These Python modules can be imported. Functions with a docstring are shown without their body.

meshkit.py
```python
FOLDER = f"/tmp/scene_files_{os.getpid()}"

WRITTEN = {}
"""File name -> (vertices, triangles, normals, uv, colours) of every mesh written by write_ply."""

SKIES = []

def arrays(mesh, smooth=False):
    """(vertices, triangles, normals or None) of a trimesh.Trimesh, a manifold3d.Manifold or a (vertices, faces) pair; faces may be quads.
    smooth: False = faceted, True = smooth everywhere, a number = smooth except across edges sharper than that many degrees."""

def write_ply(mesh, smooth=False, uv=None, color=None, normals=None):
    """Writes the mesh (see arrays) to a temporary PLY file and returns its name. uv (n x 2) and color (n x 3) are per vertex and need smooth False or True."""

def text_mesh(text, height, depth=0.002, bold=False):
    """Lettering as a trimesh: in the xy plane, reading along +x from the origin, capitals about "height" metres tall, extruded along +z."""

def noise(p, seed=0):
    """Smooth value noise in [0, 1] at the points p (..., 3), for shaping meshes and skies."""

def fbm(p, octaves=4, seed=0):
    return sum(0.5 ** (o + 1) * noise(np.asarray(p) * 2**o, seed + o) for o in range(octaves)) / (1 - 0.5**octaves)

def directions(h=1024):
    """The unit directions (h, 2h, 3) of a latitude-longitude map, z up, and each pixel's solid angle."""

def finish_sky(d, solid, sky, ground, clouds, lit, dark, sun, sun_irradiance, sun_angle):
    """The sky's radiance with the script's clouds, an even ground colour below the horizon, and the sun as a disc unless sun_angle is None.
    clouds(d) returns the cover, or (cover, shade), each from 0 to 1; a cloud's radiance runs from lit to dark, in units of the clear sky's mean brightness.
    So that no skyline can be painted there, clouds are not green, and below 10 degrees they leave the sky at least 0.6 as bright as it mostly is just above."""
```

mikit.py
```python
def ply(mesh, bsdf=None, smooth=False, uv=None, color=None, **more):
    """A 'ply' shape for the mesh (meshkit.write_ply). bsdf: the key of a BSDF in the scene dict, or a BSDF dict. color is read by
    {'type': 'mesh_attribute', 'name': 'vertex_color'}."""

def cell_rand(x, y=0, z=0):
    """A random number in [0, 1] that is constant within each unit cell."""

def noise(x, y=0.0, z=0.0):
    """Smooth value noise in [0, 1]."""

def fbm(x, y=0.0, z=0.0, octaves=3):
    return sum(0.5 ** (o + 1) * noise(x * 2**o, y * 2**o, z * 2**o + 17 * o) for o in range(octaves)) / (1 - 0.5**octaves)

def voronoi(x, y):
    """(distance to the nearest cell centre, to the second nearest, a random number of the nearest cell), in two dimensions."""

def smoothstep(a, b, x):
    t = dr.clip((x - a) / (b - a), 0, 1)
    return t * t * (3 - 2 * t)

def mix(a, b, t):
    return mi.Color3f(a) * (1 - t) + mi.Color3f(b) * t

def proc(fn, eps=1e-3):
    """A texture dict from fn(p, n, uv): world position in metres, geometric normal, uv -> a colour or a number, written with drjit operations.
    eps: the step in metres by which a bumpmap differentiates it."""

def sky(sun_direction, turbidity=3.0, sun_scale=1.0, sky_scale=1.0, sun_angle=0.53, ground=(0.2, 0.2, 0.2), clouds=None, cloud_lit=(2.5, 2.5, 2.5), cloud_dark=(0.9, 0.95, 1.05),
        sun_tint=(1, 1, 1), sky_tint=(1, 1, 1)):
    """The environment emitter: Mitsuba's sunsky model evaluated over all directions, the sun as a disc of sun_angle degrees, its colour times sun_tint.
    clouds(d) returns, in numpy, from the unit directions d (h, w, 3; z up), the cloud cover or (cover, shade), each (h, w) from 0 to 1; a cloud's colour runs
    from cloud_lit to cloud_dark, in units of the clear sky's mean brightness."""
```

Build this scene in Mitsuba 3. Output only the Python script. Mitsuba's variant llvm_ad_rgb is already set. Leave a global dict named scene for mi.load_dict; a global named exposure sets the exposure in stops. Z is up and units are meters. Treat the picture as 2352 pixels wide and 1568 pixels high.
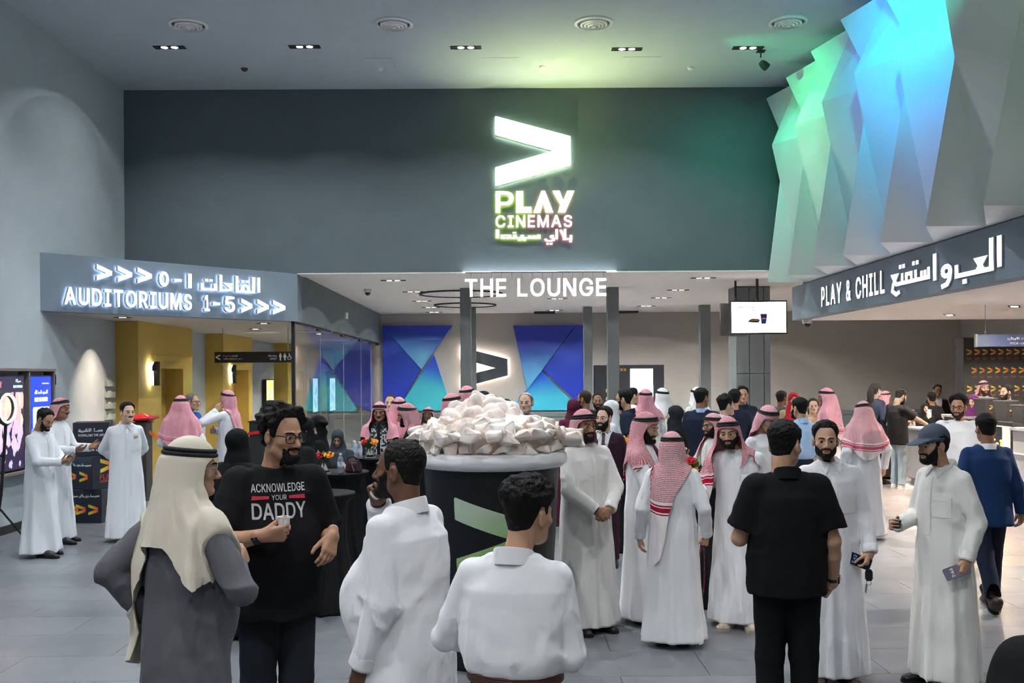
import math
import numpy as np
import trimesh
import mitsuba as mi
import drjit as dr
import mikit
import meshkit
from scipy import sparse
from scipy.ndimage import map_coordinates
from shapely.geometry import Polygon, LineString, Point, MultiPolygon, box as sbox
from shapely.ops import unary_union
from shapely import affinity

T = mi.ScalarTransform4f
scene, labels = {}, {}
PI = math.pi

# ---------------------------------------------------------------- camera, lights, exposure
scene['camera'] = {'type': 'perspective', 'fov': 2 * math.degrees(math.atan(1176 / 2287)), 'fov_axis': 'x',
                   'to_world': T().look_at(origin=[0, 0, 2.0], target=[0.07, 10, 2.0], up=[0.0072, 0, 1]),
                   'principal_point_offset_x': 0.0, 'principal_point_offset_y': -0.0497, 'near_clip': 0.1, 'far_clip': 200.0}
exposure = 0.68


def spot(key, pos, aim, rgb, cut=60, beam=None, w=1.0):
    scene[key] = {'type': 'spot', 'to_world': T().look_at(origin=list(pos), target=list(aim), up=[0, 1, 0.01] if abs(aim[2] - pos[2]) > 2 * abs(aim[1] - pos[1]) else [0, 0, 1]),
                  'intensity': {'type': 'rgb', 'value': list(rgb)}, 'cutoff_angle': float(cut), 'beam_width': float(beam or cut * .6), 'sampling_weight': float(w)}

# ceiling downlights of the hall: the row in view and the rows nearer to and behind the camera
for _i, (_x, _y, _k) in enumerate([(-4.94, 14.8, .9), (-2.94, 14.8, .9), (-.55, 14.87, .9), (1.87, 14.98, .9), (3.69, 14.95, .25)] + [(x, y, k) for y, k in ((10.6, 1.5), (6.4, 1.1), (2.2, .95), (-2.0, 1.3)) for x in (-4.2, -.7, 2.4)]):
    spot(f'lamp_hall_{_i}', (_x, _y, 6.85), (_x, _y + .001, 0), tuple(q * _k * (.62 if _x == 2.4 else 1.12 if _x == -.7 else 1) for q in (22, 22.6, 23.4)), 56 if _x > 2 else 66, 32)
# lounge, corridor and snack bar downlights
for _i, (_x, _y) in enumerate([(-2.0, 18.6), (-1.9, 22), (-1.9, 26), (.6, 20.5), (.8, 25.5), (3.6, 18.6), (3.6, 22), (3.6, 26), (6.5, 21), (6.5, 25.5), (9.5, 22)]):
    spot(f'lamp_lounge_{_i}', (_x, _y, 3.72), (_x, _y + .001, 0), (40, 37.5, 34.5), 75, 45)
spot('lamp_corridor_0', (-5.90, 15.55, 2.9), (-6.7, 15.6, 0), (19, 14.6, 11), 37, 8, w=4)
for _i, (_x, _y) in enumerate([(-4.9, 19.6), (-4.6, 23.5), (-4.9, 28), (-4.9, 33)]):
    spot(f'lamp_corridor_{_i + 1}', (_x, _y, 2.9), (_x, _y + .001, 0), (17, 15, 12), 70, 40)
for _i, (_x, _y) in enumerate([(7.0, 16.6), (6.6, 13.2), (6.6, 9.0), (9.4, 17.0), (9.4, 12)]):
    spot(f'lamp_bar_{_i}', (_x, _y, 2.9), (_x, _y + .001, 0), (54, 45, 38), 72, 45, w=1.6)
# coloured spotlights on the ceiling, turned towards the folded panels and the back wall
spot('lamp_green_0', (2.6, 14.4, 6.7), (4.9, 15.0, 5.8), (.4, 11, 4), 38, 16, w=4)
spot('lamp_blue_0', (2.6, 10.0, 6.7), (4.9, 11.4, 6.1), (0, 15, 52), 34, 16, w=4)
spot('lamp_cyan_0', (3.2, 8.2, 6.7), (4.8, 11.6, 6.3), (0, 30, 20), 26, 10, w=3)
spot('lamp_moss_0', (2.4, 6.0, 6.7), (4.9, 7.6, 5.4), (2.2, 4.2, 2.0), 46, 22, w=2)
spot('lamp_green_1', (3.92, 15.1, 6.6), (3.4, 17, 4.3), (.3, 5.5, 3.6), 58, 22, w=3)
spot('lamp_yellow_0', (.7, 16.35, 3.8), (1.1, 15.75, 6.9), (22, 25, 8), 44, 8, w=5)
spot('lamp_yellow_1', (1.0, 15.2, 6.8), (.6, 17, 5.6), (1.8, 2.6, .6), 55, 20, w=2)
scene['lamp_bucket'] = {'type': 'point', 'position': [-.12, 6.92, 1.69], 'intensity': {'type': 'rgb', 'value': [1.0, .42, .18]}}

# ---------------------------------------------------------------- helpers: keys, materials, small meshes
_count = {}


def numbered(name, parent=None):
    full = (parent + '__' if parent else '') + name
    n = _count.get(full, 0)
    _count[full] = n + 1
    return full if n == 0 else f'{full}_{n:03d}'


def thing(name, label, cat, group=None):
    key = numbered(name)
    labels[key] = {'label': label, 'category': cat}
    if group:
        labels[key]['group'] = group
    return key


def obj(name, mesh, mat, parent=None, smooth=False, tw=None, label=None, kind=None, uv=None, color=None, em=None, **more):
    key = numbered(name, parent)
    d = mesh if isinstance(mesh, dict) else mikit.ply(mesh, mat, smooth=smooth, uv=uv, color=color, **more)
    d = dict(d)
    if tw is not None:
        d['to_world'] = tw
    if em is not None:
        d['emitter'] = {'type': 'area', 'radiance': {'type': 'rgb', 'value': list(em[0])}, 'sampling_weight': float(em[1])}
    scene[key] = d
    if label or kind:
        labels.setdefault(key, {})
        if label:
            labels[key]['label'] = label
        if kind:
            labels[key]['kind'] = kind
    return key


def solo(name, label, cat, mesh, mat, group=None, **kw):
    key = obj(name, mesh, mat, None, **kw)
    labels[key] = {**labels.get(key, {}), 'label': label, 'category': cat}
    if group:
        labels[key]['group'] = group
    return key


def struct(name, mesh, mat, parent=None, label=None, **kw):
    key = obj(name, mesh, mat, parent, **kw)
    labels.setdefault(key, {})
    if parent is None:
        labels[key]['kind'] = 'structure'
    if label:
        labels[key]['label'] = label
    return key


def rgb(c):
    return {'type': 'rgb', 'value': [float(v) for v in (c if hasattr(c, '__len__') else (c,) * 3)]}


def mat(name, color, rough=.6, spec=.4, metal=0.0, **kw):
    scene[name] = {'type': 'twosided', 'bsdf': {'type': 'principled', 'base_color': rgb(color) if not isinstance(color, dict) else color,
                                                'roughness': rough if isinstance(rough, dict) else float(rough), 'specular': float(spec), 'metallic': float(metal), **kw}}
    return name


def bump(name, color, fn, scale, rough=.8, eps=2e-3, spec=.12, **kw):
    scene[name] = {'type': 'twosided', 'bsdf': {'type': 'bumpmap', 'arbitrary': mikit.proc(fn, eps), 'scale': float(scale),
                                                'bsdf': {'type': 'principled', 'base_color': rgb(color) if not isinstance(color, dict) else color, 'roughness': float(rough), 'specular': float(spec), **kw}}}
    return name


def cat(*ms):
    return trimesh.util.concatenate([m for m in ms if m is not None])


def tm(v, f):
    return trimesh.Trimesh(np.asarray(v, float), np.asarray(f, int), process=False)


def bx(x0, x1, y0, y1, z0, z1, b=0.0):
    """A box, its edges bevelled by b."""
    if b <= 0:
        m = trimesh.creation.box((x1 - x0, y1 - y0, z1 - z0))
        m.apply_translation(((x0 + x1) / 2, (y0 + y1) / 2, (z0 + z1) / 2))
        return m
    pts = []
    for sx, X in ((1, x0), (-1, x1)):
        for sy, Y in ((1, y0), (-1, y1)):
            for sz, Z in ((1, z0), (-1, z1)):
                pts += [(X, Y + sy * b, Z + sz * b), (X + sx * b, Y, Z + sz * b), (X + sx * b, Y + sy * b, Z)]
    return hull(pts)


def hull(pts):
    return trimesh.convex.convex_hull(np.array(pts, float))


def lathe(prof, n=32, c=(0, 0, 0)):
    """Revolves the (r, z) profile about the upright axis; closed where r = 0."""
    prof = np.array(prof, float)
    a = np.arange(n) * 2 * PI / n
    v = np.stack([prof[:, None, 0] * np.cos(a), prof[:, None, 0] * np.sin(a), np.repeat(prof[:, 1:2], n, 1)], -1).reshape(-1, 3)
    f = []
    for i in range(len(prof) - 1):
        j = np.arange(n)
        k = (j + 1) % n
        f += [np.stack([i * n + j, i * n + k, (i + 1) * n + k], 1), np.stack([i * n + j, (i + 1) * n + k, (i + 1) * n + j], 1)]
    m = tm(v + np.array(c), np.vstack(f))
    if prof[0, 1] > prof[-1, 1]:
        m.faces = m.faces[:, ::-1]
    m.update_faces(m.nondegenerate_faces())
    return m


def tube(pts, r, n=8, closed=False):
    """A round tube along the points; r a number or one per point."""
    p = np.array(pts, float)
    r = np.broadcast_to(np.asarray(r, float), (len(p),))
    d = np.roll(p, -1, 0) - np.roll(p, 1, 0) if closed else np.gradient(p, axis=0)
    d /= np.linalg.norm(d, axis=1, keepdims=True) + 1e-12
    u = np.cross(d[0], (0, 0, 1) if abs(d[0][2]) < .9 else (1, 0, 0))
    rings = []
    a = np.arange(n) * 2 * PI / n
    for i in range(len(p)):
        u = u - d[i] * (u @ d[i])
        u /= np.linalg.norm(u) + 1e-12
        w = np.cross(d[i], u)
        rings.append(p[i] + r[i] * (np.cos(a)[:, None] * u + np.sin(a)[:, None] * w))
    v = np.vstack(rings)
    f = []
    m = len(p)
    for i in range(m if closed else m - 1):
        i2 = (i + 1) % m
        j = np.arange(n)
        k = (j + 1) % n
        f += [np.stack([i * n + j, i * n + k, i2 * n + k], 1), np.stack([i * n + j, i2 * n + k, i2 * n + j], 1)]
    if not closed:
        v = np.vstack([v, p[:1], p[-1:]])
        c0 = m * n
        f += [np.stack([(j + 1) % n, j, np.full(n, c0)], 1), np.stack([(m - 1) * n + j, (m - 1) * n + (j + 1) % n, np.full(n, c0 + 1)], 1)]
    return tm(v, np.vstack(f))


def prism(poly, t, frame=None):
    """A shapely polygon (x right, y up) extruded by t towards the viewer of frame = (origin, right, up)."""
    ms = [trimesh.creation.extrude_polygon(g, t, engine='earcut') for g in (poly.geoms if hasattr(poly, 'geoms') else [poly]) if g.area > 1e-9]
    m = cat(*ms)
    return onto(m, frame) if frame else m


def onto(m, frame):
    o, r, u = (np.array(x, float) for x in frame)
    r = r / np.linalg.norm(r)
    u = u / np.linalg.norm(u)
    R = np.stack([r, u, np.cross(r, u)], 1)
    m = m.copy()
    m.vertices = m.vertices @ R.T + o
    return m


def fit(m, x0, x1, y0=None, y1=None):
    """Scales lettering in its plane so that it spans x0..x1 and, if given, y0..y1."""
    m = m.copy()
    b = m.bounds
    sx = (x1 - x0) / (b[1][0] - b[0][0])
    sy = sx if y0 is None else (y1 - y0) / (b[1][1] - b[0][1])
    v = m.vertices
    v[:, 0] = (v[:, 0] - b[0][0]) * sx + x0
    v[:, 1] = (v[:, 1] - b[0][1]) * sy + (y0 or 0)
    m.vertices = v
    return m


def words(text, x0, x1, y0, y1, depth=.002, bold=True):
    return fit(meshkit.text_mesh(text, .1, depth, bold), x0, x1, y0, y1)


def chevron(x0, x1, y0, y1):
    """The bent-bar emblem pointing right."""
    w, h, m = x1 - x0, y1 - y0, (y0 + y1) / 2
    return Polygon([(x0, y0), (x1, m - .205 * h), (x1, m + .205 * h), (x0, y1), (x0, y1 - .268 * h), (x0 + .76 * w, m), (x0, y0 + .268 * h)])


# Arabic lettering from strokes: each glyph is (advance, polylines), drawn from its right edge leftwards; x grows leftwards here, y up, the baseline at 0
def _arc(cx, cy, rx, ry, a0, a1, n=10):
    return [(cx + rx * math.cos(math.radians(a0 + (a1 - a0) * i / n)), cy + ry * math.sin(math.radians(a0 + (a1 - a0) * i / n))) for i in range(n + 1)]


def _dots(n, x, y):
    return [[(x + (i - (n - 1) / 2) * 1.7, y), (x + (i - (n - 1) / 2) * 1.7 + .05, y)] for i in range(n)]


_loop = [(0, 0), (.3, 2.6), (1.7, 3.2), (3.0, 2.6), (3.1, .9), (2.8, 0)]
AR = {
    'a': (2.2, [[(1.1, 0), (1.1, 7.5)]]), 'A': (2.4, [[(0, 0), (1.1, 0), (1.1, 7.5)]]),
    'l': (2.4, [[(1.1, 7.5), (1.1, 0), (2.4, 0)]]), 'L': (2.4, [[(0, 0), (2.4, 0)], [(1.2, 0), (1.2, 7.5)]]),
    'q': (4.2, [[(0, 0), (4.2, 0)], [(.6, 0), (.8, 2.4), (2.0, 3.2), (3.2, 2.4), (3.4, 0)]] + _dots(2, 2.1, 5.1)),
    'E': (3.6, [[(0, 0), (3.6, 0)], [(2.9, 0), (.9, 2.9), (2.8, 2.9), (1.0, 0)]]),
    'e': (4.0, [[(.6, 3.1), (2.8, 3.1), (1.2, 1.6), (1.4, .3), (4.0, 0)]]),
    't': (6.6, [[(.8, 2.9), (.8, 0), (5.8, 0), (5.8, 2.9)]] + _dots(2, 3.3, 4.4)), 'T': (3.0, [[(0, 0), (3.0, 0)], [(1.4, 0), (1.4, 2.9)]] + _dots(2, 1.5, 4.9)),
    'b': (3.0, [[(1.2, 3.0), (1.2, 0), (3.0, 0)]] + _dots(1, 1.4, -1.7)), 'B': (6.4, [[(0, 0), (5.6, 0), (5.6, 2.9)]] + _dots(1, 3.0, -1.8)),
    'w': (3.8, [_arc(1.7, 1.6, 1.3, 1.3, 0, 360), [(.4, 1.4), (.7, -.6), (1.6, -1.9), (3.4, -2.3)]]),
    's': (5.4, [[(.8, 2.8), (.8, 0), (2.4, 0), (2.4, 2.2), (2.4, 0), (4.0, 0), (4.0, 2.2), (4.0, 0), (5.4, 0)]]),
    'S': (5.0, [[(0, 0), (.7, 0), (.7, 2.6), (.7, 0), (2.2, 0), (2.2, 2.4), (2.2, 0), (3.7, 0), (3.7, 2.4), (3.7, 0), (5.0, 0)]]),
    'h#': (5.0, [[(0, 0), (.7, 0), (.7, 2.6), (.7, 0), (2.2, 0), (2.2, 2.4), (2.2, 0), (3.7, 0), (3.7, 2.4), (3.7, 0), (5.0, 0)]] + _dots(2, 2.2, 4.4) + _dots(1, 2.2, 5.8)),
    'm': (3.6, [[(0, 0), (3.6, 0)], [(.5, 0), (.5, 2.3), (2.9, 2.3), (2.9, 0)]]),
    'i': (2.6, [[(0, 0), (2.6, 0)], [(1.2, 0), (1.2, 2.6)]] + _dots(2, 1.3, -1.7)), 'n': (2.6, [[(0, 0), (2.6, 0)], [(1.2, 0), (1.2, 2.8)]] + _dots(1, 1.3, 4.6)),
    'y': (5.0, [[(.3, 2.7), (1.6, 2.3), (1.5, 1.3), (.5, .7), (.4, -.6), (1.8, -1.4), (3.7, -1.2), (4.5, .3)]] + _dots(2, 2.4, -3.4)),
    'la': (4.0, [[(0, 0), (1.1, 0), (1.1, 7.5)], [(3.2, 7.0), (1.3, .4)], [(1.1, 0), (2.2, 0)]]), 'h': (4.4, [[(.4, 2.9), (3.2, 2.9), (.9, 0), (4.4, 0)]]),
    'H': (3.6, [[(0, 0), (3.6, 0)], [(.6, 0), (.6, 1.9), (3.0, 1.9), (3.0, 0)], [(1.8, -.2), (1.8, 2.0)]]), 'Tt': (3.8, [[(0, 0), (3.8, 0)], [(.8, 0), (1.4, 2.2), (3.0, 2.2), (3.0, 0)], [(.8, 0), (.8, 7.2)]]),
    'd': (3.0, [[(1.6, 3.4), (2.6, 2.2), (2.4, 0), (0, 0)]]), 'r': (2.4, [[(.6, 1.6), (.9, -.8), (2.4, -2.2)]]), 'o': (3.6, [_arc(1.8, 1.5, 1.3, 1.5, 0, 360)] + _dots(2, 1.8, 4.8)),
    '-': (3.6, [[(.6, 0), (3.0, 0)]]), '_': (2.6, [[(0, -.6), (2.6, -.6)]]), '#': (4.4, [[(1.0, .2), (1.6, 4.2)], [(2.6, .2), (3.2, 4.2)], [(.4, 1.4), (3.6, 1.4)], [(.6, 3.0), (3.8, 3.0)]]),
    ' ': (3.0, []), '.': (2.4, [[(0, 0), (2.4, 0)]]), '1': (2.4, [[(1.2, 0), (1.2, 6.2)]]), '5': (5.2, [_arc(2.6, 2.6, 1.8, 2.6, 0, 360)]), '--': (5.0, [[(1.2, 2.6), (3.8, 2.6)]]),
    '2': (4.0, [[(.8, 6), (.8, 4.2), (3.2, 4.2), (3.2, 6)], [(3.2, 5), (3.2, 0)]]), 'E2': (5.0, [[(0, 0), (1.6, 0), (3.4, 2.6), (1.2, 2.6), (3.2, 0), (3.6, -1.8), (1.6, -3.0), (-.2, -2.4)]]),
}


def arabic(seq, x0, x1, y0, y1, w=1.25, depth=.002):
    """The glyphs of seq (right to left) fitted into the box x0..x1, y0..y1 (x growing rightwards), extruded."""
    at, lines = 0.0, []
    for g in seq:
        adv, ls = AR[g]
        lines += [LineString([(-(at + x), y) for x, y in l]) for l in ls]
        at += adv
    shape = unary_union([l.buffer(w / 2, quad_segs=3, join_style=2 if l.length > 1 else 1, cap_style=2 if l.length > 1 else 3) for l in lines])
    b = shape.bounds
    shape = affinity.translate(shape, -b[0], -b[1])
    shape = affinity.scale(shape, (x1 - x0) / (b[2] - b[0]), (y1 - y0) / (b[3] - b[1]), origin=(0, 0))
    return prism(affinity.translate(shape, x0, y0), depth)


# ---------------------------------------------------------------- bodies and clothes: distance fields on a grid
class Field:
    def __init__(self, lo, hi, h):
        self.lo, self.h = np.array(lo, float), h
        self.n = np.ceil((np.array(hi, float) - self.lo) / h).astype(int) + 2
        self.v = np.full(self.n, .3, np.float32)
        self.ax = [(self.lo[i] + h * np.arange(self.n[i])).astype(np.float32) for i in range(3)]

    def put(self, prim, k=.02, op=1):
        f, lo, hi = prim
        m = max(k, 2 * self.h) + .025
        sl = []
        for i in range(3):
            a = max(0, int((lo[i] - m - self.lo[i]) / self.h))
            b = min(self.n[i], int((hi[i] + m - self.lo[i]) / self.h) + 2)
            if b <= a:
                return self
            sl.append(slice(a, b))
        d = f(self.ax[0][sl[0], None, None], self.ax[1][None, sl[1], None], self.ax[2][None, None, sl[2]])
        old = self.v[tuple(sl)]
        if op > 0:
            t = np.clip(.5 + .5 * (old - d) / k, 0, 1)
            new = old + (d - old) * t - k * t * (1 - t)
        else:
            d = -d
            t = np.clip(.5 - .5 * (old - d) / k, 0, 1)
            new = old + (d - old) * t + k * t * (1 - t)
        self.v[tuple(sl)] = new
        return self

    def ripple(self, amp, s, seed=0, zlo=-9, zhi=99, band=.05):
        """Cloth folds: noise of scale s (per metre, per axis) added near the surface; amp a number or a function of z."""
        i = np.nonzero(np.abs(self.v) < band)
        z = self.ax[2][i[2]]
        keep = (z > zlo) & (z < zhi)
        i = tuple(a[keep] for a in i)
        z = z[keep]
        p = np.stack([self.ax[0][i[0]] * s[0], self.ax[1][i[1]] * s[1], z * s[2]], -1)
        a = amp(z) if callable(amp) else amp
        self.v[i] += (a * (meshkit.noise(p, seed) + .5 * meshkit.noise(p * 2.1, seed + 5) - .75)).astype(np.float32)
        return self

    def creases(self, amp, s, seed, spots, band=.05):
        """Sharp little folds (ridged noise) round the given (point, radius) spots: elbows, armpits."""
        i = np.nonzero(np.abs(self.v) < band)
        P = np.stack([self.ax[k][i[k]] for k in range(3)], -1)
        w = np.zeros(len(P))
        for c, r in spots:
            w = np.maximum(w, np.clip(1.4 - np.linalg.norm(P - c, axis=1) / r, 0, 1))
        k = w > 0
        n = 1 - np.abs(2 * meshkit.noise(P[k] * s + .35 * meshkit.noise(P[k] * 9, seed + 2)[:, None], seed) - 1)
        self.v[tuple(a[k] for a in i)] -= (amp * w[k] * (n ** 4 - .25)).astype(np.float32)
        return self

    def at(self, p):
        q = ((np.asarray(p) - self.lo) / self.h).T
        return map_coordinates(self.v, q, order=1, mode='nearest')

    def grad(self, p):
        e = self.h
        g = np.stack([self.at(p + e * np.eye(3)[k]) - self.at(p - e * np.eye(3)[k]) for k in range(3)], -1)
        return g / (np.linalg.norm(g, axis=1, keepdims=True) + 1e-9)

    def mesh(self, relax=2):
        v = self.v
        ins = v < 0
        c = ins[:-1, :-1, :-1].astype(np.int8)
        n = c.copy()
        n[:] = 0
        for a in (0, 1):
            for b in (0, 1):
                for d in (0, 1):
                    n += ins[a:v.shape[0] - 1 + a, b:v.shape[1] - 1 + b, d:v.shape[2] - 1 + d]
        act = (n > 0) & (n < 8)
        I = np.stack(np.nonzero(act), -1)
        idx = np.full(act.shape, -1, np.int64)
        idx[act] = np.arange(len(I))
        pos, cnt = np.zeros((len(I), 3)), np.zeros(len(I))
        for ax in range(3):
            o1, o2 = [k for k in range(3) if k != ax]
            for a in (0, 1):
                for b in (0, 1):
                    s = np.zeros(3, int)
                    s[o1], s[o2] = a, b
                    A = I + s
                    B = A.copy()
                    B[:, ax] += 1
                    va, vb = v[tuple(A.T)], v[tuple(B.T)]
                    x = (va < 0) != (vb < 0)
                    t = va[x] / (va[x] - vb[x])
                    q = A[x].astype(float)
                    q[:, ax] += t
                    pos[x] += q
                    cnt[x] += 1
        V = self.lo + self.h * pos / cnt[:, None]
        F = []
        for ax in range(3):
            o1, o2 = (ax + 1) % 3, (ax + 2) % 3
            lo = [slice(None)] * 3
            hi = [slice(None)] * 3
            lo[ax], hi[ax] = slice(0, -1), slice(1, None)
            a, b = ins[tuple(lo)], ins[tuple(hi)]
            E = np.stack(np.nonzero(a != b), -1)
            E = E[(E[:, o1] > 0) & (E[:, o2] > 0) & (E[:, o1] < self.n[o1] - 1) & (E[:, o2] < self.n[o2] - 1)]
            flip = ins[tuple(E.T)]
            q = []
            for d1, d2 in ((1, 1), (0, 1), (0, 0), (1, 0)):
                C = E.copy()
                C[:, o1] -= d1
                C[:, o2] -= d2
                q.append(idx[tuple(C.T)])
            q = np.stack(q, 1)
            q[~flip] = q[~flip][:, ::-1]
            q = q[(q >= 0).all(1)][:, ::-1]
            F += [q[:, [0, 1, 2]], q[:, [0, 2, 3]]]
        m = tm(V, np.vstack(F)[:, ::-1])
        return smoothed(m, relax)


def smoothed(m, it=2, lam=.5, mu=-.52):
    if not it or len(m.vertices) == 0:
        return m
    f = m.faces
    n = len(m.vertices)
    e = np.vstack([f[:, [0, 1]], f[:, [1, 2]], f[:, [2, 0]]])
    A = sparse.coo_matrix((np.ones(2 * len(e)), (np.r_[e[:, 0], e[:, 1]], np.r_[e[:, 1], e[:, 0]])), (n, n)).tocsr()
    A.data[:] = 1
    d = sparse.diags(1 / np.maximum(np.asarray(A.sum(1)).ravel(), 1))
    L = d @ A
    v = np.array(m.vertices)
    for _ in range(it):
        v = v + lam * (L @ v - v)
        v = v + mu * (L @ v - v)
    return tm(v, f)


def vnorm(m):
    f, v = m.faces, m.vertices
    fn = np.cross(v[f[:, 1]] - v[f[:, 0]], v[f[:, 2]] - v[f[:, 0]])
    n = np.zeros_like(v)
    for k in range(3):
        np.add.at(n, f[:, k], fn)
    return n / (np.linalg.norm(n, axis=1, keepdims=True) + 1e-12)


def cone(a, b, ra, rb, cut=False, sq=None):
    """A tapering limb from a to b; cut: ends flat at b; sq: scale per axis to flatten it."""
    a, b = np.array(a, np.float32), np.array(b, np.float32)
    s = np.ones(3, np.float32) if sq is None else np.array(sq, np.float32)
    L = (b - a) / s
    l2 = float(L @ L) + 1e-12
    r = max(ra, rb)

    def f(X, Y, Z):
        x, y, z = (X - a[0]) / s[0], (Y - a[1]) / s[1], (Z - a[2]) / s[2]
        tt = (x * L[0] + y * L[1] + z * L[2]) / l2
        t = np.clip(tt, 0, 1)
        d = np.sqrt((x - t * L[0]) ** 2 + (y - t * L[1]) ** 2 + (z - t * L[2]) ** 2) - (ra + (rb - ra) * t)
        if cut:
            d = np.maximum(d, (tt - 1) * math.sqrt(l2))
        return d * float(s.min())
    return f, np.minimum(a, b) - r * s, np.maximum(a, b) + r * s


def ell(c, r):
    c, r = np.array(c, np.float32), np.array(r, np.float32)

    def f(X, Y, Z):
        x, y, z = (X - c[0]) / r[0], (Y - c[1]) / r[1], (Z - c[2]) / r[2]
        k0 = np.sqrt(x * x + y * y + z * z)
        k1 = np.sqrt((x / r[0]) ** 2 + (y / r[1]) ** 2 + (z / r[2]) ** 2) + 1e-9
        return k0 * (k0 - 1) / k1
    return f, c - r, c + r


def column(zs, rx, ry, cx=0, cy=0, fold=0, nf=9, ph=0, top=True):
    """An upright body of elliptic sections (half-axes rx, ry about cx, cy at the heights zs); fold: depth of upright pleats, per station."""
    zs = np.array(zs, np.float32)
    rx, ry, cx, cy, fo = (np.broadcast_to(np.asarray(q, np.float32), zs.shape) for q in (rx, ry, cx, cy, fold))

    def f(X, Y, Z):
        z = Z.ravel()
        a, b, u, w, g = (np.interp(z, zs, q)[None, None, :].astype(np.float32) for q in (rx, ry, cx, cy, fo))
        x, y = X - u, Y - w
        r = np.sqrt((x / a) ** 2 + (y / b) ** 2)
        if np.any(fo):
            th = np.arctan2(y, x)
            r = r * (1 + g * (np.sin(nf * th + ph + 1.5 * np.sin(2 * th + ph)) + .5 * np.sin((nf * 2 - 3) * th + 2 * ph)))
        d = (r - 1) * np.minimum(a, b) * .85
        return np.maximum(d, np.maximum(zs[0] - Z, Z - zs[-1]))
    return f, (float((cx - rx).min()) - .03, float((cy - ry).min()) - .03, float(zs[0])), (float((cx + rx).max()) + .03, float((cy + ry).max()) + .03, float(zs[-1]))


def decal(field, poly, D, off=.003, size=.02, o=(0, 0)):
    """A flat shape (x right, z up, seen from the front for D = -1, from behind for D = 1) laid onto the field's surface."""
    ms = []
    for g in (poly.geoms if hasattr(poly, 'geoms') else [poly]):
        if g.area < 1e-7:
            continue
        v, f = trimesh.creation.triangulate_polygon(g, engine='earcut')
        v = np.column_stack([v, np.zeros(len(v))])
        v, f = trimesh.remesh.subdivide_to_size(v, f, size, max_iter=8)
        ms.append(tm(v, f))
    m = cat(*ms)
    return drape(field, m, D, off)


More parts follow.
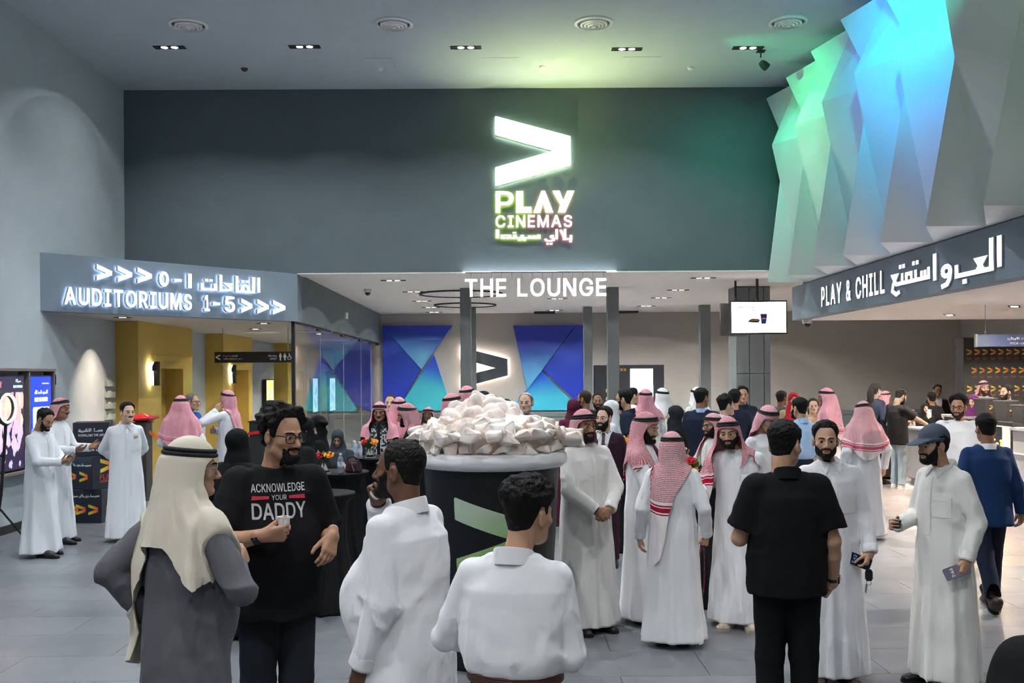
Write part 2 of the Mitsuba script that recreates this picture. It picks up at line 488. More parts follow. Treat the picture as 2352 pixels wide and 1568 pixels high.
def drape(field, m, D, off=.003):
    v = np.array(m.vertices)
    x, z, lift = v[:, 0], v[:, 1], v[:, 2]
    ys = np.linspace(.45, -.45, 130) * (-D)
    P = np.stack([np.repeat(x[:, None], 130, 1), np.broadcast_to(ys, (len(x), 130)), np.repeat(z[:, None], 130, 1)], -1)
    s = field.at(P.reshape(-1, 3)).reshape(len(x), 130)
    hit = s < 0
    i = np.where(hit.any(1), hit.argmax(1), 64)
    i = np.maximum(i, 1)
    r = np.arange(len(x))
    s0, s1 = s[r, i - 1], s[r, i]
    t = np.clip(s0 / np.where(np.abs(s0 - s1) < 1e-9, 1, s0 - s1), 0, 1)
    y = ys[i - 1] + (ys[i] - ys[i - 1]) * t
    return tm(np.stack([x, y - D * (off + lift), z], 1), m.faces if D < 0 else m.faces[:, ::-1])


def shell(m, w, thick, amp=0, freq=60, seed=3, sink=.003):
    """A layer lifted off the mesh where the weight w > 0 (hair, beards, brows, lips)."""
    n = vnorm(m)
    keep = (w[m.faces].max(1) > .03)
    f = m.faces[keep]
    u, inv = np.unique(f, return_inverse=True)
    t = thick * w - sink * (1 - np.clip(w * 2, 0, 1))
    if amp:
        t = t + amp * w * (meshkit.noise(np.asarray(m.vertices) * freq, seed) - .4)
    v = m.vertices + n * t[:, None]
    return tm(v[u], inv.reshape(-1, 3))


def sst(a, b, x):
    t = np.clip((x - a) / (b - a), 0, 1)
    return t * t * (3 - 2 * t)


_heads = {}


def head(h, kind='m', wide=1.0):
    """A head with neck, in head coordinates: y forward, eyes at z = 0, crown near 0.12, chin near -0.115."""
    key = (h, kind, wide)
    if key in _heads:
        return _heads[key]
    F = Field((-.11, -.15, -.30), (.11, .15, .145), h)
    W = wide
    F.put(ell((0, -.018, .035), (.077 * W, .097, .087)), .01)
    F.put(ell((0, .022, -.02), (.062 * W, .070, .092)), .03)
    F.put(cone((.042 * W, .012, -.066), (.012, .070, -.098), .024, .019), .03)
    F.put(cone((-.042 * W, .012, -.066), (-.012, .070, -.098), .024, .019), .03)
    F.put(cone((0, -.035, -.03), (0, -.045, -.19), .053 if kind == 'm' else .047, .055 if kind == 'm' else .049), .03)
    F.put(cone((0, -.045, -.19), (0, -.04, -.29), .058, .10, sq=(1.2, .8, 1)), .03)
    for s in (-1, 1):
        F.put(ell((s * .047 * W, .052, -.024), (.021, .022, .016)), .02)
        F.put(cone((s * .016, .088, .019), (s * .043, .074, .018), .008, .006), .014)
    for s in (-1, 1):
        F.put(ell((s * .031, .093, .000), (.017, .012, .010)), .012, -1)
        F.put(ell((s * .031, .0715, -.001), (.0170, .0160, .0150)), .003)
        F.put(cone((s * .031 - .0095, .090, -.001), (s * .031 + .0095, .090, -.001), .0046, .0046), .002, -1)
    F.put(cone((0, .084, .012), (0, .111, -.034), .0075, .0125), .010)
    for s in (-1, 1):
        F.put(ell((s * .0125, .097, -.038), (.0085, .011, .008)), .006)
    F.put(cone((-.017, .085, -.058), (.017, .085, -.058), .0075, .0075), .008)
    F.put(cone((-.015, .084, -.070), (.015, .084, -.070), .0085, .0085), .008)
    F.put(cone((-.022, .096, -.064), (.022, .096, -.064), .0022, .0022), .004, -1)
    F.put(ell((0, .086, -.098), (.018, .012, .014)), .014)
    for s in (-1, 1):
        F.put(ell((s * .079 * W, -.012, -.010), (.0105, .020, .032)), .006)
        F.put(ell((s * .090 * W, -.006, -.006), (.0075, .011, .018)), .005, -1)
    m = F.mesh(2)
    _heads[key] = m
    return m


def zline(ph, tab):
    return np.interp(ph, [t[0] for t in tab], [t[1] for t in tab])


HAIRLINE = [(0, .085), (35, .083), (48, .07), (58, .035), (66, -.012), (78, -.015), (84, .022), (100, .024), (112, -.02), (130, -.065), (180, -.078)]


def hair_weight(v, line=HAIRLINE, edge=.030, bald=0):
    ph = np.degrees(np.abs(np.arctan2(v[:, 0], v[:, 1] + .005)))
    z0 = zline(ph, line)
    w = sst(0, edge, v[:, 2] - z0)
    w = np.where(np.abs(v[:, 0]) > .081, 0, w)
    if bald:
        w = w * sst(.055, .095, np.hypot(v[:, 0], v[:, 1] + .035) + .9 * np.maximum(.075 - v[:, 2], 0))
    return w


def beard_weight(v, full=1, stache=True):
    ph = np.degrees(np.abs(np.arctan2(v[:, 0], v[:, 1])))
    x, y, z = v.T
    top = np.interp(ph, [0, 14, 24, 40, 58, 66, 76], [-.078, -.076, -.056, -.040, -.012, .005, .0])
    w = sst(0, .012, top - z) * sst(76, 66, ph) * sst(-.15, -.128, z) * sst(-.01, .012, y)
    if full < 1:
        w = w * sst(44, 22, ph) * (full > 0)
    if stache:
        w = np.maximum(w, sst(.0, .005, -.047 - z) * sst(-.060, -.056, z) * sst(.030, .022, np.abs(x)) * (y > .05))
        w = np.maximum(w, sst(.006, .0, np.abs(np.abs(x) - .029)) * sst(-.078, -.070, z) * sst(-.046, -.052, z) * (y > .04) * full)
    lips = np.hypot(x / .024, (z + .0645) / .0105)
    w = w * np.where(y > .06, sst(.72, .98, lips), 1)
    return w


def brow_weight(v):
    x, y, z = v.T
    ax = np.abs(x)
    c = .0185 + .004 * np.sin(np.clip((ax - .012) / .04, 0, 1) * PI)
    return sst(.0052, .0015, np.abs(z - c)) * sst(.009, .014, ax) * sst(.054, .044, ax) * (y > .03)


def lip_weight(v):
    x, y, z = v.T
    return sst(1.15, .8, np.hypot(x / .023, (z + .0645) / .0095)) * (y > .06)


def rot(yaw=0, pitch=0, roll=0):
    """Turn about z (positive = to its left), then nod (positive = down), then tilt to its right."""
    a, b, c = np.radians([yaw, -pitch, roll])
    Rz = np.array([[math.cos(a), -math.sin(a), 0], [math.sin(a), math.cos(a), 0], [0, 0, 1]])
    Rx = np.array([[1, 0, 0], [0, math.cos(b), -math.sin(b)], [0, math.sin(b), math.cos(b)]])
    Ry = np.array([[math.cos(c), 0, math.sin(c)], [0, 1, 0], [-math.sin(c), 0, math.cos(c)]])
    return Rz @ Rx @ Ry


def unit(v):
    v = np.asarray(v, float)
    return v / (np.linalg.norm(v) + 1e-12)


# curl per finger joint in degrees, thumb: (sideways, towards the palm, bend)
HANDS = {'relax': ((22, 30, 20), (38, 15, 15)), 'grip': ((42, 52, 28), (30, 62, 25)), 'flat': ((6, 8, 5), (42, 5, 8)), 'fist': ((70, 85, 45), (20, 55, 40)),
         'point': ((12, 14, 8), (55, 0, 5)), 'pinch': ((40, 38, 22), (30, 48, 20))}


def hand_prims(W, fd, pn, side, pose, s=1.0):
    """Limb primitives of a hand: wrist W, finger direction fd, palm normal pn (out of the palm), side +1 right, -1 left."""
    fd = unit(fd)
    pn = unit(np.asarray(pn, float) - fd * (np.asarray(pn, float) @ fd))
    th = np.cross(fd, pn) * side  # towards the thumb
    W = np.asarray(W, float)

    def pt(a, b, c):
        return W + s * (a * fd + b * th + c * pn)
    out = [(pt(-.03, 0, 0), pt(.012, 0, 0), .026 * s, .025 * s, .01)]
    for b, r in ((.028, .0135), (.010, .0145), (-.010, .014), (-.028, .0125)):
        out.append((pt(.010, b * .6, 0), pt(.078, b, 0.002), .0165 * s, r * s, .012))
    curl, tcurl = HANDS[pose]
    for i, (b, L, r) in enumerate(((.029, .072, .0088), (.010, .080, .0092), (-.010, .074, .0088), (-.029, .058, .0078))):
        p = pt(.080 - .004 * abs(i - 1), b, .002)
        d = unit(fd + th * (b * 1.6))
        a = 0
        for k, (c, q) in enumerate(zip(curl, (.46, .30, .24))):
            a += c * (1 + .12 * (i - 1)) if pose != 'point' or i else c * .3
            dd = d * math.cos(math.radians(a)) + pn * math.sin(math.radians(a))
            e = p + s * L * q * dd
            out.append((p, e, r * s * (1 - .07 * k), r * s * (.93 - .08 * k), .004 if k else .007))
            p = e
    a, b, c = np.radians(tcurl)
    p0 = pt(.018, .022, .006)
    d = unit(fd * math.cos(a) + th * math.sin(a) + pn * math.sin(b) * .8)
    p1 = p0 + s * .042 * d
    d2 = unit(d * math.cos(c) + pn * math.sin(c) * .5 + fd * .25)
    p2 = p1 + s * .032 * d2
    p3 = p2 + s * .026 * unit(d2 + fd * .25 - th * .2)
    out += [(p0, p1, .0165 * s, .0120 * s, .010), (p1, p2, .0110 * s, .0100 * s, .004), (p2, p3, .0098 * s, .0078 * s, .004)]
    return out


def limb_mesh(prims, h):
    A = np.array([p[0] for p in prims] + [p[1] for p in prims])
    r = max(max(p[2], p[3]) for p in prims)
    F = Field(A.min(0) - r - 3 * h, A.max(0) + r + 3 * h, h)
    for a, b, ra, rb, k in prims:
        F.put(cone(a, b, ra, rb), k)
    return F.mesh(2)


def ik(S, W, pole, u, l):
    S, W = np.asarray(S, float), np.asarray(W, float)
    d = W - S
    D = np.linalg.norm(d)
    if D > (u + l) * .995:
        d *= (u + l) * .995 / D
        D = (u + l) * .995
        W = S + d
    d /= D
    a = (u * u - l * l + D * D) / (2 * D)
    hgt = math.sqrt(max(u * u - a * a, 0))
    p = np.asarray(pole, float) - d * (np.asarray(pole, float) @ d)
    return S + d * a + unit(p) * hgt, W
# ---------------------------------------------------------------- people
LOD = [(.0095, .0034, .0034), (.0125, .0047, .0045), (.017, .0065, .0060)]
ARMS = {  # wrist, elbow pole, finger direction, palm normal (for the right arm; mirrored for the left), hand pose
    'down': ((.285, .03, .90), (.4, -1, 0), (0.05, .12, -1), (-1, .1, 0), 'relax'),
    'cup': ((.17, .26, 1.12), (.5, -.5, -1), (-.45, 1, .1), (-1, -.4, .1), 'grip'),
    'clasp': ((.065, .235, .98), (1, -.3, -.3), (-.8, .35, -.5), (-.2, -1, -.2), 'relax'),
    'behind': ((.06, -.20, .98), (1, -.2, 0), (-.8, -.1, -.5), (.2, 1, 0), 'relax'),
    'talk': ((.20, .32, 1.14), (.6, -.5, -1), (-.2, 1, .25), (-.7, .1, .6), 'flat'),
    'chin': ((.09, .19, 1.36), (.7, .3, -1), (-.3, -.1, 1), (-.3, -1, 0), 'fist'),
    'mouth': ((.10, .21, 1.39), (.8, .1, -1), (-.55, .15, .8), (-.6, -.8, .2), 'grip'),
    'ear': ((.155, .10, 1.47), (.9, .6, -.8), (-.25, -.1, 1), (-1, -.2, 0), 'relax'),
    'fold': ((-.07, .20, 1.18), (1, .2, -.5), (-1, -.1, .1), (0, -1, 0), 'relax'),
    'reach': ((.17, .50, 1.12), (.6, -.3, -1), (-.1, 1, -.5), (-.3, 0, -1), 'pinch'),
    'hip': ((.20, -.13, 1.02), (1, -.6, 0), (-.5, .6, -.4), (.2, 1, .1), 'fist'),
    'pocket': ((.24, .07, .93), (.5, -1, 0), (-.2, .5, -1), (-1, 0, 0), 'relax'),
}
TOPS = {  # heights, half-widths, half-depths, pleats, sleeve radii (shoulder, elbow, wrist), sleeve share
    'thobe': ([.05, .30, .60, .92, 1.08, 1.25, 1.36, 1.425, 1.475], [.265, .242, .22, .20, .187, .195, .190, .135, .085], [.205, .185, .165, .155, .138, .137, .125, .10, .078],
              [.045, .04, .03, .02, .006, 0, 0, 0, 0], (.060, .058, .048), 1),
    'abaya': ([.03, .30, .60, .92, 1.08, 1.25, 1.36, 1.425, 1.475], [.31, .28, .25, .225, .205, .20, .185, .13, .08], [.25, .22, .20, .18, .16, .15, .13, .10, .075],
              [.06, .055, .04, .03, .01, 0, 0, 0, 0], (.070, .072, .066), 1),
    'tee': ([.78, .92, 1.08, 1.25, 1.36, 1.425, 1.475], [.215, .212, .205, .208, .200, .14, .085], [.155, .155, .150, .145, .130, .10, .078], [.012, .01, .004, 0, 0, 0, 0], (.082, .088, .088), .78),
    'shirt': ([1.03, 1.06, 1.11, 1.25, 1.36, 1.425, 1.475], [.160, .183, .196, .20, .193, .135, .083], [.122, .142, .150, .140, .125, .10, .075], [0, .015, .02, .006, 0, 0, 0], (.060, .056, .044), 1),
    'jacket': ([.76, .92, 1.08, 1.25, 1.36, 1.425, 1.475], [.212, .205, .192, .208, .205, .145, .085], [.158, .152, .140, .142, .130, .10, .078], [.012, .006, 0, 0, 0, 0, 0], (.062, .057, .049), 1),
}
_shoes = {}


def shoe_mesh(kind):
    if kind not in _shoes:
        F = Field((-.08, -.16, -.02), (.08, .22, .16), .009)
        F.put(cone((0, -.07, .045), (0, .05, .04), .043, .045, sq=(1, 1, 1)), .03)
        F.put(cone((0, .05, .032), (.0, .15, .022), .047, .036, sq=(1, 1, .72)), .03)
        F.put(cone((0, -.065, .05), (0, -.07, .10), .042, .045), .03)
        F.v = np.maximum(F.v, (-F.ax[2])[None, None, :])
        up = F.mesh(2)
        sole = prism(unary_union([Point(0, -.075).buffer(.048), Point(0, .04).buffer(.047), Point(0, .145).buffer(.042)]).convex_hull.buffer(.006 if kind == 'sneaker' else .002), .028 if kind == 'sneaker' else .016)
        _shoes[kind] = (up, sole, {})
    return _shoes[kind]


def place_ply(mesh, m, smooth=True):
    return mikit.ply(mesh, m, smooth=smooth)


def scarf_sheet(R, pos, field, n, opening, rx, ryb, ryf, zbot, ripple=.008, seed=1, s=1.0, cap=(.085, .105), hug=True, lag=.65, off=.014):
    """A headscarf: a sheet round the head, open at the face, that falls on the shoulders. Tables run over z below the brow (head coordinates)."""
    K1, K2 = max(8, n // 7), max(14, n // 3)
    fr = np.linspace(0, 1, n + 1)
    rows_p, rows_uv = [], []
    a, b = cap
    path = np.zeros(n + 1)
    prev = None
    rng = np.random.default_rng(seed)
    ph1, ph2 = rng.uniform(0, 6, 2)
    for i in range(K1 + K2):
        if i < K1:
            e = math.radians(90 - (90 - 14) * i / (K1 - 1))
            f0 = 0.0
            phi = 2 * PI * fr
            x = a * math.cos(e) * np.sin(phi)
            y = b * math.cos(e) * np.cos(phi) - .012
            z = np.full(n + 1, .03 + .102 * math.sin(e))
        else:
            t = (i - K1 + 1) / K2
            f_guess = 2 * PI * fr
            zb = np.interp(np.degrees(f_guess), [q[0] for q in zbot], [q[1] for q in zbot])
            zz = .052 + (zb - .052) * t ** 1.15
            f0 = np.radians(np.interp(-zz, [-q[0] for q in opening], [q[1] for q in opening]))
            phi = f0 + (2 * PI - 2 * f0) * fr
            X = np.interp(-zz, [-q[0] for q in rx], [q[1] for q in rx])
            Yb = np.interp(-zz, [-q[0] for q in ryb], [q[1] for q in ryb])
            Yf = np.interp(-zz, [-q[0] for q in ryf], [q[1] for q in ryf])
            rp = 1 + ripple * 8 * t * (np.sin(7 * phi + ph1 + 2 * zz) + .6 * np.sin(12 * phi + ph2 - 5 * zz)) * np.minimum(1, 2 * t)
            x = X * np.sin(phi) * rp
            c = np.cos(phi)
            y = np.where(c > 0, Yf, Yb) * c * rp - .012
            z = zz
        q = np.stack([x, y, z], -1) * s
        w = sst(-.03, -.22, z)[:, None]
        w = 1 - np.clip((z + .22) / .19, 0, 1)[:, None]
        yawR = rot(math.degrees(math.atan2(-R[0, 1], R[1, 1])) * lag)
        p = pos + (q @ R.T) * (1 - w) + (q @ yawR.T) * w
        if prev is not None:
            path = path + np.linalg.norm(p - prev, axis=1)
        prev = p
        rows_p.append(p)
        rows_uv.append(np.stack([fr * 1.2, path], -1))
    P = np.array(rows_p)
    if hug and field is not None:
        v = P[K1:].reshape(-1, 3)
        for _ in range(4):
            d = field.at(v)
            inn = (d < off) & np.all((v > field.lo + .01) & (v < field.lo + field.h * (field.n - 2)), axis=1)
            v[inn] += field.grad(v[inn]) * (off - d[inn])[:, None]
        P[K1:] = v.reshape(P[K1:].shape)
        for _ in range(2):
            Q = P.copy()
            Q[K1:-1, 1:-1] = .5 * P[K1:-1, 1:-1] + .125 * (P[K1 - 1:-2, 1:-1] + P[K1 + 1:, 1:-1] + P[K1:-1, :-2] + P[K1:-1, 2:])
            P = Q
    path = np.vstack([np.zeros((1, n + 1)), np.cumsum(np.linalg.norm(np.diff(P, axis=0), axis=2), 0)])
    rows_uv = [np.stack([fr * 1.2, q], -1) for q in path]
    r, c = P.shape[:2]
    g = np.arange(r * c).reshape(r, c)
    f = np.vstack([np.stack([g[:-1, :-1], g[1:, :-1], g[1:, 1:]], -1).reshape(-1, 3), np.stack([g[:-1, :-1], g[1:, 1:], g[:-1, 1:]], -1).reshape(-1, 3)])
    V = P.reshape(-1, 3)
    m = tm(V, f)
    nn = vnorm(m)
    lower = np.clip((np.arange(len(V)) // c - K1) / (.35 * K2), 0, 1)
    rn = 1 - np.abs(2 * meshkit.noise(V * [13, 13, 5] / s, seed + 9) - 1)
    V = V + nn * (lower * .012 * s * (rn ** 3 - .25))[:, None]
    uv = np.array(rows_uv).reshape(-1, 2)
    both = tm(np.vstack([V + nn * .002, V - nn * .002]), np.vstack([f, f[:, ::-1] + len(V)]))
    return both, np.vstack([uv, uv])


S_DOWN = dict(opening=[(.055, 0), (.045, 42), (.02, 58), (-.06, 62), (-.15, 48), (-.3, 30), (-.7, 24)], rx=[(.055, .093), (0, .102), (-.06, .112), (-.12, .140), (-.22, .20), (-.4, .245), (-.8, .27)],
              ryb=[(.055, .112), (0, .124), (-.06, .126), (-.15, .135), (-.25, .16), (-.4, .19), (-.8, .21)], ryf=[(.055, .118), (0, .095), (-.06, .085), (-.15, .10), (-.25, .13), (-.4, .16), (-.8, .18)])
S_BACK = dict(S_DOWN, opening=[(.055, 0), (.045, 42), (.02, 60), (-.06, 66), (-.15, 74), (-.24, 84), (-.35, 92), (-.8, 100)])
S_NARROW = dict(S_DOWN, rx=[(.055, .093), (0, .100), (-.06, .104), (-.12, .112), (-.20, .14), (-.35, .17), (-.8, .19)], opening=[(.055, 0), (.045, 42), (.02, 60), (-.06, 66), (-.15, 70), (-.24, 74), (-.8, 80)])
Z_EVEN = [(0, -.36), (70, -.34), (110, -.26), (180, -.46), (250, -.26), (290, -.34), (360, -.36)]
Z_BACK = [(0, -.10), (60, -.16), (90, -.22), (130, -.40), (180, -.50), (230, -.40), (270, -.22), (300, -.16), (360, -.10)]


def cord(R, pos, s, tilt, n, z0=.066, back=0.0):
    ring = []
    for dz in (-.0075, .0095):
        a = np.linspace(0, 2 * PI, n, endpoint=False)
        z = z0 + dz + tilt * np.cos(a)
        k = np.sqrt(np.clip(1 - ((z - .03) / .112) ** 2, .05, 1))
        q = np.stack([.087 * k * np.sin(a) * 1.03, .107 * k * np.cos(a) * 1.03 - .012, z], -1) * s
        ring.append(tube(pos + q @ R.T, .0092 * s, 8 if n > 30 else 6, closed=True))
    return cat(*ring)


def ring_at(p, d, r, w, t, n=16):
    """A flat band (a watch strap, a cuff) of radius r about p, its axis d."""
    d = unit(d)
    u = unit(np.cross(d, (0, 0, 1) if abs(d[2]) < .9 else (1, 0, 0)))
    v = np.cross(d, u)
    a = np.arange(n) * 2 * PI / n
    pr = [(r, -w), (r + t, -w * .7), (r + t, w * .7), (r, w), (r - .002, 0)]
    V = np.vstack([p + q[1] * d + q[0] * (np.cos(a)[:, None] * u + np.sin(a)[:, None] * v) for q in pr])
    f = []
    for i in range(len(pr)):
        i2 = (i + 1) % len(pr)
        j = np.arange(n)
        k = (j + 1) % n
        f += [np.stack([i * n + j, i * n + k, i2 * n + k], 1), np.stack([i * n + j, i2 * n + k, i2 * n + j], 1)]
    return tm(V, np.vstack(f)[:, ::-1])


def eyeball(c, gaze, r, n=2):
    m = trimesh.creation.icosphere(n + 1, r)
    d = m.vertices @ unit(gaze) / r
    col = np.where(d[:, None] > .90, (.01, .008, .006), np.where(d[:, None] > .76, (.06, .03, .015), (.62, .60, .57)))
    m.vertices = m.vertices + c
    return m, col


_skip_people = 0


def person(label, x, y, face, H=1.75, skin='skin_tan', top='thobe', cloth='cloth_white', legs='cloth_black', hd=(0, 0, 0), right='down', left='down', lod=None, hair='short', hairm='hair_black', beard=None,
           scarf=None, scarf_m='shemagh', agal=True, glasses=None, tilt=.014, girth=1.0, belly=0.0, lean=(0, 0), feet=None, shoe=('shoe', 'shoe_black'), collar=None, pocket=False, tie=None, wide=1.0, seed=0,
           watch=None, vee=None, belt=None, extra=None, headlean=(0, 0), drop=0.0, gaze=None, group=None, hem=None):
    """One person in its own frame (right = +x, ahead = +y), then turned by face degrees (0 = away from the camera, 90 = to the left, 180 = towards it)."""
    d = math.hypot(x, y)
    lod = lod if lod is not None else 0 if d < 6.2 else 1 if d < 10.6 else 2
    hc, hh, hd_ = LOD[lod]
    s = H / 1.75
    key = thing('person', label, 'person', group)
    tw = T().translate([x, y, -drop]).rotate([0, 0, 1], face)
    M = np.array(tw.matrix)
    female = scarf in ('hijab', 'niqab')

    def put(name, m, mt, smooth=True, **kw):
        return obj(name, m, mt, key, smooth=smooth, tw=tw, **kw)

    # arms
    lx, ly = lean

    def off(z):
        t = max(z, 0) / (1.43 * s)
        return np.array([lx * t ** 1.5, ly * t ** 1.5, 0])
    arms = {}
    for side, spec in ((1, right), (-1, left)):
        spec = ARMS[spec] if isinstance(spec, str) else spec
        W, pole, fd, pn, pose = spec
        f3 = np.array([side, 1, 1])
        S = np.array([side * .160, -.012, 1.402]) * s * np.array([girth ** .5, 1, 1]) + off(1.41 * s)
        Wr = np.array(W) * f3 * s + off(W[2] * s)
        E, Wr = ik(S, Wr, np.array(pole) * f3, .295 * s, .262 * s)
        arms[side] = (S, E, Wr, np.array(fd) * f3, np.array(pn) * f3, pose)
    # head
    R = rot(*hd)
    hp = np.array([headlean[0], .022 + headlean[1], 1.628]) * s + off(1.5 * s)
    nb = np.array([0, -.028, 1.50]) * s + off(1.5 * s)
    hs = s * (1.0 if not female else .97)
    hm = head(hh, 'f' if female else 'm', wide)
    v0 = np.array(hm.vertices)
    blend = sst(-.10, -.24, v0[:, 2])
    blend = np.clip((-.09 - v0[:, 2]) / .13, 0, 1)[:, None]
    lagR = rot(hd[0] * .5, hd[1] * .1, 0)

    def to_head(q):
        return hp + hs * (q @ R.T)
    hv = hp + hs * ((v0 @ R.T) * (1 - blend) + (v0 @ lagR.T + np.array([-headlean[0], -headlean[1] - .0, 0]) * .8) * blend)
    headm = tm(hv, hm.faces)
    # the body: head and neck, arms and hands; what clothes hide stays slender
    bare = top == 'tee'
    parts = [headm]
    hands = {}
    for side, (S, E, W, fd, pn, pose) in arms.items():
        if pose == 'none':
            continue
        pr = hand_prims(W, fd, pn, side, pose, s * (1.0 if not female else .9))
        el = W + (E - W) * .45
        if bare:
            mid = S + (E - S) * .35
            pr += [(mid, E, .052 * s, .043 * s, .02), (E, E + (W - E) * .35, .043 * s, .044 * s, .02), (E + (W - E) * .35, W, .044 * s, .029 * s, .012)]
        else:
            pr += [(el, W, .030 * s, .027 * s, .012)]
        parts.append(limb_mesh(pr, hd_))
        if not bare:
            parts.append(tube([S, E, el, el + (W - el) * .3], [.035 * s, .032 * s, .029 * s, .024 * s], 6))
        fdn = unit(fd)
        pnn = unit(pn - fdn * (pn @ fdn))
        hands[side] = dict(W=W, fd=fdn, pn=pnn, th=np.cross(fdn, pnn) * side, grip=W + s * (.070 * fdn + .040 * pnn), tip=W + s * .17 * fdn, E=E)
    parts.append(tube([np.array([0, -.02, z]) * s + off(z * s) for z in (.9, 1.1, 1.3, 1.42)], [.10 * s, .09 * s, .10 * s, .05 * s], 8))
    put('body', cat(*parts), skin)
    # eyes, brows, lips
    show_face = scarf != 'niqab' or True
    if lod < 2 or abs(((face + hd[0] + 180) % 360) - 180) > 60:
        for sx in (1, -1):
            c = to_head(np.array([sx * .031, .0735, -.001]))
            g = unit(gaze) if gaze is not None else R @ np.array([0, 1, -.08])
            em, ec = eyeball(c, g, .0142 * hs, 1 if lod == 2 else 2)
            put('eye', em, 'painted', color=ec)
        put('eyebrow', shell(tm(hv, hm.faces), brow_weight(v0) if not female else brow_weight(v0) * .9, .0035, .002, 300), hairm)
        if scarf != 'niqab':
            put('lips', shell(headm, lip_weight(v0), .0012), 'lips_' + skin.split('_')[1])
    # hair and beard
    if hair and scarf in (None, 'cap'):
        tp, sd, am, fq, bald = {'short': (.020, .004, .010, 70, 0), 'curly': (.030, .014, .030, 48, 0), 'crop': (.009, .004, .004, 90, 0), 'quiff': (.034, .004, .014, 60, 0), 'bald': (.007, .006, .004, 80, 1), 'long': (.016, .014, .01, 50, 0)}[hair]
        w = hair_weight(v0, bald=bald)
        ph = np.degrees(np.abs(np.arctan2(v0[:, 0], v0[:, 1])))
        th = sd + (tp - sd) * sst(.02, .085, v0[:, 2])
        if hair == 'quiff':
            th = th + .012 * sst(.0, .08, v0[:, 1]) * sst(.05, .09, v0[:, 2])
        if scarf == 'cap':
            th, am = np.minimum(th, .012), .012
        put('hair', shell(headm, w * th / .02 * np.ones(len(w)), .02 * hs, am, fq, seed + 3), hairm)
    if hair == 'long':
        q = [np.array([0, -.10, .04]), np.array([0, -.13, -.05]), np.array([0, -.13, -.18]), np.array([0, -.12, -.30])]
        put('hair', tube([to_head(a) for a in q], [.05 * s, .06 * s, .055 * s, .02 * s], 10), hairm)
    if beard:
        full, thick, st = {'full': (1, .0095, True), 'trim': (1, .0042, True), 'goatee': (.4, .010, True), 'stubble': (1, .0032, True), 'stache': (0, .007, True)}[beard]
        w = beard_weight(v0, full, st)
        if beard == 'stache':
            w = w * (v0[:, 2] > -.062)
        put('beard', shell(headm, w, thick * hs, thick * .35, 160, seed), hairm)
    # clothes
    zs, rx, ry, fo, sl, share = TOPS[top]
    zs, rx, ry = np.array(zs) * s, np.array(rx) * s * girth, np.array(ry) * s * girth
    if hem:
        zs[0] = hem
    rx[-2:], ry[-2:] = rx[-2:] / girth ** .7, ry[-2:] / girth ** .7
    cs = np.array([off(z) for z in zs])
    lo = np.minimum.reduce([np.array([-rx.max(), -ry.max() - .02, zs[0]]) + cs.min(0) - .03] + [np.minimum(np.minimum(a[0], a[1]), a[2]) - .11 * s for a in arms.values()])
    hi = np.maximum.reduce([np.array([rx.max(), ry.max() + belly + .02, zs[-1]]) + cs.max(0) + .03] + [np.maximum(np.maximum(a[0], a[1]), a[2]) + .11 * s for a in arms.values()])
    lo[2] = min(lo[2], zs[0] - .03)
    G = Field(lo, hi, hc)
    G.put(column(zs, rx, ry, cs[:, 0], cs[:, 1] - .012 * s, fo, nf=7 + seed % 4, ph=seed * 1.7), .02)
    if belly:
        G.put(ell(np.array([0, .06 + belly * .4, 1.08]) * s + off(1.08 * s), (.165 * s * girth, (.09 + belly * .6) * s, .20 * s)), .09 * s)
    for side, (S, E, W, *_r) in arms.items():
        G.put(cone(np.array([side * .062, -.018, 1.432]) * s + off(1.45 * s), S + np.array([-.012 * side, 0, .0]), .050 * s, .054 * s), .045)
    for side, (S, E, W, fd, pn, pose) in arms.items():
        r0, r1, r2 = (q * s * (girth ** .5) for q in sl)
        if share == 1:
            Wc = W + unit(W - E) * .0
            G.put(cone(S, E, r0, r1), .012)
            G.put(cone(E, Wc, r1, r2, cut=True), .008 if lod == 0 else .012)
        else:
            G.put(cone(S, S + (E - S) * share, r0, r1, cut=True), .025)
    am = (.006 if lod == 0 else .007) * s
    if lod < 2:
        G.ripple(lambda z: am * (1.0 + 1.1 * np.clip((.9 - z) / .8, 0, 1)), (9, 9, 3.0 if top in ('thobe', 'abaya') else 7), seed + 11)
    if lod == 1:
        G.creases(.012 * s, (11, 11, 7), seed + 61, [(a[1], .16 * s) for a in arms.values()])
    if lod == 0:
        G.ripple(.0050 * s, (24, 24, 16), seed + 31, zlo=.75)
        G.creases(.013 * s, (12, 12, 8), seed + 61, [(a[1], .17 * s) for a in arms.values()])
        G.ripple(.006 * s, (11, 11, 4.0), seed + 41, zlo=.4)
    gname = {'thobe': 'thobe', 'abaya': 'abaya', 'tee': 'shirt', 'shirt': 'shirt', 'jacket': 'jacket'}[top]
    put(gname, G.mesh(2), cloth)
    if lod < 2 and top in ('thobe', 'shirt'):
        for side, (S, E, W, fd, pn, pose) in arms.items():
            if pose != 'none':
                dW = unit(W - E)
                put('cuff', ring_at(W - dW * .030 * s, dW, sl[2] * s * girth ** .5 - .003, .034 * s, .006, 20), cloth, smooth=30)
    # trousers and shoes
    feet = feet or ((.095, .05, -9), (-.095, .05, 9))
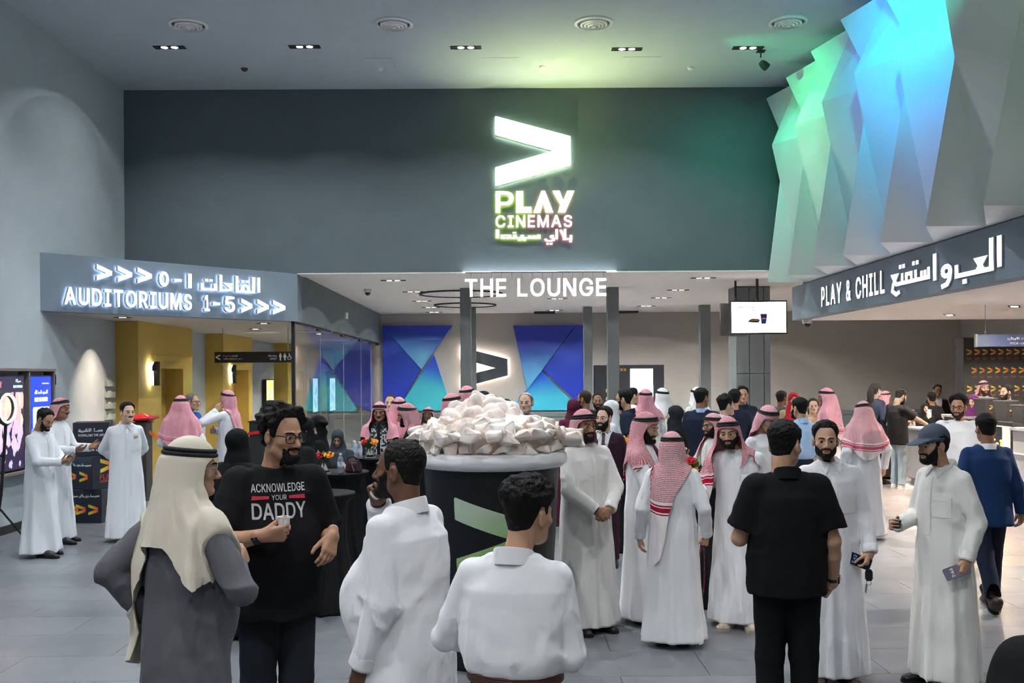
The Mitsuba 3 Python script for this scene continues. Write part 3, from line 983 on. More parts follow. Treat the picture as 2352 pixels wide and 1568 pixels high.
    if top not in ('thobe', 'abaya'):
        L = Field(np.array([-.24, -.30, .02]) * s + np.minimum(0, [f[1] * 0 for f in feet][0]), np.array([.24, .34, 1.12]) * s, hc * 1.1)
        L.put(ell(np.array([0, -.012, .975]) * s, (.168 * s * girth, .128 * s * girth, .125 * s)), .03)
        for side, ft in zip((1, -1), feet):
            hip, ank = np.array([side * .085, -.005, .90]) * s, np.array([ft[0], ft[1] - .06, .06 + (ft[3] if len(ft) > 3 else 0)]) * s
            kn = (hip + ank) / 2 + np.array([0, .03, 0]) * s
            L.put(cone(hip, kn, .100 * s, .078 * s), .03)
            L.put(cone(kn, ank, .078 * s, .066 * s, cut=True), .02)
        L.ripple(.008 * s, (10, 10, 7), seed + 51)
        put('trousers', L.mesh(2), legs)
        if belt:
            z = 1.035 * s
            a = np.linspace(0, 2 * PI, 40, endpoint=False)
            pts = np.stack([.170 * s * girth * np.cos(a), .131 * s * girth * np.sin(a) - .012, np.full(40, z)], -1)
            put('belt', cat(*[tube(pts + [0, 0, dz], .008, 6, closed=True) for dz in (-.012, -.004, .004, .012)]), belt)
    if shoe:
        up, sole, cache = shoe_mesh(shoe[0])
        for ft in feet:
            q = T().translate([ft[0] * s, ft[1] * s, (ft[3] if len(ft) > 3 else 0) * s]).rotate([0, 0, 1], ft[2]).rotate([1, 0, 0], -(ft[4] if len(ft) > 4 else 0))
            if shoe[1] not in cache:
                cache[shoe[1]] = (mikit.ply(up, shoe[1], smooth=True), mikit.ply(sole, shoe[2] if len(shoe) > 2 else 'shoe_black'))
            k = obj('shoe', cache[shoe[1]][0], None, key, tw=tw @ q)
            obj('sole', cache[shoe[1]][1], None, k, tw=tw @ q)
    # collar, placket, pocket, shirt front, tie
    if collar:
        cm = cloth if collar is True or collar == 'stand' else collar
        rngs = []
        jk = top == 'jacket'
        for zz, rr, q in ((1.440, .088, 0), (1.488 if jk else 1.498, .076, 0), (1.492 if jk else 1.503, .071, 0), (1.47, .066, 0)):
            a = np.linspace(0, 2 * PI, 28, endpoint=False)
            rngs.append(np.stack([rr * np.sin(a), rr * 1.06 * np.cos(a) - .019, zz - (.010 if jk else .022) * np.cos(a)], -1) * s + off(zz * s))
        V = np.vstack(rngs)
        f = []
        for i in range(3):
            j = np.arange(28)
            k = (j + 1) % 28
            f += [np.stack([i * 28 + j, i * 28 + k, (i + 1) * 28 + k], 1), np.stack([i * 28 + j, (i + 1) * 28 + k, (i + 1) * 28 + j], 1)]
        cmsh = [tm(V, np.vstack(f)[:, ::-1])]
        if collar != 'stand' and lod < 2:
            for sx in (1, -1):
                cmsh.append(drape_wing(G, sx, s, off))
        put('collar', cat(*cmsh), cm, smooth=40)
    if lod < 2 and top in ('thobe',) and abs(((face + 180) % 360) - 180) > 75:
        put('placket', decal(G, sbox(-.018 * s + lx, 1.02 * s, .018 * s + lx, 1.42 * s), -1, .0035, .03), cloth, smooth=False)
        if pocket:
            px, pz = (-.095 * s + lx * .8, 1.225 * s)
            pk = put('pocket', decal(G, sbox(px - .055, pz - .075, px + .055, pz + .055), -1, .0040, .025), cloth, smooth=False)
            obj('flap', decal(G, sbox(px - .055, pz + .030, px + .055, pz + .056), -1, .0065, .025), cloth, pk, tw=tw)
    if top == 'jacket' and vee:
        oz = off(1.3 * s)
        put('shirt_front', decal(G, Polygon([(-.085 * s + oz[0], 1.475 * s), (oz[0], 1.10 * s), (.085 * s + oz[0], 1.475 * s)]), -1, .004, .04), vee, smooth=False)
        if tie:
            put('tie', decal(G, Polygon([(-.020 * s, 1.455 * s), (-.014 * s, 1.42 * s), (-.032 * s, 1.17 * s), (0, 1.12 * s), (.032 * s, 1.17 * s), (.014 * s, 1.42 * s), (.020 * s, 1.455 * s)]), -1, .010, .03), tie, smooth=False)
        if lod < 2:
            for sx in (1, -1):
                put('lapel', decal(G, Polygon([(sx * .088 * s, 1.47 * s), (sx * .125 * s, 1.36 * s), (sx * .10 * s, 1.34 * s), (sx * .006 * s, 1.09 * s), (sx * .02 * s, 1.15 * s)]), -1, .009, .03), cloth, smooth=False)
    # head wear
    if scarf == 'cap':
        F = Field((-.11, -.14, -.03), (.11, .26, .17), .0045)
        F.put(ell((0, -.018, .045), (.089, .110, .098)), .005)
        F.v = np.maximum(F.v, (.028 + .12 * np.maximum(0, -.02 - F.ax[1])[None, :, None] * .0 - F.ax[2][None, None, :]) + 0 * F.v)
        F.put(cone((0, .05, .044), (0, .145, .022), .074, .060, sq=(1, 1, .09)), .012)
        F.put(ell((0, -.018, .030), (.079, .100, .090)), .003, -1)
        cm = F.mesh(2)
        k = put('cap', tm(to_head(np.array(cm.vertices)), cm.faces), scarf_m)
        b = trimesh.creation.icosphere(2, .007)
        obj('button', tm(to_head(np.array(b.vertices) + [0, -.018, .142]), b.faces), scarf_m, k, smooth=True, tw=tw)
    elif scarf in ('hijab', 'niqab'):
        F = Field((-.36, -.27, -.50), (.36, .27, .16), .011 if lod < 2 else .014)
        F.put(ell((0, -.012, .035), (.092, .113, .104)), .01)
        F.put(cone((0, .0, -.04), (0, -.01, -.15), .088, .090), .04)
        F.put(cone((0, -.01, -.15), (0, -.02, -.34), .095, .17, sq=(1.25, .9, 1)), .06)
        F.put(ell((0, .02, -.06), (.076, .086, .085)), .03)
        F.ripple(.012, (13, 13, 7), seed + 3, zhi=.02)
        F.put(ell((0, .11, -.012), (.057, .080, .083)), .012, -1)
        F.put(ell((0, .0, .0), (.071, .088, .112)), .01, -1)
        if scarf == 'niqab':
            F.put(ell((0, .035, -.06), (.075, .088, .055)), .012)
            F.put(cone((0, .05, -.07), (0, .07, -.26), .072, .09, sq=(1, .6, 1)), .03)
            F.put(cone((-.06, .03, .05), (.06, .03, .05), .072, .072, sq=(1, 1, .5)), .01)
            F.put(ell((0, .12, -.004), (.056, .050, .016)), .006, -1)
        cm = F.mesh(2)
        q = np.array(cm.vertices)
        w = np.clip((-.08 - q[:, 2]) / .14, 0, 1)[:, None]
        put('headscarf', tm(hp + hs * ((q @ R.T) * (1 - w) + (q @ rot(hd[0] * .4).T) * w), cm.faces), scarf_m)
    elif scarf:
        st = dict({'down': S_DOWN, 'back': S_BACK, 'narrow': S_NARROW}[scarf] if isinstance(scarf, str) else scarf)
        zb = st.pop('zbot', None) or {'down': Z_EVEN, 'back': Z_BACK, 'narrow': Z_BACK}[scarf]
        m, uv = scarf_sheet(R, hp, G, {0: 110, 1: 84, 2: 56}[lod], zbot=zb, seed=seed + 1, s=hs, off=.020 if lod == 2 else .016, **st)
        put('headscarf', m, scarf_m, uv=uv)
        if agal:
            put('head_cord', cord(R, hp, hs, tilt, 44 if lod < 2 else 28), 'cord_black')
    if glasses:
        g = []
        for sx in (1, -1):
            a = np.linspace(0, 2 * PI, 18, endpoint=False)
            q = np.stack([sx * .033 + .026 * np.sign(np.cos(a)) * np.abs(np.cos(a)) ** .7, .099 - .3 * np.abs(.026 * np.cos(a)) * (np.cos(a) * sx > 0), -.003 + .021 * np.sign(np.sin(a)) * np.abs(np.sin(a)) ** .7], -1)
            g.append(tube(to_head(q), (.0026 if glasses[1] else .0016) * hs, 6, closed=True))
            g.append(tube(to_head(np.array([(sx * .058, .092, .006), (sx * .075, .06, .008), (sx * .081, -.005, .004)])), .0024 * hs, 6))
        g.append(tube(to_head(np.array([(-.009, .101, .004), (0, .104, .007), (.009, .101, .004)])), .0022 * hs, 6))
        k = put('glasses', cat(*g), glasses[0])
        if lod < 2:
            for sx in (1, -1):
                lens = prism(Point(0, 0).buffer(1, quad_segs=6), .02)
                lv = np.stack([sx * .033 + .0255 * lens.vertices[:, 0], np.full(len(lens.vertices), .0985) + 0 * lens.vertices[:, 2], -.003 + .0205 * lens.vertices[:, 1]], -1)
                keep = lens.faces[(lens.vertices[lens.faces][:, :, 2] > .01).all(1)]
                obj('lens', tm(to_head(lv), keep), 'lens_glass', k, tw=tw)
    if watch:
        hnd = hands[1 if watch[0] == 'R' else -1]
        p = hnd['W'] + (hnd['E'] - hnd['W']) * (.10 if bare else .02)
        dirn = unit(hnd['W'] - hnd['E'])
        k = put('watch', ring_at(p, dirn, .0295 * s, .013, .004), watch[1])
        face_n = unit(-hnd['pn'] - dirn * (-hnd['pn'] @ dirn)) if len(watch) < 3 else unit(watch[2])
        c = p + face_n * .033 * s
        u = unit(np.cross(dirn, face_n))
        dial = hull([c + a * .017 * dirn + b * .019 * u + e * .005 * face_n for a in (1, -1) for b in (1, -1) for e in (1, -1)])
        obj('dial', dial, 'screen_black', k, tw=tw)
    out = dict(key=key, M=M, G=G, s=s, tw=tw, hands={k: {n: (M[:3, :3] @ q + (M[:3, 3] if n in ('W', 'grip', 'tip', 'E') else 0)) for n, q in h.items()} for k, h in hands.items()}, put=put, to_head=to_head, off=off)
    return out


def drape_wing(G, sx, s, off):
    """One pointed wing of a shirt collar, folded down over the front."""
    o = off(1.45 * s)
    pts = [(.004, .058, 1.476), (.060, .040, 1.486), (.078, -.005, 1.495), (.086, .012, 1.458), (.062, .075, 1.425), (.048, .10, 1.40), (.012, .070, 1.452)]
    q = np.array([(sx * a, b - .010, c) for a, b, c in pts]) * s + o
    d = G.at(q)
    inn = d < .008
    q[inn] += G.grad(q[inn]) * (.008 - d[inn])[:, None]
    c = q.mean(0) + np.array([0, .006, 0])
    n = len(q)
    V = np.vstack([q, [c], q - [0, .004, .002], [c - [0, .004, 0]]])
    f = [(i, (i + 1) % n, n) for i in range(n)] + [((i + 1) % n + n + 1, i + n + 1, 2 * n + 1) for i in range(n)]
    f += [(i, i + n + 1, (i + 1) % n) for i in range(n)] + [((i + 1) % n, i + n + 1, (i + 1) % n + n + 1) for i in range(n)]
    return tm(V, f)
# ---------------------------------------------------------------- materials
for _n, _c, _l in (('skin_fair', (.62, .40, .29), (.52, .22, .18)), ('skin_tan', (.46, .265, .17), (.36, .14, .11)), ('skin_olive', (.37, .20, .122), (.28, .11, .085)), ('skin_brown', (.25, .125, .072), (.19, .075, .058)), ('skin_dark', (.13, .062, .036), (.12, .045, .036))):
    mat(_n, _c, .48, .35)
    mat('lips_' + _n.split('_')[1], _l, .4, .4)
scene['painted'] = {'type': 'twosided', 'bsdf': {'type': 'principled', 'base_color': {'type': 'mesh_attribute', 'name': 'vertex_color'}, 'roughness': .25, 'specular': .5}}


def strands(p, n, uv):
    return .5 * mikit.noise(p.x * 260, p.y * 260, p.z * 90) + .5 * mikit.noise(p.x * 90, p.y * 90, p.z * 90)


bump('hair_black', (.010, .009, .009), strands, .012, .55)
bump('hair_brown', (.035, .022, .015), strands, .010, .55)
bump('hair_grey', (.12, .11, .10), strands, .010, .55)


def weave(p, n, uv):
    return .6 * mikit.noise(p.x * 45, p.y * 45, p.z * 14) + .4 * mikit.noise(p.x * 130, p.y * 130, p.z * 60)


for _n, _c in (('cloth_white', (.80, .80, .81)), ('cloth_cool', (.76, .79, .83)), ('cloth_offwhite', (.74, .73, .69)), ('cloth_grey', (.105, .105, .115)), ('cloth_black', (.007, .0072, .008)), ('cloth_navy', (.012, .017, .032)),
               ('cloth_blue', (.012, .035, .105)), ('cloth_charcoal', (.016, .019, .022)), ('cloth_sky', (.36, .55, .80)), ('cloth_plum', (.030, .014, .022)), ('cloth_maroon', (.075, .012, .03)), ('cloth_beige', (.33, .26, .18)),
               ('cloth_royal', (.02, .07, .30)), ('cloth_purple', (.05, .01, .06)), ('cloth_red', (.35, .02, .03)), ('cloth_slate', (.035, .042, .055)), ('cloth_brown', (.05, .035, .028)), ('cloth_olive', (.06, .06, .05)), ('cloth_cream', (.66, .60, .49)),
               ('cloth_capblue', (.065, .078, .105))):
    bump(_n, _c, weave, .0022, .85)


def jeans_c(p, n, uv):
    return mikit.mix((.16, .22, .28), (.38, .45, .50), mikit.fbm(p.x * 9, p.y * 9, p.z * 6))


bump('cloth_jeans', mikit.proc(jeans_c), weave, .002, .85)


def check(u, v, cell, red, white, solid):
    """Red hooked check on white over (u, v) in metres, red bands near the lower edge given by solid."""
    a, b = u / cell, v / cell
    ia, ib = dr.floor(a), dr.floor(b)
    fa, fb = a - ia, b - ib
    on = ((fa < .62) & (fb < .62)) | ((fa > .62) & (fb > .30) & (fb < .46)) | ((fb > .62) & (fa > .14) & (fa < .32))
    c = dr.select(on, mi.Color3f(red), mi.Color3f(white))
    return c


def shemagh_fn(cell, red, white, l0=.60):
    def fn(p, n, uv):
        c = check(uv.x * .95, uv.y, cell, red, white, None)
        v = uv.y
        band = ((v > l0) & (v < l0 + .012)) | ((v > l0 + .02) & (v < l0 + .055)) | ((v > l0 + .065) & (v < l0 + .075))
        plain = v > l0 - .02
        return dr.select(band, mi.Color3f(red), dr.select(plain, mi.Color3f(white), c))
    return fn


bump('shemagh', mikit.proc(shemagh_fn(.0135, (.36, .015, .035), (.86, .80, .80))), weave, .002, .85)
bump('shemagh_fine', mikit.proc(shemagh_fn(.0085, (.50, .085, .12), (.84, .74, .76))), weave, .002, .85)
bump('shemagh_pink', mikit.proc(shemagh_fn(.0075, (.55, .15, .19), (.80, .52, .57), .66)), weave, .002, .85)
bump('shemagh_red', mikit.proc(shemagh_fn(.0125, (.34, .008, .03), (.82, .70, .72))), weave, .002, .85)


def tie_fn(p, n, uv):
    a, b = p.x * 55 + p.z * 55, p.x * 55 - p.z * 55
    on = (a - dr.floor(a) < .4) & (b - dr.floor(b) < .4)
    return dr.select(on, mi.Color3f(.18, .06, .06), mi.Color3f(.05, .022, .03))


mat('tie_maroon', mikit.proc(tie_fn), .6)


def stripes_fn(p, n, uv):
    a = p.x * 60
    return dr.select(a - dr.floor(a) < .35, mi.Color3f(.30, .42, .58), mi.Color3f(.55, .66, .78))


mat('cloth_stripes', mikit.proc(stripes_fn), .8)
mat('cord_black', (.008, .008, .009), .75)
mat('shoe_black', (.008, .008, .008), .35)
mat('shoe_brown', (.022, .013, .010), .4)
mat('shoe_beige', (.42, .36, .28), .8)
mat('shoe_white', (.72, .72, .70), .6)
mat('frame_black', (.008, .008, .009), .3)
mat('frame_steel', (.45, .46, .48), .3, metal=.9)
mat('screen_black', (.006, .006, .007), .12)
mat('leather_brown', (.06, .025, .015), .5)
mat('strap_black', (.010, .010, .011), .5)
scene['lens_glass'] = {'type': 'thindielectric', 'int_ior': 1.35}
# ---------------------------------------------------------------- the hall
def tile_c(p, n, uv):
    t = mikit.fbm(p.x * .9 + 3, p.y * 1.3, 0, 4)
    r = mikit.cell_rand(dr.floor(p.x / 1.2 + .5 * (dr.floor(p.y / .6) - 2 * dr.floor(p.y / 1.2))), dr.floor(p.y / .6), 3)
    return mikit.mix((.092, .100, .109), (.148, .158, .168), t * 1.1 - .15 + .25 * (r - .5)) 


def tile_r(p, n, uv):
    return .20 + .22 * mikit.fbm(p.x * 2.5, p.y * 2.5, 0, 3)


def tile_warm(p, n, uv):
    return mikit.mix((.15, .132, .122), (.22, .198, .185), mikit.fbm(p.x * 1.1, p.y * 1.2, 5, 4))


mat('floor_tile', mikit.proc(tile_c), mikit.proc(tile_r), .5)
mat('floor_tile_warm', mikit.proc(tile_warm), mikit.proc(tile_r), .5)
mat('grout', (.07, .07, .07), .9)


def plaster(base, amp=.06, f=3.0):
    b = np.array(base)

    def fn(p, n, uv):
        return mikit.mix([float(q * (1 - amp)) for q in b], [float(q * (1 + amp)) for q in b], mikit.fbm(p.x * f, p.y * f, p.z * f, 4))
    return mikit.proc(fn)


mat('paint_grey', plaster((.37, .42, .45)), .8, .2)
mat('paint_slate', plaster((.082, .106, .116)), .75, .25)
mat('paint_fascia', plaster((.175, .22, .265)), .7, .3)
mat('paint_ceiling', plaster((.43, .485, .53), .03), .85, .2)
mat('paint_soffit', plaster((.76, .73, .71), .03), .85, .2)
mat('paint_corridor', plaster((.40, .37, .335), .04), .85, .2)
mat('paint_lounge', plaster((.36, .35, .335), .04), .85, .2)
mat('paint_ochre', plaster((.46, .33, .085), .05), .8, .25)
mat('paint_ochre_dark', plaster((.34, .24, .060), .05), .8, .25)
mat('paint_column', plaster((.115, .135, .145), .05), .6, .3)
mat('black_matte', (.012, .012, .013), .6)
mat('black_gloss', (.008, .008, .009), .18)
mat('dark_trim', (.022, .022, .024), .5)
mat('white_plastic', (.80, .80, .80), .35)
mat('white_gloss', (.82, .82, .83), .12, .5, clearcoat=.6)
mat('grey_metal', (.35, .36, .37), .35, metal=.8)
mat('white_letter', (.85, .85, .86), .4)
mat('counter_grey', plaster((.42, .42, .44), .04), .5)
mat('wood_grey', plaster((.17, .14, .125), .2, 9), .6)
scene['glass_pane'] = {'type': 'thindielectric', 'int_ior': 1.5}
scene['glass_solid'] = {'type': 'thindielectric', 'int_ior': 1.45}

LX, CX, BY, ZC, ZL, ZS, LY, FX = -6.46, -3.53, 17.0, 6.9, 3.77, 2.95, 28.3, 5.18

# floor: large tiles laid in half bond; the ones near enough to tell apart are pieces of their own
struct('floor', bx(LX, 14, -6, 37, -.2, -.008), 'grout')
tile = bx(0, 1.197, 0, .597, -.0085, 0, .0015)
half = bx(0, .597, 0, .597, -.0085, 0, .0015)
pt, pw = mikit.ply(tile, 'floor_tile'), mikit.ply(tile, 'floor_tile_warm')
far_t, nt = {0: [], 1: []}, 0
for j in range(3, 50):
    y = j * .6
    x = LX + .01 - (.6 if j % 2 else 0)
    while x < 12.4:
        warm = x + .6 > 5.0
        cx = (x + .6) / max(y, .1)
        inview = abs(cx) < .60
        ok = inview and 5.4 <= y < (16.0 if not warm else 15.0)
        if ok and nt < 300:
            obj('tile', pw if warm else pt, None, 'floor', tw=T().translate([max(x, LX + .01) if x >= LX else x, y, 0]))
            nt += 1
        else:
            m = tile.copy()
            m.apply_translation((x, y, 0))
            far_t[int(warm)].append(m)
        x += 1.2
struct('floor__tile_field', cat(*far_t[0]), 'floor_tile', kind='stuff')
struct('floor__warm_tile_field', cat(*far_t[1]), 'floor_tile_warm', kind='stuff')

# shell
struct('wall_left', bx(LX - .3, LX, -6, 37, 0, ZC), 'paint_grey')
struct('baseboard_left', bx(LX, LX + .015, -6, 16.5, 0, .11, .003), 'dark_trim')
struct('wall_front', bx(LX, 14, -6.3, -6, 0, ZC), 'paint_grey')
struct('wall_back', bx(LX, FX + .5, BY, BY + .5, ZL, ZC), 'paint_slate')
struct('ceiling', bx(LX, 14, -6, BY, ZC, ZC + .3), 'paint_ceiling')
struct('wall_right', bx(13, 13.3, -6, LY + .5, 0, ZC), 'paint_lounge')
struct('ceiling_lounge', bx(CX, 13, BY + .5, LY, ZL, ZL + .25), 'paint_soffit')
struct('trim_1', bx(CX, FX + .5, BY - .005, BY + .5, ZL - .02, ZL - .001), 'paint_soffit')
struct('wall_lounge', bx(CX - .3, 13, LY, LY + .3, 0, ZL + .2), 'paint_lounge')
struct('ceiling_corridor', cat(hull([(LX, 13.95, ZS), (CX, 17.0, ZS), (LX, 17.0, ZS), (LX, 13.95, ZS + .1), (CX, 17.0, ZS + .1), (LX, 17.0, ZS + .1)]), bx(LX, CX - .02, 17, 36.5, ZS, ZS + .1)), 'paint_corridor')
struct('wall_corridor', bx(LX, CX, 36, 36.3, 0, ZS), 'paint_corridor')
struct('beam_1', hull([(LX, 13.9, ZS - .002), (CX, 17.0, ZS - .002), (LX, 14.3, ZS - .002), (CX, 17.4, ZS - .002), (LX, 13.9, 3.76), (CX, 17.0, 3.76), (LX, 14.3, 3.76), (CX, 17.4, 3.76)]), 'paint_fascia', label='slate fascia above the corridor with lit auditorium lettering')
struct('beam_2', bx(CX - .2, CX, 17.02, LY, ZS, ZL), 'paint_slate', label='dark bulkhead above the glass partition')
struct('ceiling_bar', bx(FX + .005, 13, -6, 17.9, ZS, ZS + .2), 'paint_soffit')
struct('beam_3', bx(FX, FX + .2, -6, 17.9, ZS - .001, 3.55, .004), 'paint_fascia', label='slate fascia above the snack bar')
struct('wall_bar', bx(FX + .2, FX + .5, -6, 17.9, 3.15, ZC), 'paint_slate')

# columns of the lounge
for x0, x1, y0, y1 in ((-.90, -.68, 20.1, 20.35), (-.99, -.74, 25.6, 25.85), (2.08, 2.31, 20.1, 20.35), (2.05, 2.27, 25.8, 26.05), (5.0, 5.26, 25.4, 25.65)):
    struct('column', bx(x0, x1, y0, y1, 0, ZL - .001, .006), 'paint_column')
c = struct('pillar', bx(4.68, 5.37, 20.1, 20.8, 0, ZL - .001, .008), 'paint_column')
for z0, z1 in ((0.02, .9), (.912, 2.0), (2.012, 3.0), (3.012, 3.74)):
    for xa, xb in ((4.69, 4.93), (4.942, 5.23), (5.242, 5.36)):
        struct('panel', bx(xa, xb, 20.075, 20.1, z0, z1, .004), 'paint_column', c)

# yellow portals of the auditoriums
for y0, y1, d0, d1 in ((16.55, 19.4, 17.65, 18.85), (21.5, 24.0, 22.35, 23.65), (27.9, 30.6, 28.8, 30.0), (33, 35.5, 33.8, 35)):
    k = struct('door', cat(bx(LX, -6.08, y0, d0, 0, ZS - .001), bx(LX, -6.08, d1, y1, 0, ZS - .001), bx(LX, -6.08, d0, d1, 2.17, ZS - .001)), 'paint_ochre', label='ochre door portal of the corridor')
    struct('door_leaf', bx(LX, LX + .05, d0, d1, 0, 2.17, .003), 'paint_ochre_dark', k)
    struct('door_trim', bx(-6.08, -6.07, y0 + .6, y1 - .01, 2.30, 2.40, .003), 'paint_ochre', k)
    struct('door_sill', bx(LX, -6.075, y0 - .01, y1, 0, .12, .003), 'dark_trim', k)

# glass wall of the lounge
g = thing('glass_partition', 'frameless glass partition between corridor and lounge with black edge post', 'glass partition')
edges = [17.1, 19.5, 22.3, 25.0, 26.9, 28.25]
for a, b in zip(edges, edges[1:]):
    k = obj('pane', tm([(CX - .08, a + .008, .06), (CX - .08, b - .008, .06), (CX - .08, b - .008, ZS - .03), (CX - .08, a + .008, ZS - .03)], [(0, 1, 2), (0, 2, 3)]), 'glass_pane', g)
    obj('edge', bx(CX - .085, CX - .075, b - .012, b - .004, .06, ZS - .03), 'glass_edge', g)
    obj('clamp', bx(CX - .11, CX - .05, b - .30, b + .06, ZS - .07, ZS - .03, .006), 'black_matte', g)
mat('glass_edge', (.42, .50, .47), .3)
obj('post', bx(CX - .11, CX - .05, 17.0, 17.08, 0, ZS, .004), 'black_matte', g)
obj('top_rail', bx(CX - .11, CX - .05, 17.1, 28.28, ZS - .03, ZS, .003), 'black_matte', g)
obj('bottom_rail', bx(CX - .11, CX - .05, 17.1, 28.28, 0, .06, .003), 'black_matte', g)
# ---------------------------------------------------------------- signs and lamps
FD = ((LX, 13.9, 0), (2.93, 3.1, 0), (0, 0, 1))          # the corridor fascia: x along it, y = height
FB = ((0, BY, 0), (1, 0, 0), (0, 0, 1))                  # the back wall
FR = ((FX, 0, 0), (0, -1, 0), (0, 0, 1))                 # the snack bar fascia: x = -distance


def lift(m, d):
    m = m.copy()
    m.apply_translation((0, 0, d))
    return m


def lit_sign(key, items, frame, em, back=None, depth=.05, gap=.035):
    """Channel letters: a bright face each, and behind it a glowing back that lights the wall."""
    for name, m in items:
        body = lift(m, gap)
        k = obj(name, onto(body, frame), 'letter_side', key)
        t_ = m.bounds[1][2]
        fc = m.copy()
        fc.vertices = np.array(m.vertices) * [1, 1, .12] + [0, 0, gap + t_ + .0005]
        obj('face', onto(fc, frame), 'white_letter', k, em=(tuple(.45 * q for q in em), .15))
        if back:
            b = m.copy()
            b.vertices = np.array(b.vertices) * [1, 1, .2] + [0, 0, gap - .012]
            b = tm(b.vertices, b.faces[b.face_normals[:, 2] < -.5])
            obj('halo', onto(b, frame), 'white_letter', k, em=(tuple(1.1 * q for q in back), .15))


def letters(text, x0, x1, y0, y1, depth, prefix='letter', gapf=.16):
    """One mesh per letter, spread over x0..x1."""
    ms = [None if ch == ' ' else meshkit.text_mesh(ch, .1, depth, True) for ch in text]
    ws = [.034 if m is None else m.bounds[1][0] - m.bounds[0][0] for m in ms]
    tot = sum(ws) + .1 * gapf * (len(text) - 1)
    sc, at, out = (x1 - x0) / tot, x0, []
    for ch, m, w in zip(text, ms, ws):
        if m is not None:
            y_lo, y_hi = (y0, y1)
            if ch == '-':
                y_lo, y_hi = y0 + (y1 - y0) * .40, y0 + (y1 - y0) * .58
            out.append((prefix, fit(m, at, at + w * sc, y_lo, y_hi)))
        at += (w + .1 * gapf) * sc
    return out


mat('letter_side', (.50, .52, .55), .5)
white_em = (7, 7.3, 8)
sg = thing('auditorium_lettering', 'glowing white lettering AUDITORIUMS 1-5 with arrows on the corridor fascia', 'sign')
L1 = letters('AUDITORIUMS', .30, 2.254, 3.045, 3.295, .05, gapf=.26) + letters('1', 2.47, 2.56, 3.045, 3.295, .05) + letters('-', 2.62, 2.74, 3.045, 3.295, .05) + letters('5', 2.83, 3.01, 3.045, 3.295, .05)
for a, b in ((3.126, 3.328), (3.428, 3.635), (3.728, 3.958)):
    L1.append(('arrow', prism(Polygon([(a, 3.045), (b, 3.13), (b, 3.19), (a, 3.275), (a, 3.21), (a + (b - a) * .62, 3.16), (a, 3.11)]), .05)))
for a, b in ((.764, .985), (1.077, 1.291), (1.379, 1.60)):
    L1.append(('arrow', prism(Polygon([(a, 3.415), (b, 3.50), (b, 3.56), (a, 3.645), (a, 3.58), (a + (b - a) * .62, 3.53), (a, 3.48)]), .05)))
L1 += [('letter', arabic(['5'], 1.72, 1.875, 3.39, 3.61, 1.25, .05)), ('letter', prism(sbox(1.965, 3.475, 2.085, 3.515), .05)), ('letter', prism(sbox(2.195, 3.39, 2.25, 3.61), .05)),
       ('letter', arabic(['a', 'l', 'q', 'A', 'e', 'A', 't'], 2.41, 3.476, 3.37, 3.63, 1.05, .05))]
lit_sign(sg, L1, FD, white_em, (3.0, 3.8, 5.2))

sg = thing('wall_logo', 'large glowing chevron emblem with lettering PLAY CINEMAS on the back wall', 'sign')
lit_sign(sg, [('emblem', prism(chevron(-.14, 1.14, 5.20, 6.39).buffer(-.02).buffer(.02), .09))], FB, (6, 6, 6.2), (6.0, 7.5, 5.0), gap=.06)
pl = [('letter', fit(meshkit.text_mesh('P', .1, .06, True), -.14, .17, 4.76, 5.13)), ('letter', prism(Polygon([(.21, 4.76), (.47, 4.76), (.47, 4.86), (.33, 4.86), (.33, 5.13), (.21, 5.13)]), .06)),
      ('letter', prism(Polygon([(.50, 4.76), (.64, 5.13), (.70, 5.13), (.84, 4.76), (.71, 4.76), (.67, 4.93), (.62, 4.76)]), .06)), ('letter', prism(Polygon([(.92, 4.76), (1.04, 4.76), (1.20, 5.13), (1.08, 5.13), (1.01, 4.96), (.95, 5.13), (.83, 5.13), (.96, 4.90)]), .06))]
lit_sign(sg, pl[:2], FB, (5.5, 5.6, 5.2), (6.5, 9.0, .8))
lit_sign(sg, pl[2:], FB, (5.5, 5.5, 5.2), (8.0, 5.2, 2.2))
ci = letters('CINEMAS', -.14, 1.16, 4.515, 4.72, .05, gapf=.24)
lit_sign(sg, ci[:3], FB, (5, 5, 4.8), (7, 8.5, .8))
lit_sign(sg, ci[3:], FB, (5, 4.8, 4.7), (8, 2.5, 2.4))
lit_sign(sg, [('letter', arabic(['s', 'i', 'n', 'm', 'a'][::1], -.14, .62, 4.29, 4.48, 1.2, .05))], FB, (5, 5, 4.8), (7, 8.5, .8))
lit_sign(sg, [('letter', arabic(['b', 'la', 'a', 'y'], .68, 1.16, 4.22, 4.48, 1.2, .05))], FB, (5, 4.8, 4.7), (8, 2.5, 2.4))

sg = thing('lounge_lettering', 'glowing white hanging letters THE LOUNGE below the back wall edge', 'sign')
lit_sign(sg, letters('THE LOUNGE', -.665, 1.72, 3.33, 3.635, .05, gapf=.20), ((0, 16.9, 0), (1, 0, 0), (0, 0, 1)), (8, 8, 9.2), None)
obj('bar', bx(-.66, 1.73, 16.85, 16.90, 3.735, 3.755), 'grey_metal', sg)
for i in range(14):
    x = -.56 + i * .172
    obj('rod', tube([(x, 16.87, 3.62), (x, 16.87, 3.74)], .006, 6), 'grey_metal', sg)
trim_light = obj('glow_strip', bx(-.70, 1.9, 16.86, 16.99, 3.756, 3.766), 'white_letter', sg, em=((5, 5, 5.4), .2))

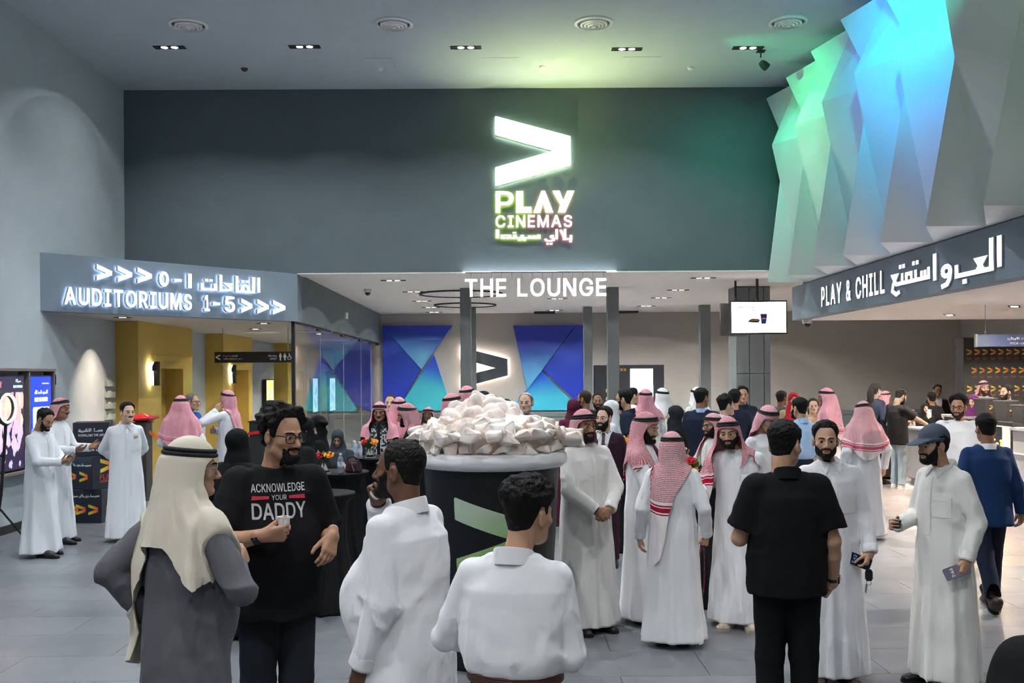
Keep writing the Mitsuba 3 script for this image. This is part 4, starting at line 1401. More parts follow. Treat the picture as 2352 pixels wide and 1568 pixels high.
sg = thing('snack_bar_lettering', 'white lettering PLAY & CHILL with an Arabic line on the snack bar fascia', 'sign')
lit_sign(sg, letters('PLAY & CHILL', -16.16, -13.46, 3.08, 3.395, .02, gapf=.30), FR, (4.6, 4.6, 5.0), None, gap=.006)
lit_sign(sg, [('letter', arabic(['s', 'T', 'm', 'T', 'E2'], -13.25, -12.02, 3.0, 3.40, 1.15, .02)), ('letter', arabic(['a'], -11.93, -11.84, 3.10, 3.42, 1.2, .02)), ('letter', arabic(['w'], -11.72, -11.42, 2.98, 3.26, 1.2, .02)),
              ('letter', arabic(['a', 'l', 'E', 'B'], -11.36, -10.28, 2.99, 3.42, 1.2, .02))], FR, (4.6, 4.6, 5.0), None, gap=.006)

# the number beside the first portal, seen along its edge
nm = thing('number_sign', 'glowing white number 1 with black face standing off the first ochre portal', 'sign')
one = Polygon([(0, 0), (.10, 0), (.10, .41), (.03, .41), (-.07, .33), (-.07, .25), (0, .29)])
fr1 = ((-6.08, 17.02, 1.87), (0, 1, 0), (0, 0, 1))
obj('light', onto(lift(prism(one.buffer(-.005), .07), .02), fr1), 'white_letter', nm, em=((9, 9, 8.4), .3))
obj('face', onto(lift(prism(one, .07), .09), fr1), 'black_matte', nm)
nm = thing('number_sign', 'small lit number on the second ochre portal behind the glass', 'sign')
for nn_, (yy) in enumerate((22.0,)):
    fr2 = ((-6.08, yy, 1.87), (0, 1, 0), (0, 0, 1))
    obj('light', onto(lift(prism(one.buffer(-.005), .05), .02), fr2), 'white_letter', nm, em=((7, 7, 6.4), .1))
    obj('face', onto(lift(prism(one, .06), .07), fr2), 'black_matte', nm)


def downlight(x, y, z, warm=False, em=9, label='', group='twin downlights of the main ceiling', ang=0, n=2, lamp=None):
    k = thing('downlight', label, 'downlight', group)
    w = .115 * n
    q = T().translate([x, y, z]).rotate([0, 0, 1], ang)
    fr = cat(bx(-w, w, -.075, -.060, -.006, .0), bx(-w, w, .060, .075, -.006, 0), bx(-w, -w + .015, -.06, .06, -.006, 0), bx(w - .015, w, -.06, .06, -.006, 0), bx(-w + .015, w - .015, -.06, .06, -.002, -.001))
    obj('frame', fr, 'black_matte', k, tw=q)
    for i in range(n):
        cx = (i - (n - 1) / 2) * .135 * 1.1
        obj('lens', lathe([(.0, -.004), (.042, -.004), (.050, -.007), (.050, -.002)], 20, (cx, 0, 0)), 'white_letter', k, tw=q, em=(tuple(em * c for c in ((1, .86, .70) if warm else (1, 1, 1))), .03))


for x, y, w_ in ((-4.94, 14.8, 'beside the left wall'), (-2.94, 14.8, 'second from the left wall'), (-.55, 14.87, 'above the chevron emblem'), (1.87, 14.98, 'right of the chevron emblem'), (3.69, 14.95, 'beside the coloured panels')):
    downlight(x, y, ZC, em=14, label='black framed twin downlight in the tall ceiling, ' + w_)
lz = [(-2.05, 18.4, 'nearest the dark bulkhead'), (-1.9, 20.9, 'second from the bulkhead'), (-1.95, 23.5, 'third from the bulkhead'), (-1.9, 25.7, 'beside the far ceiling ring'), (-1.95, 27.6, 'beside the slot vent'),
      (3.66, 18.3, 'nearest the hanging screen'), (3.65, 20.9, 'left of the big pillar'), (3.62, 23.0, 'third towards the big pillar'), (3.66, 25.7, 'farthest of the right row'), (1.22, 23.0, 'behind the letters'), (1.36, 27.2, 'above the right blue panels'), (6.2, 27.4, 'far behind the hanging screen')]
for x, y, w_ in lz:
    downlight(x, y, ZL, True, em=8, label='twin downlight in the lounge ceiling, ' + w_, group='twin downlights of the lounge ceiling')
for x, y, w_ in ((-5.95, 15.55, 'next to the fascia edge'), (-4.25, 17.6, 'right of the hanging sign'), (-4.9, 19.6, 'above the hanging sign'), (-4.1, 22.0, 'beyond the hanging sign')):
    downlight(x, y, ZS, True, em=10, label='downlight in the corridor soffit, ' + w_, group='downlights of the corridor soffit', n=1)
for x, y, w_ in ((7.35, 16.4, 'nearest the soffit edge'), (7.4, 14.4, 'above the pick-up sign'), (7.4, 10.5, 'over the popcorn counter')):
    downlight(x, y, ZS, True, em=9, label='twin downlight in the snack bar soffit, ' + w_, group='twin downlights of the snack bar soffit', ang=60)


def diffuser(x, y, z, r, where):
    k = thing('air_diffuser', 'round white ring air diffuser in the tall ceiling, ' + where, 'air vent', 'round air diffusers in the ceiling')
    obj('frame', lathe([(r, 0), (r, -.015), (r * .86, -.03), (r * .82, 0)], 36, (x, y, z)), 'white_plastic', k)
    for i, q in enumerate((.70, .52, .34)):
        obj('ring', lathe([(r * q, 0.0), (r * q, -.035 - .008 * i), (r * (q - .10), -.045 - .008 * i), (r * (q - .13), 0.0)], 32, (x, y, z)), 'white_plastic', k)
    obj('disc', lathe([(0, -.07), (r * .12, -.066), (r * .16, -.05), (r * .1, 0.0)], 24, (x, y, z)), 'white_plastic', k)
    obj('throat', lathe([(0, -.004), (r * .82, -.004), (r * .83, -.001)], 32, (x, y, z)), 'dark_trim', k)


for x, w_ in ((-4.36, 'leftmost, beside the left wall'), (-1.51, 'left of the chevron emblem'), (1.27, 'above the chevron emblem'), (3.98, 'rightmost, beside the coloured panels')):
    diffuser(x, 13.85, ZC, .27, w_)
for x, y, w_ in ((-4.1, 15.83, 'brass coloured sprinkler disc, leftmost'), (-1.95, 15.83, 'white smoke detector disc, second'), (.63, 15.8, 'pale sensor disc above the emblem'), (3.0, 15.9, 'pale sensor disc, rightmost')):
    solo('smoke_detector', 'small ' + w_ + ' on the tall ceiling', 'detector', lathe([(0, -.045), (.03, -.043), (.05, -.02), (.055, 0)], 20, (x, y, ZC)), 'leather_brown' if 'brass' in w_ else 'white_plastic', 'small discs on the tall ceiling')
for x0, x1, w_ in ((-.32, .27, 'above the chevron emblem'), (1.85, 2.45, 'right of the chevron emblem'), (-2.2, -1.7, 'left of the chevron emblem')):
    solo('access_hatch', 'flush white ceiling access hatch with thin shadow gap, ' + w_, 'hatch', cat(bx(x0, x1, 15.35, 15.362, ZC - .004, ZC + .001), bx(x0, x0 + .012, 15.35, 15.85, ZC - .004, ZC + .001), bx(x1 - .012, x1, 15.35, 15.85, ZC - .004, ZC + .001), bx(x0 + .012, x1 - .012, 15.362, 15.85, ZC - .003, ZC + .001)), 'paint_ceiling', 'access hatches of the tall ceiling')
k = thing('spotlight', 'small black adjustable spotlight on the ceiling next to the coloured panels', 'spotlight')
obj('bracket', cat(tube([(3.92, 15.1, ZC), (3.92, 15.1, ZC - .10)], .012, 8), bx(3.86, 3.98, 15.04, 15.16, ZC - .012, ZC)), 'black_matte', k)
obj('housing', onto(lathe([(0, 0), (.045, .005), (.062, .06), (.065, .13), (.058, .13)], 24), ((3.92, 15.1, ZC - .17), (0, .8, .6), (.6, -.5, .6))), 'black_matte', k)
obj('lens', onto(lathe([(0, .125), (.056, .125), (.057, .12)], 24), ((3.92, 15.1, ZC - .17), (0, .8, .6), (.6, -.5, .6))), 'white_letter', k, em=((2, 7, 3.5), .03))

# lounge ceiling fittings
for x, y, r, w_ in ((-.93, 21.4, .9, 'nearer and larger'), (-.98, 24.8, .78, 'farther and smaller')):
    k = thing('ceiling_ring', f'round white ceiling disc with black shadow gap in the lounge, {w_}', 'ceiling light', 'round recessed discs of the lounge ceiling')
    obj('rim', lathe([(r, 0), (r, -.03), (r - .05, -.03), (r - .05, 0)], 48, (x, y, ZL)), 'black_matte', k)
    obj('disc', lathe([(0, -.012), (r - .05, -.012), (r - .05, 0)], 48, (x, y, ZL)), 'white_plastic', k)
for x0, x1, y, w_ in ((.83, 1.40, 27.6, 'left of the tall column'), (3.2, 3.72, 27.6, 'right of the tall column')):
    solo('slot_vent', f'black slot vent at the far end of the lounge, {w_}', 'air vent', bx(x0, x1, y, y + .35, ZL - .05, ZL), 'black_matte', 'slot vents of the lounge ceiling')


def dome(x, y, z, label):
    k = thing('security_camera', label, 'security camera', None)
    obj('base', lathe([(.085, 0), (.085, -.05), (.07, -.07), (.055, -.07)], 24, (x, y, z)), 'white_plastic', k)
    obj('dome', lathe([(.058, -.068), (.052, -.10), (.03, -.125), (0, -.132)], 24, (x, y, z)), 'black_gloss', k)


dome(-2.77, 20.2, ZL, 'white dome camera with dark lens on the lounge ceiling beside the bulkhead')
dome(5.36, 17.6, ZS, 'white dome camera hanging under the corner of the snack bar fascia')
solo('junction_box', 'small white sensor box on the dark bulkhead above the glass', 'sensor', bx(CX, CX + .05, 21.9, 22.2, 3.28, 3.42, .006), 'white_plastic')

# corridor fittings
for x, y, r, w_ in ((-5.0, 20.6, .38, 'nearer'), (-4.3, 25.3, .40, 'farther'), (-3.95, 20.7, .38, 'beside the black post')):
    solo('ceiling_speaker', f'flat white round disc lamp on the corridor soffit, {w_}', 'ceiling light', lathe([(0, -.03), (r - .02, -.03), (r, -.015), (r, 0)], 32, (x, y, ZS)), 'white_plastic', 'round discs of the corridor soffit')
k = thing('hanging_sign', 'black hanging direction sign with toilet symbols across the corridor', 'sign')
obj('board', bx(-5.52, -4.0, 18.97, 19.03, 2.28, 2.485, .004), 'black_matte', k)
for x in (-5.37, -4.13):
    obj('rod', tube([(x, 19, 2.48), (x, 19, ZS)], .008, 6), 'grey_metal', k)
fs = ((0, 18.968, 0), (1, 0, 0), (0, 0, 1))


def arrow_v(x0, x1, y0, y1, turn):
    p = affinity.rotate(Polygon([(-.5, -.5), (.5, -.1), (.5, .1), (-.5, .5), (-.5, .25), (.15, 0), (-.5, -.25)]), turn, origin=(0, 0))
    return affinity.translate(affinity.scale(p, x1 - x0, y1 - y0, origin=(0, 0)), (x0 + x1) / 2, (y0 + y1) / 2)


def man_icon(x, y, h, skirt=False):
    body = Polygon([(-.16, .30), (.16, .30), (.26, -.10), (.10, -.10), (.08, -.48), (-.08, -.48), (-.10, -.10), (-.26, -.10)]) if skirt else Polygon([(-.17, .30), (.17, .30), (.17, -.05), (.09, -.05), (.09, -.48), (-.09, -.48), (-.09, -.05), (-.17, -.05)])
    return affinity.translate(affinity.scale(unary_union([body, Point(0, .42).buffer(.09)]), h, h, origin=(0, 0)), x, y)


def chair_icon(x, y, h):
    p = unary_union([Point(0, -.15).buffer(.27).difference(Point(0, -.15).buffer(.19)).difference(sbox(0, -.05, .4, .3)), Point(-.02, .40).buffer(.08), LineString([(-.02, .3), (.0, .02), (.22, .02), (.32, -.32), (.42, -.32)]).buffer(.045), LineString([(0, .18), (.2, .18)]).buffer(.035)])
    return affinity.translate(affinity.scale(p, h, h, origin=(0, 0)), x, y)


mat('ink_white', (.75, .76, .77), .6)
obj('lettering', onto(cat(prism(arrow_v(-5.50, -5.41, 2.33, 2.44, 180), .002), words('AUDITORIUMS 1, 2 & 3', -5.35, -5.0, 2.335, 2.365), arabic(['a', 'l', 'q', 'A', 'e', 'A', 't', ' ', '1', ' ', '2', ' ', 'w', ' ', '2'], -5.35, -5.08, 2.385, 2.425), words('TOILET', -4.47, -4.34, 2.335, 2.365),
                          arabic(['d', 'w', 'r', 'o', ' ', 'm', 'i', 'A', 'o'], -4.5, -4.34, 2.385, 2.43), prism(unary_union([man_icon(-4.27, 2.385, .14), man_icon(-4.185, 2.385, .14, True), chair_icon(-4.10, 2.385, .14)]), .002), prism(arrow_v(-4.05, -4.01, 2.33, 2.44, 90), .002)), fs), 'ink_white', k)

# lit posters and displays: plain abstract pictures
def display(name, label, frame, w, h, fn, t=.05, items=(), cat_='display', em=True, frame_mat='black_gloss', stand=False):
    k = thing(name, label, cat_)
    if stand:
        obj('stand', onto(lift(prism(sbox(.05, -frame[0][2], w - .05, -.02), t * .8), -t), frame), frame_mat, k)
    obj('case', onto(lift(prism(sbox(-.02, -.02, w + .02, h + .02), t), -t), frame), frame_mat, k)
    obj('screen', onto(lift(prism(sbox(0, 0, w, h), .003), .0005), frame), 'black_gloss', k, em=(fn, .1))
    for nm_, m, c, e in items:
        key = obj(nm_, onto(lift(m, .0045), frame), 'ink_white', k, kind='stuff' if nm_.startswith('picture') else None)
        scene[key]['emitter'] = {'type': 'area', 'radiance': {'type': 'rgb', 'value': list(c)}, 'sampling_weight': .02}
    return k


FL = ((LX + .12, 0, 0), (0, 1, 0), (0, 0, 1))


def blotches(w, z0, z1, n, seed, sx, sz):
    """Soft flame-like blots for the abstract picture on a screen."""
    r = np.random.default_rng(seed)
    out = []
    for _ in range(n):
        x, z = r.uniform(.05, w - .05), r.uniform(z0, z1)
        q = [(x + sx * r.uniform(.5, 1) * math.cos(t) * (1 - .6 * max(0, math.sin(t))), z + sz * r.uniform(.6, 1.1) * math.sin(t)) for t in np.linspace(0, 2 * PI, 11)[:-1]]
        out.append(Polygon(q).buffer(0))
    return prism(unary_union(out).intersection(sbox(.01, z0 - .1, w - .01, z1)), .001)


display('digital_poster', 'lit film display with fiery orange and purple picture behind the ring light', ((LX + .12, 12.45, .83), (0, 1, 0), (0, 0, 1)), .70, 1.20, (.03, .02, .05),
        items=[('picture_red', blotches(.70, .55, 1.0, 26, 1, .09, .16), (.55, .05, .02), 1), ('picture_orange', lift(blotches(.70, .62, 1.0, 16, 2, .05, .12), .001), (.75, .24, .05), 1), ('picture_purple', lift(blotches(.70, .30, .68, 20, 3, .06, .11), .0015), (.22, .05, .26), 1),
               ('picture_pale', lift(blotches(.70, .25, .95, 9, 4, .010, .07), .002), (.7, .45, .35), 1), ('picture_blue', lift(blotches(.70, .05, .5, 12, 5, .04, .05), .002), (.05, .08, .25), 1),
               ('lettering', cat(words('NOW SHOWING', .42, .66, 1.055, 1.09), arabic(['H', 'r', 'A', 'l'], .48, .62, 1.12, 1.17)), (.3, .7, .9), 1), ('red_lettering', words('PLAY', .02, .12, 1.06, 1.14), (.6, .03, .02), 1)])
k = display('digital_poster', 'lit blue information display headed MOVIE AGE RATINGS on the left wall', ((LX + .12, 13.33, .83), (0, 1, 0), (0, 0, 1)), .62, 1.20, (.008, .05, .62),
            items=[('card', prism(sbox(.07, .0, .55, .79).buffer(-.03).buffer(.03), .001), (.40, .66, .95), 1), ('lettering', cat(words('MOVIE AGE RATINGS', .12, .50, .86, .92), arabic(['a', 'l', 'T', 'S', 'n', 'i', 'd', ' ', 'a', 'l', 's', 'e', ' ', 'l', 'l', 'A', 'd'], .12, .50, .955, 1.02), words('MINISTRY OF MEDIA', .34, .54, 1.10, 1.115)), (.8, .85, .95), 1),
                   ('cone', prism(Polygon([(.28, .62), (.34, .62), (.31, .73)]), .002), (.02, .30, .16), 1), ('cone', prism(Polygon([(.27, .40), (.33, .40), (.30, .51)]), .002), (.55, .42, .2), 1),
                   ('row', cat(*[prism(sbox(.10, z, .24, z + .02), .002) for z in (.66, .45, .42, .24, .21)]), (.1, .2, .5), 1)])
k = thing('timber_rack', 'grey brown timber frame around the lit displays on the left wall', 'rack')
for y0, y1, z0, z1, n_ in ((10.6, 14.02, 2.10, 2.14, 'top_rail'), (10.6, 14.02, .76, .80, 'bottom_rail')):
    obj(n_, bx(LX + .002, LX + .16, y0, y1, z0, z1, .004), 'wood_grey', k)
for y in (11.3, 12.38, 13.25, 13.98):
    obj('upright', bx(LX + .002, LX + .15, y, y + .035, .80, 2.10, .004), 'wood_grey', k)
k = thing('blade_sign', 'small black toilet blade sign with white symbols beside the blue display', 'sign')
obj('board', bx(LX + .002, LX + .135, 14.06, 14.075, 1.915, 2.06), 'black_matte', k)
obj('symbols', onto(prism(unary_union([man_icon(LX + .03, 1.99, .11), chair_icon(LX + .07, 1.99, .11), arrow_v(LX + .105, LX + .125, 1.97, 2.01, 0)]), .002), ((0, 14.059, 0), (1, 0, 0), (0, 0, 1))), 'ink_white', k)


display('corridor_poster', 'slim lit yellow poster display on the corridor wall', ((LX + .12, 26.5, .9), (0, 1, 0), (0, 0, 1)), .8, 1.02, (.8, .75, .25), t=.1, items=[('picture', blotches(.8, .15, .75, 12, 6, .09, .1), (.25, .3, .6), 1), ('heading', prism(sbox(.1, .86, .7, .9), .002), (.5, .45, .1), 1)])
display('corridor_poster', 'slim lit pale blue poster display next to the third portal', ((LX + .5, 30.9, .9), (0, 1, 0), (0, 0, 1)), .8, 1.05, (.45, .75, .95), t=.1, stand=True, items=[('picture', blotches(.8, .15, .8, 12, 7, .09, .1), (.2, .3, .8), 1)])
display('corridor_poster', 'slim lit pale blue poster display seen through the glass', ((LX + .85, 31.9, .9), (0, 1, 0), (0, 0, 1)), 1.0, 1.05, (.55, .80, .95), t=.1, stand=True, items=[('picture', blotches(1.0, .15, .9, 12, 8, .08, .12), (.2, .3, .75), 1)])

for i, z in enumerate((1.93, 1.75, 1.57, 1.39)):
    k = thing('leaflet_holder', 'clear leaflet holder on the wall beside the first portal, ' + ('topmost', 'second from the top', 'third from the top', 'lowest')[i] + ' of four', 'leaflet holder', 'leaflet holders beside the portal')
    obj('back', bx(LX + .003, LX + .009, 16.1, 16.42, z - .055, z + .08), 'glass_edge', k)
    obj('pocket', bx(LX + .009, LX + .055, 16.1, 16.42, z - .06, z - .052), 'glass_edge', k)
    obj('front', bx(LX + .05, LX + .056, 16.1, 16.42, z - .052, z + .03), 'glass_edge', k)
    obj('leaflet', bx(LX + .014, LX + .022, 16.2, 16.32, z - .05, z + .05), 'white_plastic', k)

# the stack of printed boxes
HUE = ((.55, .62, .10), (.85, .42, .04), (.75, .06, .04))


def hued(m, x0, x1):
    """Vertex colours of the printed chevrons: green to orange to red along x."""
    t = np.clip((np.asarray(m.vertices)[:, 0] - x0) / (x1 - x0), 0, 1)
    return np.stack([np.interp(t, [0, .45, 1], [h[i] for h in HUE]) for i in range(3)], 1)


def fine(m, e):
    v, f = trimesh.remesh.subdivide_to_size(m.vertices, m.faces, e, max_iter=6)
    return tm(v, f)


def chevron_print(name, x0, x1, y0, y1, frame, parent, tw=None):
    m = fine(prism(chevron(x0, x1, y0, y1), .002), max(.03, (x1 - x0) / 3))
    c = hued(m, x0, x1)
    obj(name, onto(m, frame), 'painted', parent, color=c, tw=tw)


def stack_box(label, z, ang, s, front, side):
    k = thing('display_box', label, 'display box', 'stacked printed boxes beside the left wall')
    q = T().translate([-5.80, 14.05, z]).rotate([0, 0, 1], ang)
    obj('box', bx(-s / 2, s / 2, -s / 2, s / 2, 0, .462, .004), 'box_navy', k, tw=q)
    for ms, fr in ((front, ((-s / 2, -s / 2 - .0005, 0), (1, 0, 0), (0, 0, 1))), (side, None)):
        for n_, m, mt in ms:
            if mt == 'hue':
                obj(n_, onto(m[0], m[1]), 'painted', k, color=m[2], tw=q)
            else:
                obj(n_, onto(m, fr) if fr else m, mt, k, tw=q)


mat('box_navy', (.018, .022, .032), .45)
mat('orange_print', (.35, .10, .03), .6)
mat('red_print', (.42, .03, .04), .6)
s_ = .47
FF, FS, FSL = ((-s_ / 2, -s_ / 2 - .0006, 0), (1, 0, 0), (0, 0, 1)), ((s_ / 2 + .0006, -s_ / 2, 0), (0, 1, 0), (0, 0, 1)), ((-s_ / 2 - .0006, s_ / 2, 0), (0, -1, 0), (0, 0, 1))


def hm_(x0, x1, y0, y1, fr):
    m = fine(prism(chevron(x0, x1, y0, y1), .002), .04)
    return (m, fr, hued(m, x0, x1))


tag_ = ['#', 'E', 'i', 'S', 'H', 'A', '_', 'm', 'E2', '_', 'b', 'la', 'y', '_', 's', 'i', 'n', 'm', 'A']
stack_box('lowest printed box of the stack, with two chevrons below a hashtag line', 0, -5, s_, [('hashtag', arabic(tag_, .03, .44, .345, .40), 'ink_white')],
          [('chevron', hm_(.10, .24, .11, .26, FF), 'hue'), ('chevron', hm_(.28, .42, .11, .26, FF), 'hue'), ('chevron', hm_(-.06, .07, .11, .26, ((-s_ / 2 + .07, -s_ / 2 - .0006, 0), (1, 0, 0), (0, 0, 1))), 'hue')])
stack_box('middle printed box of the stack, turned, with the word PLAY on its narrow side', .464, -24, s_, [('hashtag', arabic(tag_[:12], .10, .44, .31, .36), 'ink_white')],
          [('chevron', hm_(.22, .38, .10, .25, FF), 'hue'), ('chevron', hm_(.0, .16, .10, .25, FF), 'hue'), ('side_chevron', hm_(.13, .34, .22, .42, FS), 'hue'), ('word', onto(words('PLAY', .12, .36, .13, .20), FS), 'red_print'), ('word', onto(words('CINEMAS', .12, .36, .09, .12), FS), 'orange_print')])
stack_box('topmost printed box of the stack, lettered DOWNLOAD THE APP', .928, 16, s_, [('arabic_line', arabic(['h', 'm', '.', '.', 'l', ' ', 'a', 'l', 'T', 'Tt', 'b', 'i', 'q'], .07, .39, .325, .385), 'ink_white'), ('lettering', words('DOWNLOAD THE APP', .07, .40, .27, .305), 'ink_white'),
          ('store_lettering', cat(words('Google Play', .29, .44, .135, .17), words('GET IT ON', .29, .35, .182, .192), words('App Store', .29, .44, .06, .095), words('Download on the', .29, .42, .105, .116), prism(Polygon([(.24, .13), (.275, .155), (.24, .18)]), .002), prism(Point(.258, .083).buffer(.016), .002)), 'ink_white')],
          [('side_print', onto(prism(Polygon([(.14, 0.02), (s_, .02), (s_, .25), (.12, .42), (.05, .42)]), .001), FSL), 'red_print'), ('side_lettering', onto(cat(arabic(['T', 'h', 'r', 'b', 'o'], .24, .44, .25, .31, depth=.004), arabic(['b', 's', 'i'], .30, .44, .15, .20, depth=.004)), FSL), 'ink_white')])

# ring light
k = thing('ring_light', 'black ring light with glowing ring on a stand at the left edge', 'ring light')
rc = np.array([-5.75, 11.5, 1.665])
Rr = rot(85, 0, 8)
a = np.linspace(0, 2 * PI, 40, endpoint=False)


def ringpts(r, dy=0):
    return rc + np.stack([r * np.cos(a), np.full(40, dy), r * np.sin(a)], -1) @ Rr.T


obj('ring', tube(ringpts(.17), .030, 8, closed=True), 'dark_trim', k)
obj('lamp', tube(ringpts(.162, -.022), .017, 8, closed=True), 'white_letter', k, em=((6, 5.6, 5.2), .2))
obj('pole', cat(tube([rc + (0, 0, -.19), rc + (-.02, 0, -.5), rc + (-.06, 0, -1.0), rc + (-.10, 0, -1.25)], .018, 8), tube([rc + (0, 0, -.20), rc + (0, 0, -.15)], .03, 10)), 'black_matte', k)
for a_ in (0, 120, 240):
    t_ = math.radians(a_ + 40)
    obj('leg', tube([rc + (-.08, 0, -1.15), (rc[0] - .1 + .38 * math.cos(t_), rc[1] + .38 * math.sin(t_), .012)], .012, 6), 'black_matte', k)
obj('cable', tube([rc + (.02, -.02, -.25), rc + (.0, -.05, -.6), rc + (-.02, -.05, -.95), rc + (-.10, -.04, -1.3)], .005, 6), 'black_gloss', k)
k = thing('tablet', 'white tablet held at the left edge below the ring light', 'tablet')
obj('case', hull([rc + np.array([x, y, z]) for x in (-.35, -.03) for y in (-.12, -.10) for z in (-.62, -.44)]), 'white_plastic', k)
obj('arm', tube([rc + (-.05, -.09, -.53), rc + (-.04, 0, -.55)], .012, 6), 'black_matte', k)

# pedestals, cushion, ribbon
k = thing('pedestal', 'slim dark pedestal with chevron print carrying the red cushion', 'pedestal')
obj('body', bx(-6.03, -5.83, 16.2, 16.48, 0, 1.27, .004), 'dark_trim', k)
obj('top', bx(-6.05, -5.81, 16.18, 16.5, 1.27, 1.285, .003), 'black_matte', k)
obj('chevron', onto(hm_(0, .1, 0, .16, None)[0], ((-5.985, 16.198, .80), (1, 0, 0), (0, 0, 1))), 'painted', k, color=hm_(0, .1, 0, .16, None)[2])
obj('word', onto(words('PLAY', 0, .1, 0, .05), ((-5.985, 16.198, .70), (1, 0, 0), (0, 0, 1))), 'red_print', k)
F = Field((-.26, -.26, -.10), (.26, .26, .10), .012)
F.put(ell((0, 0, 0), (.20, .20, .062)), .02)
for a_, b_ in ((1, 1), (1, -1), (-1, 1), (-1, -1)):
    F.put(cone((0, 0, 0), (a_ * .20, b_ * .20, 0), .05, .008), .05)
mat('satin_red', (.42, .008, .025), .28, .6, sheen=.4)
cu = F.mesh(2)
cu.apply_translation((-5.93, 16.34, 1.345))
solo('cushion', 'shiny red satin cushion lying on the slim pedestal', 'cushion', cu, 'satin_red', smooth=True)
mat('ribbon_orange', (.85, .18, .02), .4)
mat('ribbon_red', (.62, .02, .02), .4)


def ribbon(pts, w, m, label):
    P = np.array(pts, float)
    v = np.vstack([P + [0, 0, w / 2], P - [0, 0, w / 2], P + [.004, .004, w / 2], P + [.004, .004, -w / 2]])
    n = len(P)
    f = []
    for i in range(n - 1):
        f += [(i, n + i, n + i + 1), (i, n + i + 1, i + 1), (2 * n + i, 3 * n + i + 1, 3 * n + i), (2 * n + i, 2 * n + i + 1, 3 * n + i + 1)]
    solo('ribbon', label, 'ribbon', tm(v, f), m)


ribbon([(-5.82, 16.3, 1.12 - .06 * t - .25 * math.sin(t * 1.2)) + np.array([.42 * t, .3 * t, 0]) for t in np.linspace(0, 1.3, 12)], .055, 'ribbon_orange', 'orange satin ribbon hanging from the cushion pedestal')
k = thing('pedestal', 'wide black pedestal behind the woman in the black abaya', 'pedestal')
obj('body', bx(-4.38, -3.95, 17.05, 17.40, 0, 1.235, .004), 'dark_trim', k)
obj('top', bx(-4.40, -3.93, 17.03, 17.42, 1.235, 1.25, .003), 'black_matte', k)
ribbon([(-4.40, 17.02, 1.03) + np.array([.12 * t, -.0 * t, .03 * math.sin(t)]) for t in np.linspace(0, 4.0, 10)], .05, 'ribbon_red', 'red satin ribbon across the wide black pedestal')

# ---------------------------------------------------------------- lounge back wall
def blue_grad(z0, z1, lo, hi, slant=0.0):
    def fn(p, n, uv):
        return mikit.mix(lo, hi, mikit.smoothstep(z0, z1, p.z + slant * p.x))
    return fn


for i, (lo, hi, z0, z1, sl) in enumerate((((.10, .32, .70), (.012, .030, .32), 2.3, 3.0, .1), ((.010, .035, .42), (.018, .045, .36), 1.0, 3.0, 0), ((.04, .42, .55), (.018, .07, .60), 1.0, 1.8, .25), ((.04, .40, .58), (.010, .045, .50), 1.0, 1.9, -.22), ((.09, .34, .62), (.016, .03, .33), 1.7, 2.9, -.1))):
    mat(f'blue_panel_{i}', mikit.proc(blue_grad(z0, z1, lo, hi, sl)), .5)


def wp(pts):
    return [((x - 1160) / 2287 * 28.15, 2 + (862 - .0072 * (x - 1160) - y) / 2287 * 28.15) for x, y in pts]


def art(label, pieces):
    k = thing('wall_art', label, 'wall panel')
    for name, pts, m, t in pieces:
        obj('panel', prism(Polygon(wp(pts)), t, ((0, LY, 0), (1, 0, 0), (0, 0, 1))), m, k)


art('large faceted blue wall panel left of the mirrored chevron', [('a', [(879, 748), (1039, 747), (968, 848), (889, 758)], 'blue_panel_0', .16), ('b', [(879, 748), (889, 758), (968, 848), (917, 931), (879, 945)], 'blue_panel_1', .12), ('c', [(997, 815), (1038, 942), (915, 944), (919, 930)], 'blue_panel_2', .09)])
art('large faceted blue wall panel right of the mirrored chevron', [('a', [(1180, 748), (1323, 746), (1246, 848), (1211, 894)], 'blue_panel_4', .14), ('b', [(1325, 746), (1344, 746), (1344, 942), (1316, 914), (1247, 849)], 'blue_panel_1', .10), ('c', [(1244, 852), (1314, 920), (1322, 942), (1176, 942), (1186, 922)], 'blue_panel_3', .08)])
mat('mirror_black', (.32, .32, .33), .06, metal=1.0)
k = thing('neon_chevron', 'mirrored chevron sign with glowing warm edge on the lounge wall', 'sign')
ch = Polygon(wp([(1060, 797), (1166, 824), (1166, 862), (1060, 890), (1060, 864), (1138, 845), (1060, 823)]))
obj('plate', prism(ch, .12, ((0, LY - .04, 0), (1, 0, 0), (0, 0, 1))), 'mirror_black', k)
obj('glow', prism(ch.buffer(.035, join_style=2).difference(ch.buffer(.002)), .06, ((0, LY - .03, 0), (1, 0, 0), (0, 0, 1))), 'white_letter', k, em=((5.0, 4.0, 3.2), .3))
k = struct('trim_2', bx(CX + .02, 12.9, LY - .55, LY - .02, 0, .82, .01), 'paint_column', label='low grey bench base along the lounge wall')
struct('upholstery', bx(CX + .02, 12.9, LY - .50, LY - .03, .82, .96, .02), 'paint_column', k)

